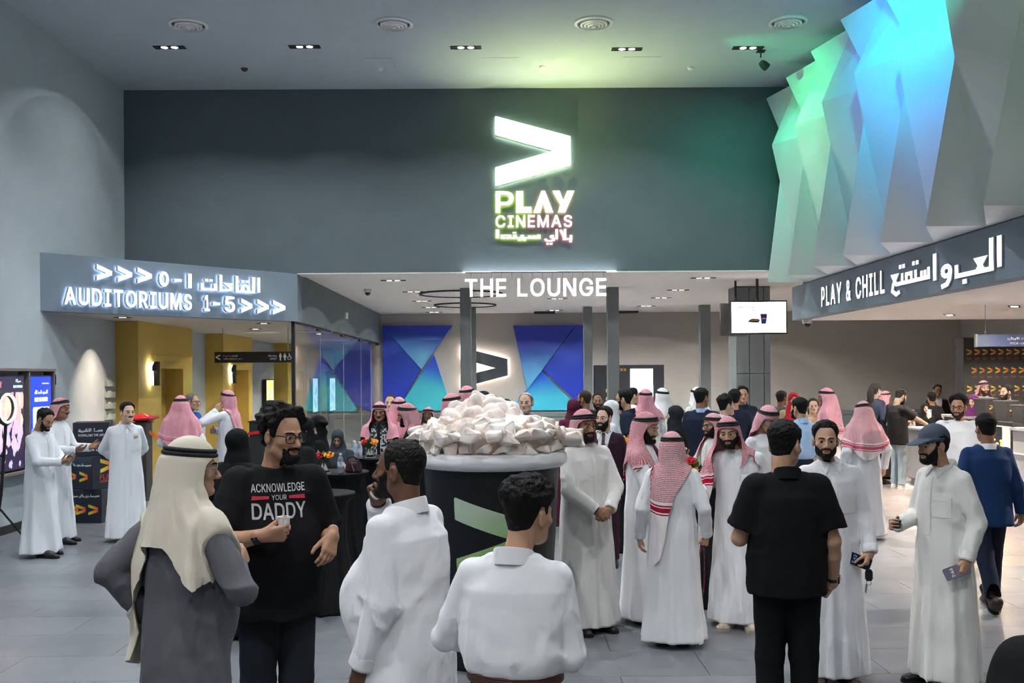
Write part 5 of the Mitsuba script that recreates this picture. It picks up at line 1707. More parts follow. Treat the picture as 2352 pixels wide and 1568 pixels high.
k = thing('kiosk_wall', 'black kiosk wall with chevron print and a bright white screen in the lounge', 'kiosk')
obj('wall', bx(2.32, 4.14, 25.9, 26.1, 0, 2.25, .005), 'box_navy', k)
key = obj('screen', bx(3.26, 3.85, 25.88, 25.9, 1.42, 2.15), 'white_letter', k, em=((3.2, 3.3, 3.5), .3))
obj('shelf', bx(3.2, 3.95, 25.7, 25.9, 1.20, 1.25, .005), 'black_matte', k)
for i in range(4):
    fr_ = ((2.82 + i * .09, 25.899, 2.09), (1, 0, 0), (0, 0, 1))
    m, _, c_ = hm_(0, .07, 0, .075, None)
    obj('chevron', onto(m, fr_), 'painted', k, color=c_)
m, _, c_ = hm_(0, .26, 0, .30, None)
obj('big_chevron', onto(m, ((2.62, 25.899, 1.33), (1, 0, 0), (0, 0, 1))), 'painted', k, color=c_)

# ---------------------------------------------------------------- hanging screens
k = thing('hanging_screen', 'white lit screen with food picture hanging in front of the big pillar', 'screen')
obj('case', bx(4.20, 5.26, 18.5, 18.56, 2.735, 3.36, .006), 'black_gloss', k)
obj('panel', bx(4.22, 5.24, 18.492, 18.4995, 2.76, 3.335), 'white_letter', k, em=((1.5, 1.55, 1.6), .3))
fh = ((4.22, 18.490, 2.76), (1, 0, 0), (0, 0, 1))
mat('cup_blue', (.01, .04, .28), .5)
mat('cup_red', (.5, .02, .03), .5)
mat('ink_black', (.03, .03, .035), .6)
mat('bread', (.42, .22, .10), .7)
obj('cup_picture', onto(prism(Polygon([(.56, .17), (.64, .17), (.66, .34), (.54, .34)]), .003), fh), 'cup_blue', k)
obj('cup_lid_picture', onto(prism(sbox(.535, .34, .665, .355), .004), fh), 'ink_white', k)
obj('cup_mark', onto(cat(prism(Point(.60, .265).buffer(.036).intersection(sbox(0, .272, 1, 1)), .005), ), fh), 'cup_red', k)
obj('cup_band', onto(prism(Point(.60, .265).buffer(.036).intersection(sbox(0, .256, 1, .272)), .005), fh), 'ink_white', k)
obj('tray_picture', onto(prism(Polygon([(.30, .20), (.50, .19), (.53, .235), (.36, .25)]), .003), fh), 'ink_black', k)
obj('food_picture', onto(prism(Polygon([(.31, .225), (.50, .215), (.52, .255), (.38, .265)]), .005), fh), 'bread', k)
obj('caption', onto(cat(arabic(['k', 'w'][1:] + ['m', 'b', 'w', ' ', 'b', 'T', 'Tt', 'A', 'Tt', 'i', 's'], .06, .42, .46, .49, depth=.003), arabic(['r', 'i', 'A', 'l'], .10, .20, .41, .43, depth=.003), arabic(['w', 'h', 'b'], .32, .42, .41, .43, depth=.003)), fh), 'ink_black', k)
obj('bracket', cat(tube([(4.73, 18.6, 3.2), (4.73, 18.6, ZL)], .025, 8), bx(4.6, 4.86, 18.56, 18.62, 2.9, 3.2)), 'black_matte', k)
k = thing('hanging_screen', 'dark back of a second screen behind the lit hanging screen', 'screen')
obj('case', bx(4.10, 4.60, 18.9, 18.96, 2.72, 3.34, .006), 'black_matte', k)
obj('bracket', cat(tube([(4.40, 18.93, 3.3), (4.40, 18.93, ZL)], .02, 8)), 'black_matte', k)

# ---------------------------------------------------------------- snack bar
k = thing('pickup_sign', 'dark blue hanging sign lettered PICK-UP at the right edge', 'sign')
mat('sign_blue', (.035, .050, .105), .45)
obj('board', bx(6.66, 8.6, 13.98, 14.02, 2.355, 2.53, .003), 'sign_blue', k)
obj('edge', bx(6.63, 6.66, 13.975, 14.025, 2.35, 2.535, .003), 'grey_metal', k)
obj('lettering', onto(cat(words('PICK-UP ON', 7.12, 7.42, 2.385, 2.415), arabic(['Tt', 'l', 'b', 'A', 't', ' ', 'a', 'la', 'w', 'n', 'la', 'i', 'n'], 7.08, 7.42, 2.445, 2.49)), ((0, 13.978, 0), (1, 0, 0), (0, 0, 1))), 'ink_white', k)
for x in (6.78, 8.4):
    obj('wire', cat(tube([(x, 14, 2.56), (x, 14, ZS)], .004, 6), tube([(x + .015 * math.cos(t), 14, 2.548 + .018 * math.sin(t)) for t in np.linspace(0, 2 * PI, 12, endpoint=False)], .004, 5, closed=True)), 'grey_metal', k)

k = thing('logo_backdrop', 'black press backdrop wall with rows of orange chevrons and PLAY prints', 'backdrop')
obj('board', bx(8.78, 12.6, 19.0, 19.35, 0, 2.66, .006), 'black_matte', k)
m0, _, c0 = hm_(0, .10, 0, .125, None)
plych = mikit.ply(onto(m0, ((0, 18.998, 0), (1, 0, 0), (0, 0, 1))), 'painted', color=c0)
plywd = mikit.ply(onto(words('PLAY', 0, .09, 0, .042), ((0, 18.998, 0), (1, 0, 0), (0, 0, 1))), 'orange_print')
for r in range(7):
    for c_ in range(10):
        x, z = 8.84 + c_ * .152 + (.09 if r % 2 else 0), 2.32 - r * .35
        if x < 10.3:
            obj('chevron', plych, None, k, tw=T().translate([x, 0, z]))
            obj('word', plywd, None, k, tw=T().translate([x, 0, z - .085]))

k = thing('far_counter', 'pale grey serving counter at which the man in cargo jeans stands', 'counter')
obj('body', cat(bx(7.30, 7.75, 16.3, 18.1, .10, .98, .01), bx(7.36, 7.7, 16.4, 18.0, 0, .10)), 'counter_grey', k)
obj('worktop', bx(7.27, 7.78, 16.27, 18.13, .98, 1.02, .006), 'counter_grey', k)
k = thing('snack_counter', 'long pale grey snack counter with glowing popcorn window on the right', 'counter')
obj('body', cat(bx(6.95, 8.1, 9.0, 13.6, .10, 1.20, .01), bx(7.05, 8.1, 9.0, 13.55, 0, .10)), 'counter_grey', k)
obj('worktop', bx(6.92, 8.15, 8.98, 13.64, 1.20, 1.24, .006), 'counter_grey', k)
obj('ledge', bx(6.935, 6.95, 9.0, 13.6, .88, .90), 'white_plastic', k)
obj('plinth', cat(bx(7.0, 8.1, 13.66, 15.8, 0, .58, .01)), 'counter_grey', k)
obj('frame', cat(bx(6.98, 7.02, 13.66, 13.72, .58, 1.24), bx(6.98, 7.02, 15.72, 15.78, .58, 1.24), bx(6.98, 8.1, 13.66, 15.8, 1.24, 1.30, .006), bx(6.98, 7.02, 14.9, 14.96, .58, 1.24)), 'black_matte', k)
obj('window', tm([(6.99, 13.72, .58), (6.99, 15.72, .58), (6.99, 15.72, 1.24), (6.99, 13.72, 1.24)], [(0, 1, 2), (0, 2, 3)]), 'glass_pane', k)
obj('lamp', bx(7.1, 7.9, 13.8, 15.6, 1.215, 1.235), 'white_letter', k, em=((6, 4.2, 2.1), .5))
obj('back', bx(7.9, 7.93, 13.68, 15.78, .58, 1.22), 'white_plastic', k)
mat('popcorn_yellow', (.80, .62, .25), .8)
rng = np.random.default_rng(5)
pc = trimesh.creation.icosphere(1, .021)
pcs = []
for i in range(900):
    m = pc.copy()
    m.vertices = m.vertices * rng.uniform(.7, 1.2, 3) + rng.uniform(-.004, .004, (len(m.vertices), 3))
    yy = rng.uniform(13.74, 15.7)
    m.apply_translation((7.03 + .35 * rng.random() ** 2, yy, .60 + rng.random() * (.34 + .18 * math.sin(yy * 3)) * .98))
    pcs.append(m)
obj('popcorn', cat(*pcs), 'popcorn_yellow', k, kind='stuff')
for i, (x, y, h, w_) in enumerate(((7.02, 14.75, .31, 'tallest and leftmost'), (7.04, 14.2, .29, 'middle'), (7.06, 13.75, .24, 'shortest and rightmost'))):
    kk = thing('popcorn_box', f'dark tapered popcorn box with red chevron on the snack counter, {w_}', 'popcorn box', 'popcorn boxes on the counter')
    b = hull([(sx * .085, sy * .085, 0) for sx in (1, -1) for sy in (1, -1)] + [(sx * .115, sy * .115, h) for sx in (1, -1) for sy in (1, -1)])
    q = T().translate([x + .12, y, 1.30]).rotate([0, 0, 1], 20)
    obj('box', b, 'dark_trim', kk, tw=q)
    obj('rim', cat(bx(-.118, .118, -.118, -.110, h - .01, h + .004), bx(-.118, .118, .110, .118, h - .01, h + .004), bx(-.118, -.110, -.118, .118, h - .01, h + .004), bx(.110, .118, -.118, .118, h - .01, h + .004)), 'grey_metal', kk, tw=q)
    m, _, c_ = hm_(-.035, .035, h * .45, h * .45 + .09, None)
    obj('chevron', onto(m, ((0, -.103, 0), (1, 0, 0), (0, 0, 1))), 'painted', kk, color=c_, tw=q)
    obj('word', onto(words('PLAY', -.03, .03, h * .28, h * .38), ((0, -.099, 0), (1, 0, 0), (0, 0, 1))), 'red_print', kk, tw=q)
k = thing('desk_lamp', 'small glowing ring lamp standing on the far counter', 'lamp')
obj('bowl', lathe([(0, .16), (.05, .17), (.09, .22), (.10, .27), (.093, .27), (.08, .225), (.0, .18)], 24, (7.48, 16.8, 1.02)), 'white_plastic', k, smooth=40)
obj('stem', tube([(7.48, 16.8, 1.02), (7.48, 16.8, 1.19)], .02, 10), 'grey_metal', k)
b = trimesh.creation.icosphere(2, .035)
b.apply_translation((7.48, 16.8, 1.235))
obj('bulb', b, 'white_letter', k, em=((14, 12, 10), .2))

# ---------------------------------------------------------------- coloured faceted panels above the snack bar
mat('panel_white', (.66, .68, .69), .55, .3)
k = thing('faceted_cladding', 'folded white crystal shaped wall cladding washed by green and blue light above the snack bar', 'wall cladding')
for i in range(13):
    y = 17.05 - 1.29 * i
    X = lambda *p: (p[0], min(y + p[1], 16.99), p[2])
    bk = 5.378
    P, Q, Qp, W, M, Xx = X(4.5, 0, 3.56), X(5.15, 0, 3.56), X(5.15, 1.29, 3.56), X(4.43, -.65, 5.77), X(4.95, -1.7, 5.77), X(4.6, -.5, 5.2)
    R_, B2, Tt, B1, N = X(4.75, -.88, 6.62), X(4.97, -1.75, 6.72), X(4.5, .05, 6.7), X(4.97, -1.35, 6.78), X(4.78, -.45, 5.65)
    obj('lower_facet', hull([Xx, P, Q, Qp, X(bk, 0, 3.56), X(bk, 1.2, 3.56), X(bk, -.3, 5.2)]), 'panel_white', k)
    obj('middle_facet', hull([W, M, Q, Xx, X(bk, -.4, 5.77), X(bk, -1.7, 5.77), X(bk, -.02, 3.57)]), 'panel_white', k)
    obj('upper_facet', hull([W, M, R_, B2, X(bk, -.6, 5.75), X(bk, -1.75, 5.75), X(bk, -.8, 6.7), X(bk, -1.75, 6.72)]), 'panel_white', k)
    obj('top_facet', hull([Tt, B1, N, X(bk, 0, 6.8), X(bk, -1.3, 6.8), X(bk, -.2, 5.6)]), 'panel_white', k)

# ---------------------------------------------------------------- the giant popcorn bucket
BX, BYY = -.10, 7.07
k = thing('popcorn_bucket', 'giant black popcorn bucket with white rim, green chevron and foam popcorn on top', 'popcorn display')
obj('bucket', lathe([(0, 0.0), (.385, 0.0), (.398, .02), (.482, 1.40), (0, 1.40)], 72, (BX, BYY, 0)), 'bucket_black', k, smooth=40)
mat('bucket_black', (.010, .011, .013), .45, .25)
obj('rim', lathe([(.470, 1.36), (.505, 1.365), (.530, 1.385), (.538, 1.415), (.530, 1.45), (.505, 1.47), (.45, 1.475), (0, 1.475)], 72, (BX, BYY, 0)), 'white_gloss', k, smooth=50)


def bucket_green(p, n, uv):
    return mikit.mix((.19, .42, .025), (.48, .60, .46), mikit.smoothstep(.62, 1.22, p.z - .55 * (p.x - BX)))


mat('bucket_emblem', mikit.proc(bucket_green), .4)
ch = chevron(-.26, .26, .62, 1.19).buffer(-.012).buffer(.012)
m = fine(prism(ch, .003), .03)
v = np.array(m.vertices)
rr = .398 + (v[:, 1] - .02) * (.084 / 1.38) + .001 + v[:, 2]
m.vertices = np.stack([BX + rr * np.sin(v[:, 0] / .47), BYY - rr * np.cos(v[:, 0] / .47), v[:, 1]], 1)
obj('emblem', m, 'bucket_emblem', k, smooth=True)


def foam(p, n, uv):
    return mikit.mix((.90, .72, .60), (.92, .88, .83), mikit.fbm(p.x * 12, p.y * 12, p.z * 12, 3) * 1.3 - .1)


bump('foam_rough', mikit.proc(foam), lambda p, n, uv: mikit.fbm(p.x * 55, p.y * 55, p.z * 55, 3), .006, .9)
bump('foam_smooth', mikit.proc(foam), lambda p, n, uv: mikit.fbm(p.x * 30, p.y * 30, p.z * 30, 2), .003, .8)
rng = np.random.default_rng(12)


def lump(kind, seed):
    if kind == 'rough':
        r = np.random.default_rng(seed)
        pts = r.uniform(-1, 1, (16, 3))
        pts /= np.abs(pts).max(1, keepdims=True) ** .7
        m = trimesh.convex.convex_hull(pts * [.085, .055, .055])
        v, f = trimesh.remesh.subdivide_to_size(m.vertices, m.faces, .028, max_iter=6)
        v, inv = np.unique(np.round(v, 6), axis=0, return_inverse=True)
        m = smoothed(tm(v, inv.reshape(-1)[f]), 2, .5, -.30)
        n = vnorm(m)
        m.vertices = m.vertices + n * (.016 * (meshkit.noise(m.vertices * 28, seed) - .5))[:, None]
        return m
    F = Field((-.13, -.12, -.11), (.13, .12, .11), .0125)
    r = np.random.default_rng(seed)
    F.put(ell((0, 0, 0), (.068, .052, .052)), .02)
    for _ in range(3):
        c = r.uniform(-1, 1, 3) * [.055, .035, .035]
        F.put(ell(c, r.uniform(.030, .044, 3)), .018)
    return F.mesh(2)


rough = [mikit.ply(lump('rough', 40 + i), 'foam_rough', smooth=True) for i in range(8)]
puff = [mikit.ply(lump('puff', 70 + i), 'foam_smooth', smooth=True) for i in range(8)]


def pop(src, x, y, z, s=1.0, turn=None):
    a = rng.uniform(0, 360, 3) if turn is None else turn
    q = T().translate([BX + x, BYY + y, z]).rotate([0, 0, 1], float(a[0])).rotate([1, 0, 0], float(a[1])).rotate([0, 1, 0], float(a[2])).scale(float(s))
    obj('popcorn_piece', src, None, k, tw=q)


for ring, (n, r, z, s) in enumerate(((26, .455, 1.515, .86), (26, .49, 1.585, .88), (22, .42, 1.635, .95), (16, .33, 1.665, .95))):
    for i in range(n):
        a = 2 * PI * (i + .5 * (ring % 2)) / n + rng.uniform(-.04, .04)
        r1 = r + rng.uniform(-.012, .025)
        pop(rough[rng.integers(8)], r1 * math.cos(a), r1 * math.sin(a), z + rng.uniform(-.012, .012), s * rng.uniform(.85, 1.12), (math.degrees(a) + 90 + rng.uniform(-14, 14), rng.uniform(-16, 16), rng.uniform(-16, 16)))
for x, y, z in ((.565, .0, 1.575), (.56, -.14, 1.555), (.55, .12, 1.56), (.60, -.05, 1.545), (-.52, .1, 1.595), (-.54, -.05, 1.60)):
    pop(rough[rng.integers(8)], x, y, z, 1.0, (rng.uniform(-25, 25), 0, 0))
for n, r, z, s in ((14, .24, 1.705, .95), (10, .165, 1.75, .95), (6, .09, 1.79, .9), (1, 0, 1.815, .9), (8, .10, 1.72, 1.0)):
    for i in range(n):
        a = 2 * PI * i / max(n, 1) + rng.uniform(-.2, .2)
        pop(puff[rng.integers(8)], (r + rng.uniform(-.03, .04)) * math.cos(a) - .06, r * math.sin(a), z + rng.uniform(-.015, .02), s * rng.uniform(.9, 1.2))
obj('core', lathe([(0, 1.47), (.44, 1.47), (.44, 1.60), (.34, 1.69), (.16, 1.74), (0, 1.78)], 32, (BX, BYY, 0)), 'foam_smooth', k)

# ---------------------------------------------------------------- cocktail tables and what stands on them
def cloth_n(p, n, uv):
    return mikit.noise(p.x * 60, p.y * 60, p.z * 10)


bump('table_black', (.010, .010, .012), cloth_n, .002, .7)


def table(x, y, h, r, label, pinch=.62, seed=0):
    k = thing('cocktail_table', label, 'table', 'black draped cocktail tables')
    zs = np.array([0, .06, .2, .4, .6, .8, .92, .97, 1.0]) * h
    rr = np.array([1.05, 1.02, .92, .80, pinch + .10, pinch + .10, .80, .97, 1.0]) * r
    F = Field((-r * 1.3, -r * 1.3, -.02), (r * 1.3, r * 1.3, h + .03), .0145)
    F.put(column(zs, rr, rr, fold=np.array([.055, .05, .05, .05, .045, .03, .012, .004, 0]), nf=13, ph=seed), .01)
    m = F.mesh(2)
    m.apply_translation((x, y, 0))
    obj('drape', m, 'table_black', k, smooth=True)
    obj('top', lathe([(0, h + .002), (r * .99, h + .002), (r * 1.005, h - .006), (r * .99, h - .014), (0, h - .014)], 40, (x, y, 0)), 'table_black', k)
    return k


table(-1.73, 10.2, 1.03, .33, 'black draped cocktail table with red and orange flowers and a dark handbag', seed=1)
table(-1.50, 11.9, 1.04, .33, 'black draped cocktail table in front of the man in the patterned black cloak', seed=2)
table(-1.60, 8.6, 1.00, .30, 'black draped cocktail table with bare top behind the man in the black T-shirt', seed=3)
table(1.40, 11.45, 1.04, .33, 'black draped cocktail table with two water bottles behind the man in the plum suit', seed=4)
table(1.72, 8.75, 1.03, .30, 'black draped cocktail table with orange flowers beside the bearded man', seed=5)
mat('petal_red', (.45, .012, .02), .6)
mat('petal_orange', (.85, .30, .03), .6)
mat('petal_yellow', (.80, .62, .10), .6)
scene['leaf_green'] = {'type': 'twosided', 'bsdf': {'type': 'principled', 'base_color': rgb((.045, .13, .025)), 'roughness': .5, 'specular': .4}}
mat('pebble_black', (.015, .015, .015), .5)


def rose(r):
    ms = [trimesh.creation.icosphere(1, r * .5)]
    for ring, (n, rad, tilt) in enumerate(((3, .42, 20), (5, .68, 38), (6, .95, 62))):
        for i in range(n):
            p = trimesh.creation.icosphere(2, 1)
            p.vertices = np.array(p.vertices) * [r * .50, r * .12, r * .55]
            p.vertices = p.vertices + [0, 0, r * .2]
            p.vertices = p.vertices @ rot(0, tilt, 0).T + [0, r * rad * .6, 0]
            p.vertices = p.vertices @ rot(360 * i / n + ring * 30, 0, 0).T
            ms.append(p)
    return cat(*ms)


def leaf(L, w):
    t = np.linspace(0, 1, 7)
    half = w * np.sin(PI * t ** .8)
    z = .25 * L * t ** 2
    v = np.vstack([np.stack([half, L * t, z + half * .2], 1), np.stack([0 * t, L * t, z], 1), np.stack([-half, L * t, z + half * .2], 1)])
    f = []
    for i in range(6):
        for a, b in ((0, 7), (7, 14)):
            f += [(a + i, a + i + 1, b + i + 1), (a + i, b + i + 1, b + i)]
    return tm(v, f)


ply_leaf = [mikit.ply(leaf(.10, .026), 'leaf_green', smooth=True), mikit.ply(leaf(.14, .018), 'leaf_green', smooth=True)]
ply_rose = {c_: mikit.ply(rose(.042), c_, smooth=True) for c_ in ('petal_red', 'petal_orange', 'petal_yellow')}


def bouquet(x, y, z, label, cols, seed):
    r = np.random.default_rng(seed)
    k = thing('flower_vase', label, 'flower vase', 'flower vases on the cocktail tables')
    w = .055
    for a, b, c_, d in ((-w, -w, w, -w), (w, -w, w, w), (w, w, -w, w), (-w, w, -w, -w)):
        obj('glass_side', tm([(x + a, y + b, z + .006), (x + c_, y + d, z + .006), (x + c_, y + d, z + .115), (x + a, y + b, z + .115)], [(0, 1, 2), (0, 2, 3)]), 'glass_solid', k)
    obj('glass_base', bx(x - w, x + w, y - w, y + w, z, z + .006), 'glass_edge', k)
    obj('pebbles', cat(*[trimesh.creation.icosphere(1, .013, ).apply_translation((x + r.uniform(-.038, .038), y + r.uniform(-.038, .038), z + .018 + .012 * (i % 2))) for i in range(30)]), 'pebble_black', k, kind='stuff')
    obj('paper', cat(*[hull([(x + dx - .025, y - .04, z + .03), (x + dx + .025, y - .04, z + .03), (x + dx + s2 * .012, y - .046, z + .112), (x + dx, y - .036, z + .03)]) for dx, s2 in ((-.022, 1), (.022, -1))]), 'white_plastic', k)
    for i in range(20):
        q = T().translate([x, y, z + .11 + .03 * r.random()]).rotate([0, 0, 1], float(r.uniform(0, 360))).rotate([1, 0, 0], float(r.uniform(5, 55)))
        obj('leaf', ply_leaf[i % 2], None, k, tw=q)
    for c_, dx, dz in cols:
        h = obj('stem', tube([(x, y, z + .03), (x + dx * .6, y - .01, z + .10), (x + dx, y - .025, z + .155 + dz)], .003, 5), 'leaf_green', k)
        obj('rose', ply_rose[c_], None, h, tw=T().translate([x + dx, y - .03, z + .165 + dz]).rotate([1, 0, 0], 32).scale(1.05))


bouquet(-1.82, 10.02, 1.032, 'square glass vase with a red and an orange rose on the table with the handbag', [('petal_red', -.055, .005), ('petal_orange', .05, .012)], 1)
bouquet(-1.60, 11.80, 1.042, 'square glass vase with two roses on the table of the cloaked man', [('petal_red', -.06, .01), ('petal_orange', .05, .012)], 2)
bouquet(1.34, 11.45, 1.042, 'square glass vase with three roses behind the man in the plum suit', [('petal_red', -.07, -.01), ('petal_orange', .05, .03), ('petal_yellow', -.01, .06)], 3)
bouquet(1.64, 8.62, 1.032, 'square glass vase with a large orange rose beside the bearded man', [('petal_orange', -.02, -.02), ('petal_red', -.04, .05)], 4)
mat('label_blue', (.55, .66, .80), .5)
scene['bottle_clear'] = {'type': 'principled', 'base_color': rgb((.72, .79, .85)), 'roughness': .08, 'spec_trans': .75, 'eta': 1.12}
ply_bottle = mikit.ply(lathe([(0, .002), (.026, .002), (.0305, .008), (.0305, .05), (.029, .055), (.0305, .06), (.0305, .135), (.022, .160), (.0135, .172), (.0125, .185), (0, .185)], 20), 'bottle_clear', smooth=40)
ply_cap = mikit.ply(lathe([(.0, .183), (.0145, .183), (.0145, .200), (.012, .202), (0, .202)][::1], 16), 'white_plastic')
ply_label = mikit.ply(lathe([(.0309, .068), (.0312, .07), (.0312, .118), (.0309, .12)], 20), 'label_blue')


def bottle(x, y, z, label):
    k = thing('water_bottle', label, 'bottle', 'water bottles on the cocktail tables')
    q = T().translate([x, y, z])
    obj('body', ply_bottle, None, k, tw=q)
    obj('cap', ply_cap, None, k, tw=q)
    obj('label', ply_label, None, k, tw=q)


bottle(-1.655, 9.98, 1.032, 'clear water bottle beside the dark handbag')
bottle(-1.76, 11.66, 1.042, 'clear water bottle left in the cluster on the table of the cloaked man')
bottle(-1.80, 11.84, 1.042, 'clear water bottle at the back of the cluster on the table of the cloaked man')
bottle(-1.70, 11.62, 1.042, 'clear water bottle right in the cluster on the table of the cloaked man')
bottle(1.42, 11.25, 1.042, 'clear water bottle behind the man in the plum suit, left of two')
bottle(1.53, 11.28, 1.042, 'clear water bottle behind the man in the plum suit, right of two')
k = thing('handbag', 'small dark maroon leather handbag with silver clasp on the cocktail table', 'handbag')
F = Field((-.12, -.07, -.01), (.12, .07, .16), .009)
F.put(hullprim := column([0, .01, .09, .125], [.085, .09, .075, .05], [.04, .045, .035, .018]), .01)
m = F.mesh(2)
m.apply_translation((-1.535, 10.06, 1.035))
mat('leather_maroon', (.035, .012, .018), .3)
obj('bag', m, 'leather_maroon', k, smooth=True)
obj('strap', tube([(-1.60, 10.03, 1.14), (-1.585, 10.02, 1.185), (-1.535, 10.01, 1.20), (-1.485, 10.02, 1.175), (-1.47, 10.03, 1.12)], .008, 6), 'leather_maroon', k)
obj('clasp', tube([(-1.545, 10.005, 1.12), (-1.53, 10.0, 1.07), (-1.52, 10.0, 1.045)], .005, 6), 'frame_steel', k)
# ---------------------------------------------------------------- the people
S_CREAM = dict(S_DOWN, zbot=[(0, -.38), (60, -.42), (95, -.46), (135, -.30), (170, -.30), (198, -.48), (216, -.80), (238, -.84), (255, -.56), (285, -.30), (360, -.38)],
               rx=[(.055, .096), (0, .112), (-.06, .125), (-.12, .155), (-.22, .215), (-.4, .25), (-.9, .25)], ryb=[(.055, .116), (0, .13), (-.06, .135), (-.15, .155), (-.25, .18), (-.4, .21), (-.9, .23)], ripple=.018)
S_TAIL = dict(S_NARROW, zbot=[(0, -.20), (60, -.22), (100, -.24), (150, -.36), (180, -.52), (198, -.74), (216, -.90), (246, -.95), (264, -.80), (280, -.36), (300, -.22), (360, -.20)], ripple=.010,
              rx=[(.055, .095), (0, .104), (-.06, .108), (-.12, .112), (-.20, .145), (-.35, .185), (-.9, .20)])
S_FRONT = dict(S_DOWN, zbot=[(0, -.40), (34, -.98), (58, -1.02), (80, -.56), (110, -.30), (180, -.44), (250, -.26), (300, -.20), (335, -.18), (360, -.30)], ripple=.010)
S_SHAWL = dict(S_DOWN, zbot=[(0, -.36), (70, -.42), (110, -.48), (150, -.52), (180, -.60), (200, -.62), (250, -.48), (290, -.42), (360, -.36)], ripple=.012,
               rx=[(.055, .098), (0, .118), (-.06, .135), (-.12, .17), (-.22, .235), (-.4, .275), (-.8, .29)], ryb=[(.055, .116), (0, .135), (-.06, .145), (-.15, .17), (-.25, .20), (-.4, .22), (-.8, .23)])
S_SHAWL2 = dict(S_SHAWL, zbot=[(0, -.30), (70, -.36), (110, -.44), (150, -.56), (180, -.66), (210, -.56), (250, -.44), (290, -.36), (360, -.30)])
p_cream = person('man in cream headscarf and grey thobe seen from behind', -1.325, 4.15, -40, 1.747, cloth='cloth_grey', scarf=S_CREAM, scarf_m='cloth_cream', hd=(-24, 4, 0), right=((.09, .17, 1.20), (1, -.1, -1), (-.25, .8, .5), (-1, 0, .2), 'grip'), left=((.20, -.06, 1.00), (.35, -1, 0), (-.5, .6, -.4), (.2, 1, .1), 'fist'), glasses=('frame_steel', 1), tilt=-.004, girth=1.05, belly=.05, seed=1, skin='skin_tan')
p_tee = person('bearded man with glasses and curly hair in black ACKNOWLEDGE YOUR DADDY T-shirt', -1.143, 4.95, -160, 1.842, top='tee', cloth='cloth_black', legs='cloth_charcoal', skin='skin_olive', hair='curly', beard='goatee', glasses=('frame_black', 1), hd=(33, 6, 0), right=((.085, .27, 1.20), (.9, -.4, -.9), (-1, .25, .05), (-.3, -.8, .3), 'grip'), left=((.225, .22, 1.17), (.3, -1, -.8), (-.25, .5, -.8), (-.5, -.6, -.5), 'relax'), girth=1.06, belly=.05, watch=('R', 'strap_black'), seed=4, headlean=(-.03, .02))
p_cup = person('dark skinned man with cropped hair in white thobe drinking from a black cup', -0.421, 4.1, 62, 1.736, skin='skin_dark', hair='crop', beard='trim', collar='stand', hd=(8, -2, 0), right=((.075, .180, 1.475), (.8, .3, -1), (-.35, -.05, 1), (-.5, -.65, .2), 'grip'), left=((.235, .05, .868), (.2, -1, .1), (-.05, .25, -1), (-1, .1, .1), 'fist'), girth=1.16, belly=.13, watch=('R', 'strap_black'), seed=2)
p_shirt = person('dark haired man in white dress shirt and brown belt seen from behind', 0.031, 3.5, -15, 1.622, top='shirt', legs='cloth_black', belt='leather_brown', hair='quiff', hd=(-28, 4, 0), headlean=(.045, .02), right=((.15, .25, 1.04), (.42, -1, -.7), (-.5, 1, 0), (-.5, 0, -1), 'relax'), left=((.17, .27, 1.07), (1, -.75, -.7), (-.5, 1, 0), (-.5, 0, -1), 'relax'), collar='stand', skin='skin_tan', seed=3, girth=1.05)
p_black = person('dark haired man in black short sleeved shirt and black trousers seen from behind', 1.509, 5.35, -8, 1.732, top='tee', cloth='cloth_black', legs='cloth_black', collar='stand', hair='short', hd=(-34, 6, 0), right=((.255, .07, .875), (.4, -1, .1), (-.45, .35, -1), (-1, .2, .2), 'grip'), left='cup', watch=('R', 'strap_black'), skin='skin_tan', seed=5, girth=1.0, hem=.82)
p_front = person('young bearded man in white thobe facing the camera with phone and keys in hand', 2.117, 6.5, 176, 1.677, hair='short', beard='trim', collar=True, pocket=True, hd=(-10, 0, 0), left=((.235, .12, .885), (.6, -1, -.1), (-.3, .3, -1), (-.7, -.6, 0), 'grip'), right='cup', skin='skin_tan', seed=6, headlean=(.03, 0), shoe=('shoe', 'shoe_brown'), watch=None)
p_cap = person('bearded man in slate blue baseball cap and white thobe holding a cup and a phone', 2.812, 6.4, 112, 1.652, hair='curly', beard='full', scarf='cap', scarf_m='cloth_capblue', collar=True, pocket=True, cloth='cloth_offwhite', hd=(-4, 6, 0), headlean=(0, .06), right=((.15, .26, 1.07), (.5, -.8, -1), (-.3, 1, .2), (-.9, -.3, .1), 'grip'), left=((.245, .04, .88), (.5, -1, 0), (.05, .25, -1), (-1, -.1, 0), 'grip'), skin='skin_tan', seed=7, girth=1.0)
p_bluesuit = person('man in royal navy suit walking away towards the snack bar', 4.070, 8.4, -6, 1.633, top='jacket', cloth='cloth_blue', legs='cloth_navy', collar='cloth_white', hair='short', hd=(6, 2, 0), right=((.31, .02, .86), (.4, -1, 0), (.05, .2, -1), (-1, 0, 0), 'relax'), feet=((.09, .20, -6), (-.05, -.22, 4, .10, -40)), skin='skin_brown', seed=8, girth=1.04, shoe=('shoe', 'shoe_brown'))
p_edge = person('large dark figure in black cut off by the right picture edge', 1.198, 2.0, 10, 1.745, top='tee', cloth='cloth_black', legs='cloth_black', seed=9)
p_bisht = person('man in red shemagh with clasped hands beside the popcorn bucket', 0.633, 7.83, -152, 1.723, cloth='cloth_offwhite', scarf='back', scarf_m='shemagh_red', hd=(4, 2, 0), right='clasp', left='clasp', beard='goatee', skin='skin_brown', seed=10, girth=1.10, collar='stand', headlean=(.03, 0), shoe=('shoe', 'shoe_brown'), watch=('R', 'strap_black'))
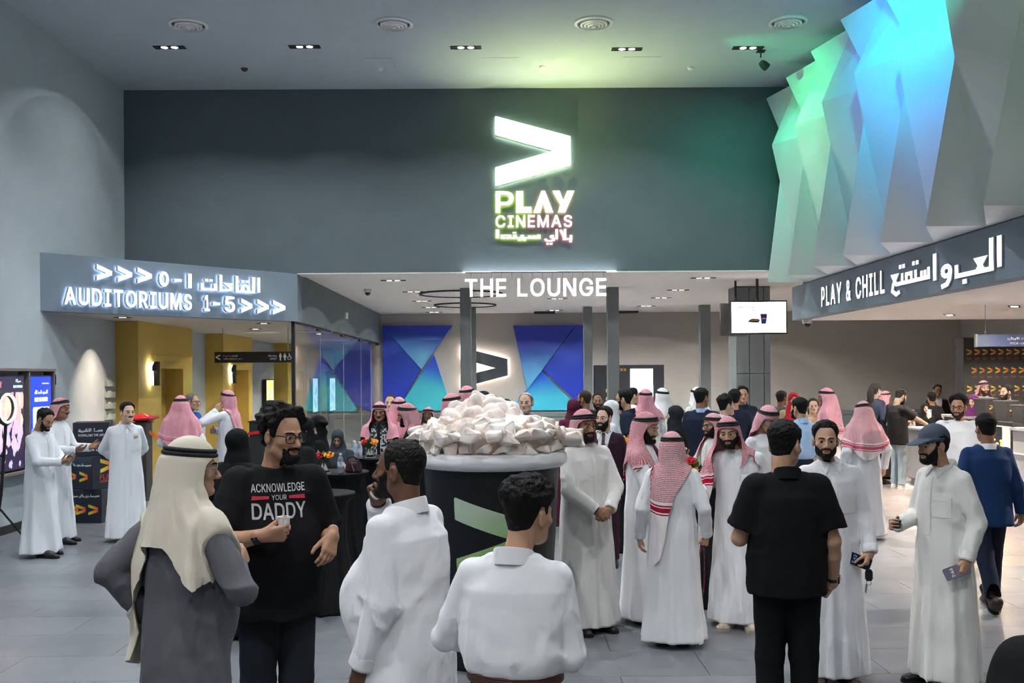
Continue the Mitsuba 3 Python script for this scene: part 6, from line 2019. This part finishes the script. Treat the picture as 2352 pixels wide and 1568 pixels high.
p_suit = person('bearded man in dark plum suit with patterned tie behind the man with clasped hands', 1.042, 10.5, 168, 1.656, top='jacket', cloth='cloth_plum', legs='cloth_plum', vee='cloth_white', tie='tie_maroon', collar='cloth_white', hair='short', beard='full', hd=(-22, -3, 0), skin='skin_fair', seed=11, shoe=('shoe', 'shoe_black'), lod=1)
p_whitehijab = person('woman in white hijab looking to the right behind the plum suit', 1.291, 12.2, -85, 1.680, top='abaya', cloth='cloth_cool', scarf='hijab', scarf_m='cloth_white', skin='skin_fair', seed=12)
p_mid = person('man in red shemagh leaning in to talk to the man with the long scarf tail', 1.126, 8.1, -112, 1.686, scarf='down', scarf_m='shemagh_red', hd=(-8, 14, 0), right=((.05, .25, 1.10), (1, -.2, -.5), (-.8, .5, 0), (0, -1, 0), 'relax'), left=((.10, .25, 1.08), (1, -.2, -.5), (-.8, .5, 0), (0, -1, 0), 'relax'), beard='full', collar='stand', skin='skin_tan', seed=13, tilt=.028)
p_tail = person('man with long red shemagh tail down his back, holding prayer beads', 1.234, 7.37, -12, 1.568, scarf=S_TAIL, scarf_m='shemagh', hd=(-8, 2, 0), right=((.275, .08, .90), (.4, -1, 0), (0, .25, -1), (-1, 0, 0), 'fist'), left=((.275, .03, .88), (.4, -1, 0), (0, .1, -1), (-1, 0, 0), 'relax'), skin='skin_tan', seed=14, tilt=.0)
p_beard = person('man with thick black beard and red shemagh raising one hand', 1.848, 7.9, 162, 1.654, scarf=S_FRONT, scarf_m='shemagh_red', hd=(-2, 10, 4), headlean=(.075, .03), right=((.27, .27, 1.13), (.6, -.5, -.8), (.35, 1, .0), (-.5, .2, -.8), 'flat'), beard='full', collar=True, pocket=True, skin='skin_tan', seed=15, shoe=('sneaker', 'shoe_beige', 'shoe_beige'), tilt=.02)
p_sip = person('man in glasses and pink shemagh raising a small black cup behind the bearded man', 2.078, 9.9, 108, 1.602, scarf='down', scarf_m='shemagh_fine', hd=(0, 4, 0), right=((.14, .30, 1.29), (.6, -.3, -1), (-.3, .3, 1), (-1, .2, 0), 'grip'), glasses=('frame_black', 1), beard='trim', cloth='cloth_offwhite', skin='skin_tan', seed=16, collar='stand')
p_down = person('man in pale red shemagh and glasses looking down behind the black shirt', 2.448, 9.3, -166, 1.694, scarf='back', scarf_m='shemagh_fine', hd=(14, 26, 0), glasses=('frame_steel', 0), beard='stache', collar='stand', skin='skin_tan', seed=17, tilt=.028)
p_shawl = person('man seen from behind with a broad pink checked shemagh spread over his shoulders', 4.329, 12.0, 6, 1.653, scarf=S_SHAWL, scarf_m='shemagh_fine', hd=(4, 0, 0), cloth='cloth_cool', seed=18, lod=1, girth=1.06, tilt=-.02)
p_sky = person('man in light blue shirt seen from behind beyond the black shirt', 3.439, 11.6, 22, 1.706, top='shirt', cloth='cloth_sky', legs='cloth_navy', hair='short', beard='trim', hd=(12, 0, 0), collar='stand', skin='skin_tan', seed=19)
p_pinkback = person('man in pink shemagh and white thobe talking to the woman with brown hair', 4.542, 14.0, 58, 1.784, scarf=S_SHAWL2, scarf_m='shemagh_pink', hd=(4, 4, 0), right='cup', seed=20, skin='skin_brown')
p_brownhair = person('woman with long brown hair touching her face in front of the lounge wall', 4.644, 15.0, 172, 1.614, top='abaya', cloth='cloth_beige', hair='long', hairm='hair_brown', right='chin', skin='skin_fair', seed=21)
p_redhijab = person('woman in dark red hijab and beige coat near the lounge wall', 4.609, 15.9, 176, 1.691, top='abaya', cloth='cloth_beige', scarf='hijab', scarf_m='cloth_red', skin='skin_tan', seed=22)
p_olive = person('dark haired man in olive top left of the woman in red hijab', 4.665, 16.8, -55, 1.694, top='tee', cloth='cloth_olive', hair='short', skin='skin_dark', seed=23)
p_young = person('young dark haired man in white shirt in profile facing right', 2.766, 12.5, -72, 1.718, top='shirt', cloth='cloth_white', hair='quiff', collar='stand', hd=(-4, 0, 0), skin='skin_fair', seed=24)
p_navysuit = person('broad man in dark navy suit seen from behind left of the young man in profile', 2.609, 13.2, -22, 1.803, top='jacket', cloth='cloth_navy', legs='cloth_navy', collar='cloth_sky', hair='short', hd=(-30, 0, 0), skin='skin_brown', seed=25, girth=1.1, left='cup')
p_whiteghutra = person('man in plain white headscarf half hidden behind the navy suit', 3.034, 15.7, 25, 1.787, scarf='back', scarf_m='cloth_white', seed=26)
p_suitback = person('man in dark suit seen from behind talking to the smiling man at the pillar', 3.255, 14.1, -6, 1.769, top='jacket', cloth='cloth_navy', legs='cloth_navy', hair='short', hd=(-10, 0, 0), seed=27)
p_smile = person('smiling man in navy shirt standing in front of the big pillar', 3.677, 15.4, 174, 1.796, top='shirt', cloth='cloth_navy', legs='cloth_navy', hair='short', skin='skin_tan', seed=28, belly=.06, girth=1.1, collar=True)
p_blackhijab = person('woman in black hijab and abaya in profile facing left', 2.045, 11.9, 74, 1.620, top='abaya', cloth='cloth_black', scarf='hijab', scarf_m='cloth_charcoal', skin='skin_fair', seed=29, hd=(0, -4, 0))
p_navytee = person('bearded man with glasses in navy polo shirt facing left', 1.592, 13.0, 76, 1.796, top='tee', cloth='cloth_navy', legs='cloth_black', hair='short', beard='full', glasses=('frame_black', 0), skin='skin_tan', seed=30, hd=(0, 4, 0), headlean=(0, .03), collar='stand')
p_pinkscreen = person('man in pink shemagh seen from behind in front of the kiosk screen', 1.998, 14.1, 14, 1.788, scarf='down', scarf_m='shemagh_pink', seed=31, skin='skin_tan', hd=(-10, 0, 0))
p_whitecord = person('man in white headscarf with black cord beside the kiosk screen', 2.390, 15.1, 32, 1.786, scarf='down', scarf_m='cloth_white', glasses=('frame_black', 0), seed=32, skin='skin_tan')
p_kioskman = person('dark haired man half hidden at the left edge of the kiosk screen', 2.127, 16.6, -80, 1.765, top='tee', cloth='cloth_white', hair='short', skin='skin_tan', seed=33)
p_backblack = person('brown haired man in black T-shirt in front of the right blue panels', 1.144, 14.3, 55, 1.768, top='tee', cloth='cloth_black', hair='crop', hairm='hair_brown', beard='full', hd=(10, 0, 0), skin='skin_brown', seed=34)
p_maroon = person('woman in maroon hijab seen from behind at the blue panels', 0.913, 13.3, 8, 1.674, top='abaya', cloth='cloth_maroon', scarf='hijab', scarf_m='cloth_maroon', seed=35)
p_crop = person('man with cropped hair facing the camera above the white hijab', 1.409, 15.2, 178, 1.719, top='tee', cloth='cloth_charcoal', hair='crop', skin='skin_brown', seed=36, beard='trim')
p_bald = person('balding man in blue jacket and striped shirt behind the foam popcorn', 0.252, 12.0, 166, 1.794, top='jacket', cloth='cloth_blue', legs='cloth_navy', vee='cloth_stripes', collar='cloth_sky', hair='bald', hairm='hair_grey', skin='skin_fair', seed=37, girth=1.05, lod=1, wide=1.04)
p_capblack = person('person in black cap hidden behind the foam popcorn', 0.019, 14.6, 15, 1.638, top='tee', cloth='cloth_black', hair='crop', scarf='cap', scarf_m='cloth_charcoal', seed=38)
p_navyhijab = person('woman in navy hijab behind the top of the foam popcorn', -0.296, 13.0, -62, 1.791, top='abaya', cloth='cloth_navy', scarf='hijab', scarf_m='cloth_navy', skin='skin_fair', seed=39)
p_pinktop = person('man in pink shemagh seen from behind below the mirrored chevron', -0.539, 14.0, -28, 1.850, scarf='narrow', scarf_m='shemagh_pink', seed=40, beard='full', hd=(-16, 0, 0), skin='skin_brown')
p_redsmall = person('man in red shemagh mostly hidden between the navy hijab and the column', -0.431, 15.4, 176, 1.715, scarf='down', scarf_m='shemagh_red', seed=41, skin='skin_brown')
p_pinkright = person('man in pink shemagh and white thobe facing right left of the foam popcorn', -0.671, 11.8, -72, 1.786, scarf='narrow', scarf_m='shemagh_pink', seed=42, skin='skin_tan', headlean=(0, .03))
p_redfar = person('man in red shemagh facing the camera low behind the foam popcorn', -1.161, 15.0, 176, 1.526, scarf='down', scarf_m='shemagh_red', cloth='cloth_beige', seed=43, skin='skin_dark', right='clasp', left='clasp')
p_cloak = person('man in black cloak with grey ornament and pink shemagh at the cocktail table', -1.587, 12.6, 179, 1.669, cloth='cloth_black', scarf='down', scarf_m='shemagh_pink', beard='stache', collar='cloth_slate', seed=44, skin='skin_brown', right='clasp', left='clasp', lod=1, tilt=.022, hd=(0, 8, 0))
p_leftred = person('man in checked red shemagh in profile facing left beside the foam popcorn', -0.992, 10.7, 80, 1.701, scarf='narrow', scarf_m='shemagh_red', cloth='cloth_black', hd=(0, 14, 0), tilt=.034, beard='stubble', seed=45, skin='skin_brown', headlean=(0, .05))
p_brownbehind = person('brown haired man behind the pink shemagh next to the blue panels', -1.679, 14.6, 178, 1.733, top='tee', cloth='cloth_slate', hair='crop', hairm='hair_brown', skin='skin_fair', seed=46)
p_pinkwide = person('man in pink shemagh seen from behind right of the cloaked man', -1.387, 13.0, 4, 1.720, scarf=S_SHAWL2, scarf_m='shemagh_pink', seed=47)
p_niqab = person('woman in black niqab beside the cocktail table with the handbag', -2.049, 10.85, -66, 1.572, top='abaya', cloth='cloth_black', scarf='niqab', scarf_m='cloth_black', skin='skin_fair', seed=48, lod=1, right='cup', hd=(0, 8, 0))
p_slatehijab = person('young woman in slate hijab looking down at the flowers on the cocktail table', -1.923, 11.45, 176, 1.389, top='abaya', cloth='cloth_slate', scarf='hijab', scarf_m='cloth_slate', skin='skin_tan', seed=49, lod=1, right='clasp', left='clasp', hd=(6, 24, 0))
p_glasseswoman = person('woman with glasses in black hijab half hidden behind the T-shirt man', -1.893, 9.35, -62, 1.614, top='abaya', cloth='cloth_black', scarf='hijab', scarf_m='cloth_black', skin='skin_fair', glasses=('frame_steel', 0), seed=50, lod=1)
p_abaya = person('woman in black abaya and headscarf seen from behind left of the T-shirt man', -2.104, 7.8, -28, 1.592, top='abaya', cloth='cloth_black', scarf='hijab', scarf_m='cloth_black', seed=51, hd=(-10, 0, 0))
p_left1 = person('young man in white thobe looking down at a phone near the left edge', -5.257, 11.3, -104, 1.652, hair='short', beard='stubble', collar='stand', cloth='cloth_cool', hd=(-4, 24, 0), headlean=(0, .04), right=((.07, .34, 1.13), (.8, -.5, -.9), (-.3, 1, .3), (-.4, -.2, .9), 'grip'), left=((.06, .33, 1.12), (.8, -.5, -.9), (-.5, 1, .3), (-.4, -.2, .9), 'relax'), skin='skin_olive', seed=52, lod=1, feet=((.1, .14, -8), (-.1, .0, 8)))
p_left2 = person('man in red shemagh and white thobe standing behind the man with the phone', -5.484, 12.2, -98, 1.761, scarf='back', scarf_m='shemagh', beard='stache', hd=(0, 6, 0), cloth='cloth_cool', right=((.10, .30, 1.13), (.8, -.5, -.9), (-.5, 1, .1), (-.4, -.2, .9), 'relax'), left='talk', skin='skin_brown', seed=53, lod=1, tilt=.03, feet=((.1, .14, -8), (-.1, .05, 8)), agal=True, headlean=(0, .04))
p_moustache = person('man with moustache, hands behind his back, beside the cushion pedestal', -4.679, 12.3, -150, 1.695, hair='short', beard='stache', collar=True, pocket=True, cloth='cloth_cool', right='behind', left='behind', hd=(14, -2, 0), skin='skin_fair', seed=54, lod=1, headlean=(-.02, .02))
p_pinkleft = person('man in pink shemagh seen from behind in front of the first ochre portal', -4.424, 13.6, 22, 1.752, scarf=S_SHAWL, scarf_m='shemagh_pink', cloth='cloth_cool', seed=55, lod=1, hd=(10, 0, 0), left='cup', beard='full', skin='skin_brown', tilt=-.002)
p_greyglasses = person('man with glasses and grey hair in blue shirt behind the pink shemagh', -4.596, 14.6, -100, 1.766, top='tee', cloth='cloth_royal', hair='crop', hairm='hair_grey', glasses=('frame_black', 0), skin='skin_tan', seed=56)
p_ear = person('man in pink shemagh resting his cheek on his hand in front of the ochre portals', -4.047, 14.6, 72, 1.806, scarf='narrow', scarf_m='shemagh_pink', cloth='cloth_cool', right='fold', left='ear', seed=57, lod=1, skin='skin_tan', tilt=.03, hd=(0, 4, 0), watch=('R', 'strap_black'))
p_jeans = person('bearded man in black T-shirt and light cargo jeans reaching over the far counter', 6.799, 17.2, -72, 1.702, top='tee', cloth='cloth_black', legs='cloth_jeans', hair='short', beard='full', hd=(-4, 24, 0), right='reach', left='cup', headlean=(0, .05), shoe=('sneaker', 'shoe_white', 'shoe_white'), skin='skin_tan', seed=58, lod=1)
p_ponytail = person('woman with long black hair in navy jacket facing right in front of the grey wall', 6.668, 17.9, -64, 1.806, top='jacket', cloth='cloth_navy', legs='cloth_navy', hair='long', skin='skin_tan', seed=59)
p_blackcloak = person('man in pink shemagh and black cloak left of the man in cargo jeans', 7.185, 18.8, -76, 1.649, scarf='narrow', scarf_m='shemagh_pink', cloth='cloth_black', skin='skin_brown', seed=60, hd=(0, 10, 0), tilt=.03)
p_suitglasses = person('man in black suit with glasses facing the camera at the far wall', 8.875, 20.4, 176, 1.742, top='jacket', cloth='cloth_black', legs='cloth_black', vee='cloth_white', collar='cloth_white', glasses=('frame_black', 1), hair='short', skin='skin_brown', seed=61)
p_suitdark = person('man in black suit seen from behind beyond the far counter', 8.253, 19.2, 4, 1.607, top='jacket', cloth='cloth_black', legs='cloth_black', hair='short', beard='full', seed=62, skin='skin_brown')
p_lowred = person('man in red shemagh low behind the far counter', 8.285, 20.2, 176, 1.243, scarf='down', scarf_m='shemagh_red', seed=63, skin='skin_brown', right='chin')
p_phonewoman = person('woman in black hijab filming with a phone behind the far counter', 7.920, 18.75, 178, 1.417, top='abaya', cloth='cloth_black', scarf='hijab', scarf_m='cloth_black', skin='skin_fair', seed=64, right=((.05, .32, 1.42), (.8, -.2, -1), (-.3, .2, 1), (-.2, -1, 0), 'grip'))
p_whitetee = person('young man with glasses in plain white T-shirt behind the man with the cap', 5.017, 11.0, 166, 1.729, top='tee', cloth='cloth_cool', legs='cloth_charcoal', hair='quiff', beard='stubble', glasses=('frame_black', 0), hd=(-24, 0, 0), skin='skin_olive', seed=65, girth=1.08, lod=1)
p_chin = person('man in pink shemagh touching his chin in front of the press backdrop', 8.770, 18.2, 178, 1.837, scarf='back', scarf_m='shemagh_pink', beard='trim', right='chin', left='fold', skin='skin_tan', seed=66, lod=1)
p_purple = person('woman in purple hijab left of the man touching his chin', 8.122, 17.2, 150, 1.607, top='abaya', cloth='cloth_purple', scarf='hijab', scarf_m='cloth_purple', skin='skin_tan', seed=67, hd=(-30, 14, 0))
p_suitright = person('bearded man in black suit and light blue shirt at the press backdrop', 8.896, 17.6, 112, 1.758, top='jacket', cloth='cloth_black', legs='cloth_black', vee='cloth_sky', collar='cloth_sky', hair='short', beard='full', hd=(-4, 0, 0), skin='skin_tan', seed=68)
p_lowhijab = person('woman in black hijab behind the popcorn boxes', 8.310, 16.7, 178, 1.470, top='abaya', cloth='cloth_black', scarf='hijab', scarf_m='cloth_black', skin='skin_tan', seed=69)

# ---------------------------------------------------------------- what they wear and hold
# lettering on the black T-shirt
def shirt_text(p, m, y_lo, color, name):
    m = m.copy()
    v, f = trimesh.remesh.subdivide_to_size(m.vertices, m.faces, .02, max_iter=5)
    v[:, 0] += p['off'](1.3)[0]
    obj(name, drape(p['G'], tm(v, f), -1, .003), color, p['key'] + '__shirt', tw=p['tw'])


def silver(p, n, uv):
    return mikit.mix((.10, .10, .105), (.62, .62, .62), mikit.smoothstep(1.38, 1.50, p.z))


mat('print_silver', (.42, .42, .43), .6)
mat('print_red', (.45, .03, .045), .6)


def flip(m):
    m = m.copy()
    m.vertices = np.array(m.vertices) * [-1, 1, 1]
    m.faces = m.faces[:, ::-1]
    return m


zs_ = p_tee['s']
for t_, x0, x1, y0, y1 in (('ACKNOWLEDGE', -.122, .122, 1.372, 1.410), ('YOUR', -.034, .034, 1.336, 1.360), ('DADDY', -.122, .122, 1.252, 1.324)):
    shirt_text(p_tee, flip(words(t_, x0 * zs_, x1 * zs_, y0 * zs_, y1 * zs_, .001)), 0, 'print_silver', 'lettering')
for sx in (1, -1):
    m = prism(Polygon([(sx * .122 * zs_, 1.337 * zs_), (sx * .045 * zs_, 1.342 * zs_), (sx * .045 * zs_, 1.355 * zs_), (sx * .118 * zs_, 1.357 * zs_)]), .001)
    shirt_text(p_tee, m, 0, 'print_red', 'red_stroke')
# grey ornament on the black cloak, name tag
m = unary_union([Polygon([(sx * .02, 1.40), (sx * .10, 1.42), (sx * .12, 1.30), (sx * .085, 1.0), (sx * .02, .95)]) for sx in (1, -1)])


def ornament(p, n, uv):
    t = mikit.noise(p.x * 70, 0, p.z * 45)
    return mikit.mix((.40, .40, .40), (.015, .015, .017), mikit.smoothstep(.45, .55, t))


mat('cloak_ornament', mikit.proc(ornament), .7)
p_cloak['put']('ornament', decal(p_cloak['G'], affinity.scale(m, p_cloak['s'], p_cloak['s'], origin=(0, 0)), -1, .005, .03), 'cloak_ornament', smooth=False)
mat('brass', (.55, .42, .18), .35, metal=.8)
p_cloak['put']('name_tag', decal(p_cloak['G'], sbox(-.175, 1.18, -.115, 1.21), -1, .008, .03), 'brass', smooth=False)
p_moustache['put']('badge', decal(p_moustache['G'], sbox(-.13, 1.265, -.075, 1.29), -1, .010, .03), 'brass', smooth=False)
p_bald['put']('lapel_pin', decal(p_bald['G'], Point(-.10, 1.33).buffer(.012), -1, .012, .03), 'print_red', smooth=False)

mat('cup_black', (.012, .012, .013), .5)
mat('coffee', (.10, .055, .03), .3)


def frame_to(p, up, fwd=None):
    """A placement whose z runs along up."""
    z = unit(up)
    x = unit(np.cross(fwd if fwd is not None else (0, 1, 0.01), z))
    y = np.cross(z, x)
    m = np.eye(4)
    m[:3, 0], m[:3, 1], m[:3, 2], m[:3, 3] = x, y, z, p
    return T(m.tolist())


ply_cup = {c: mikit.ply(lathe([(.0, .002), (.0225, .002), (.023, 0), (.0305, .068), (.0285, .068), (.0215, .006), (0, .006)], 28), c, smooth=40) for c in ('cup_black', 'white_plastic')}
ply_rim = mikit.ply(cat(lathe([(.0300, .064), (.0318, .066), (.0312, .0705), (.0285, .069), (.0283, .064)], 28), lathe([(.0232, -.001), (.0240, .0), (.0250, .011), (.0238, .011)], 28)), 'white_plastic')


def cup(p, side, label, up=(0, 0, 1), white=False, shift=(0, 0, 0)):
    h = p['hands'][side]
    c = h['grip'] + np.array(shift) - unit(up) * .034
    k = thing('paper_cup', label, 'cup', None)
    q = frame_to(c, up)
    obj('wall', ply_cup['white_plastic' if white else 'cup_black'], None, k, tw=q)
    obj('rim', ply_rim, None, k, tw=q)
    obj('drink', lathe([(0, .050), (.026, .050)], 20), 'coffee', k, tw=q)


cup(p_cream, 1, 'black paper cup with white rim held by the man in the cream headscarf')
cup(p_tee, 1, 'white paper cup held by the man in the black T-shirt', white=True, shift=(.015, -.01, .028))
h = p_cup['hands'][1]
cup(p_cup, 1, 'black paper cup tipped to the lips of the drinking man', up=unit(np.array([.75, -.25, .62])))
cup(p_cap, 1, 'black paper cup held by the man in the baseball cap')
cup(p_front, 1, 'black paper cup half hidden between the black shirt and the bearded man')
cup(p_sip, 1, 'small black cup raised by the man in glasses and shemagh')
mat('case_blue', (.05, .12, .22), .35)
mat('case_dark', (.02, .03, .035), .3)
mat('case_white', (.62, .60, .62), .3)
mat('screen_picture', (.16, .14, .17), .12)
mat('digit_blue', (.15, .35, .75), .4)


def phone(p, side, label, case, along, face, screen='screen_black', text=None, shift=(0, 0, 0), tcol='ink_white'):
    h = p['hands'][side]
    z = unit(face)
    y = unit(np.asarray(along, float) - z * (np.asarray(along, float) @ z))
    x = np.cross(y, z)
    m = np.eye(4)
    m[:3, 0], m[:3, 1], m[:3, 2], m[:3, 3] = x, y, z, h['grip'] + np.array(shift)
    q = T(m.tolist())
    k = thing('phone', label, 'phone', None)
    pr = sbox(-.038, -.078, .038, .078).buffer(-.010).buffer(.010)
    obj('case', lift(prism(pr, .009), -.0045), case, k, tw=q)
    obj('screen', lift(prism(pr.buffer(-.004), .0008), .0044), screen, k, tw=q)
    if text:
        obj('digits', lift(words(text, -.028, .028, .018, .040, .0006), .0053), tcol, k, tw=q)
    else:
        obj('lens', lift(prism(unary_union([Point(-.02, .055).buffer(.007), Point(-.02, .035).buffer(.007)]), .0012), -.0058), 'frame_black', k, tw=q)


phone(p_front, -1, 'dark phone with blue digits held by the bearded man facing the camera', 'case_dark', (-.75, -.3, .35), (-.35, -1, .25), text='9:42', tcol='digit_blue', shift=(-.03, -.015, .01))
phone(p_cap, -1, 'phone in a blue case with white digits held by the man in the cap', 'case_blue', (-.85, -.1, -.25), (-.25, -1, .35), screen='screen_picture', text='7:46', shift=(-.04, -.03, .0))
phone(p_black, 1, 'phone held flat in the right hand of the man in the black shirt', 'leather_brown', (-.9, .3, -.1), (.1, .4, 1), shift=(-.03, 0, -.01))
phone(p_black, -1, 'dark green phone in the left hand of the man in the black shirt', 'case_dark', (-.5, .2, .6), (-.2, -.8, .5), shift=(-.04, 0, 0))
phone(p_left1, 1, 'black phone held by the young man near the left edge', 'case_dark', (.6, -.2, .5), (-.6, -.2, .8))
phone(p_phonewoman, 1, 'white phone held up by the filming woman behind the far counter', 'case_white', (0, .1, 1), (0, 1, .1), shift=(0, -.03, .03))
# keys under the phone, prayer beads
h = p_front['hands'][-1]
k = thing('car_key', 'black car key with steel ring hanging from the hand with the phone', 'key')
c = h['grip'] + np.array([.03, -.03, -.05])
obj('fob', hull([c + np.array([dx * .022, dy * .008, dz * .036 - .03]) for dx, dz in ((-1, -.6), (-.6, -1), (.6, -1), (1, -.6), (1, .6), (.6, 1), (-.6, 1), (-1, .6)) for dy in (-1, 1)]), 'cup_black', k)
t = np.linspace(0, 2 * PI, 14, endpoint=False)
obj('ring', tube(c + np.stack([.016 * np.cos(t), 0 * t, -.078 + .016 * np.sin(t)], -1), .0022, 5, closed=True), 'frame_steel', k)
obj('blade', hull([c + np.array([dx, dy, dz]) for dx, dz in ((-.02, -.085), (-.008, -.088), (-.028, -.14), (-.018, -.142)) for dy in (-.003, .003)]), 'frame_steel', k)
h = p_tail['hands'][1]
mat('bead_red', (.16, .012, .03), .25)
pts = [h['grip'] + np.array([.018 * math.sin(u) * (1 if u < PI else 1), .004 * math.cos(3 * u), -.19 + .19 * math.cos(u)]) for u in np.linspace(0, 2 * PI, 66, endpoint=False)]
k = thing('prayer_beads', 'string of dark red prayer beads held by the man with the scarf tail', 'prayer beads')
pb = mikit.ply(trimesh.creation.icosphere(1, .0062), 'bead_red', smooth=True)
obj('cord', tube(pts, .0015, 4, closed=True), 'bead_red', k)
for q in pts:
    obj('bead', pb, None, k, tw=T().translate(list(map(float, q))))
obj('tassel', tube([h['grip'] + np.array([0, 0, -.37 - z]) for z in (0, .02, .05, .10)], [.003, .007, .005, .006], 8), 'bead_red', k)
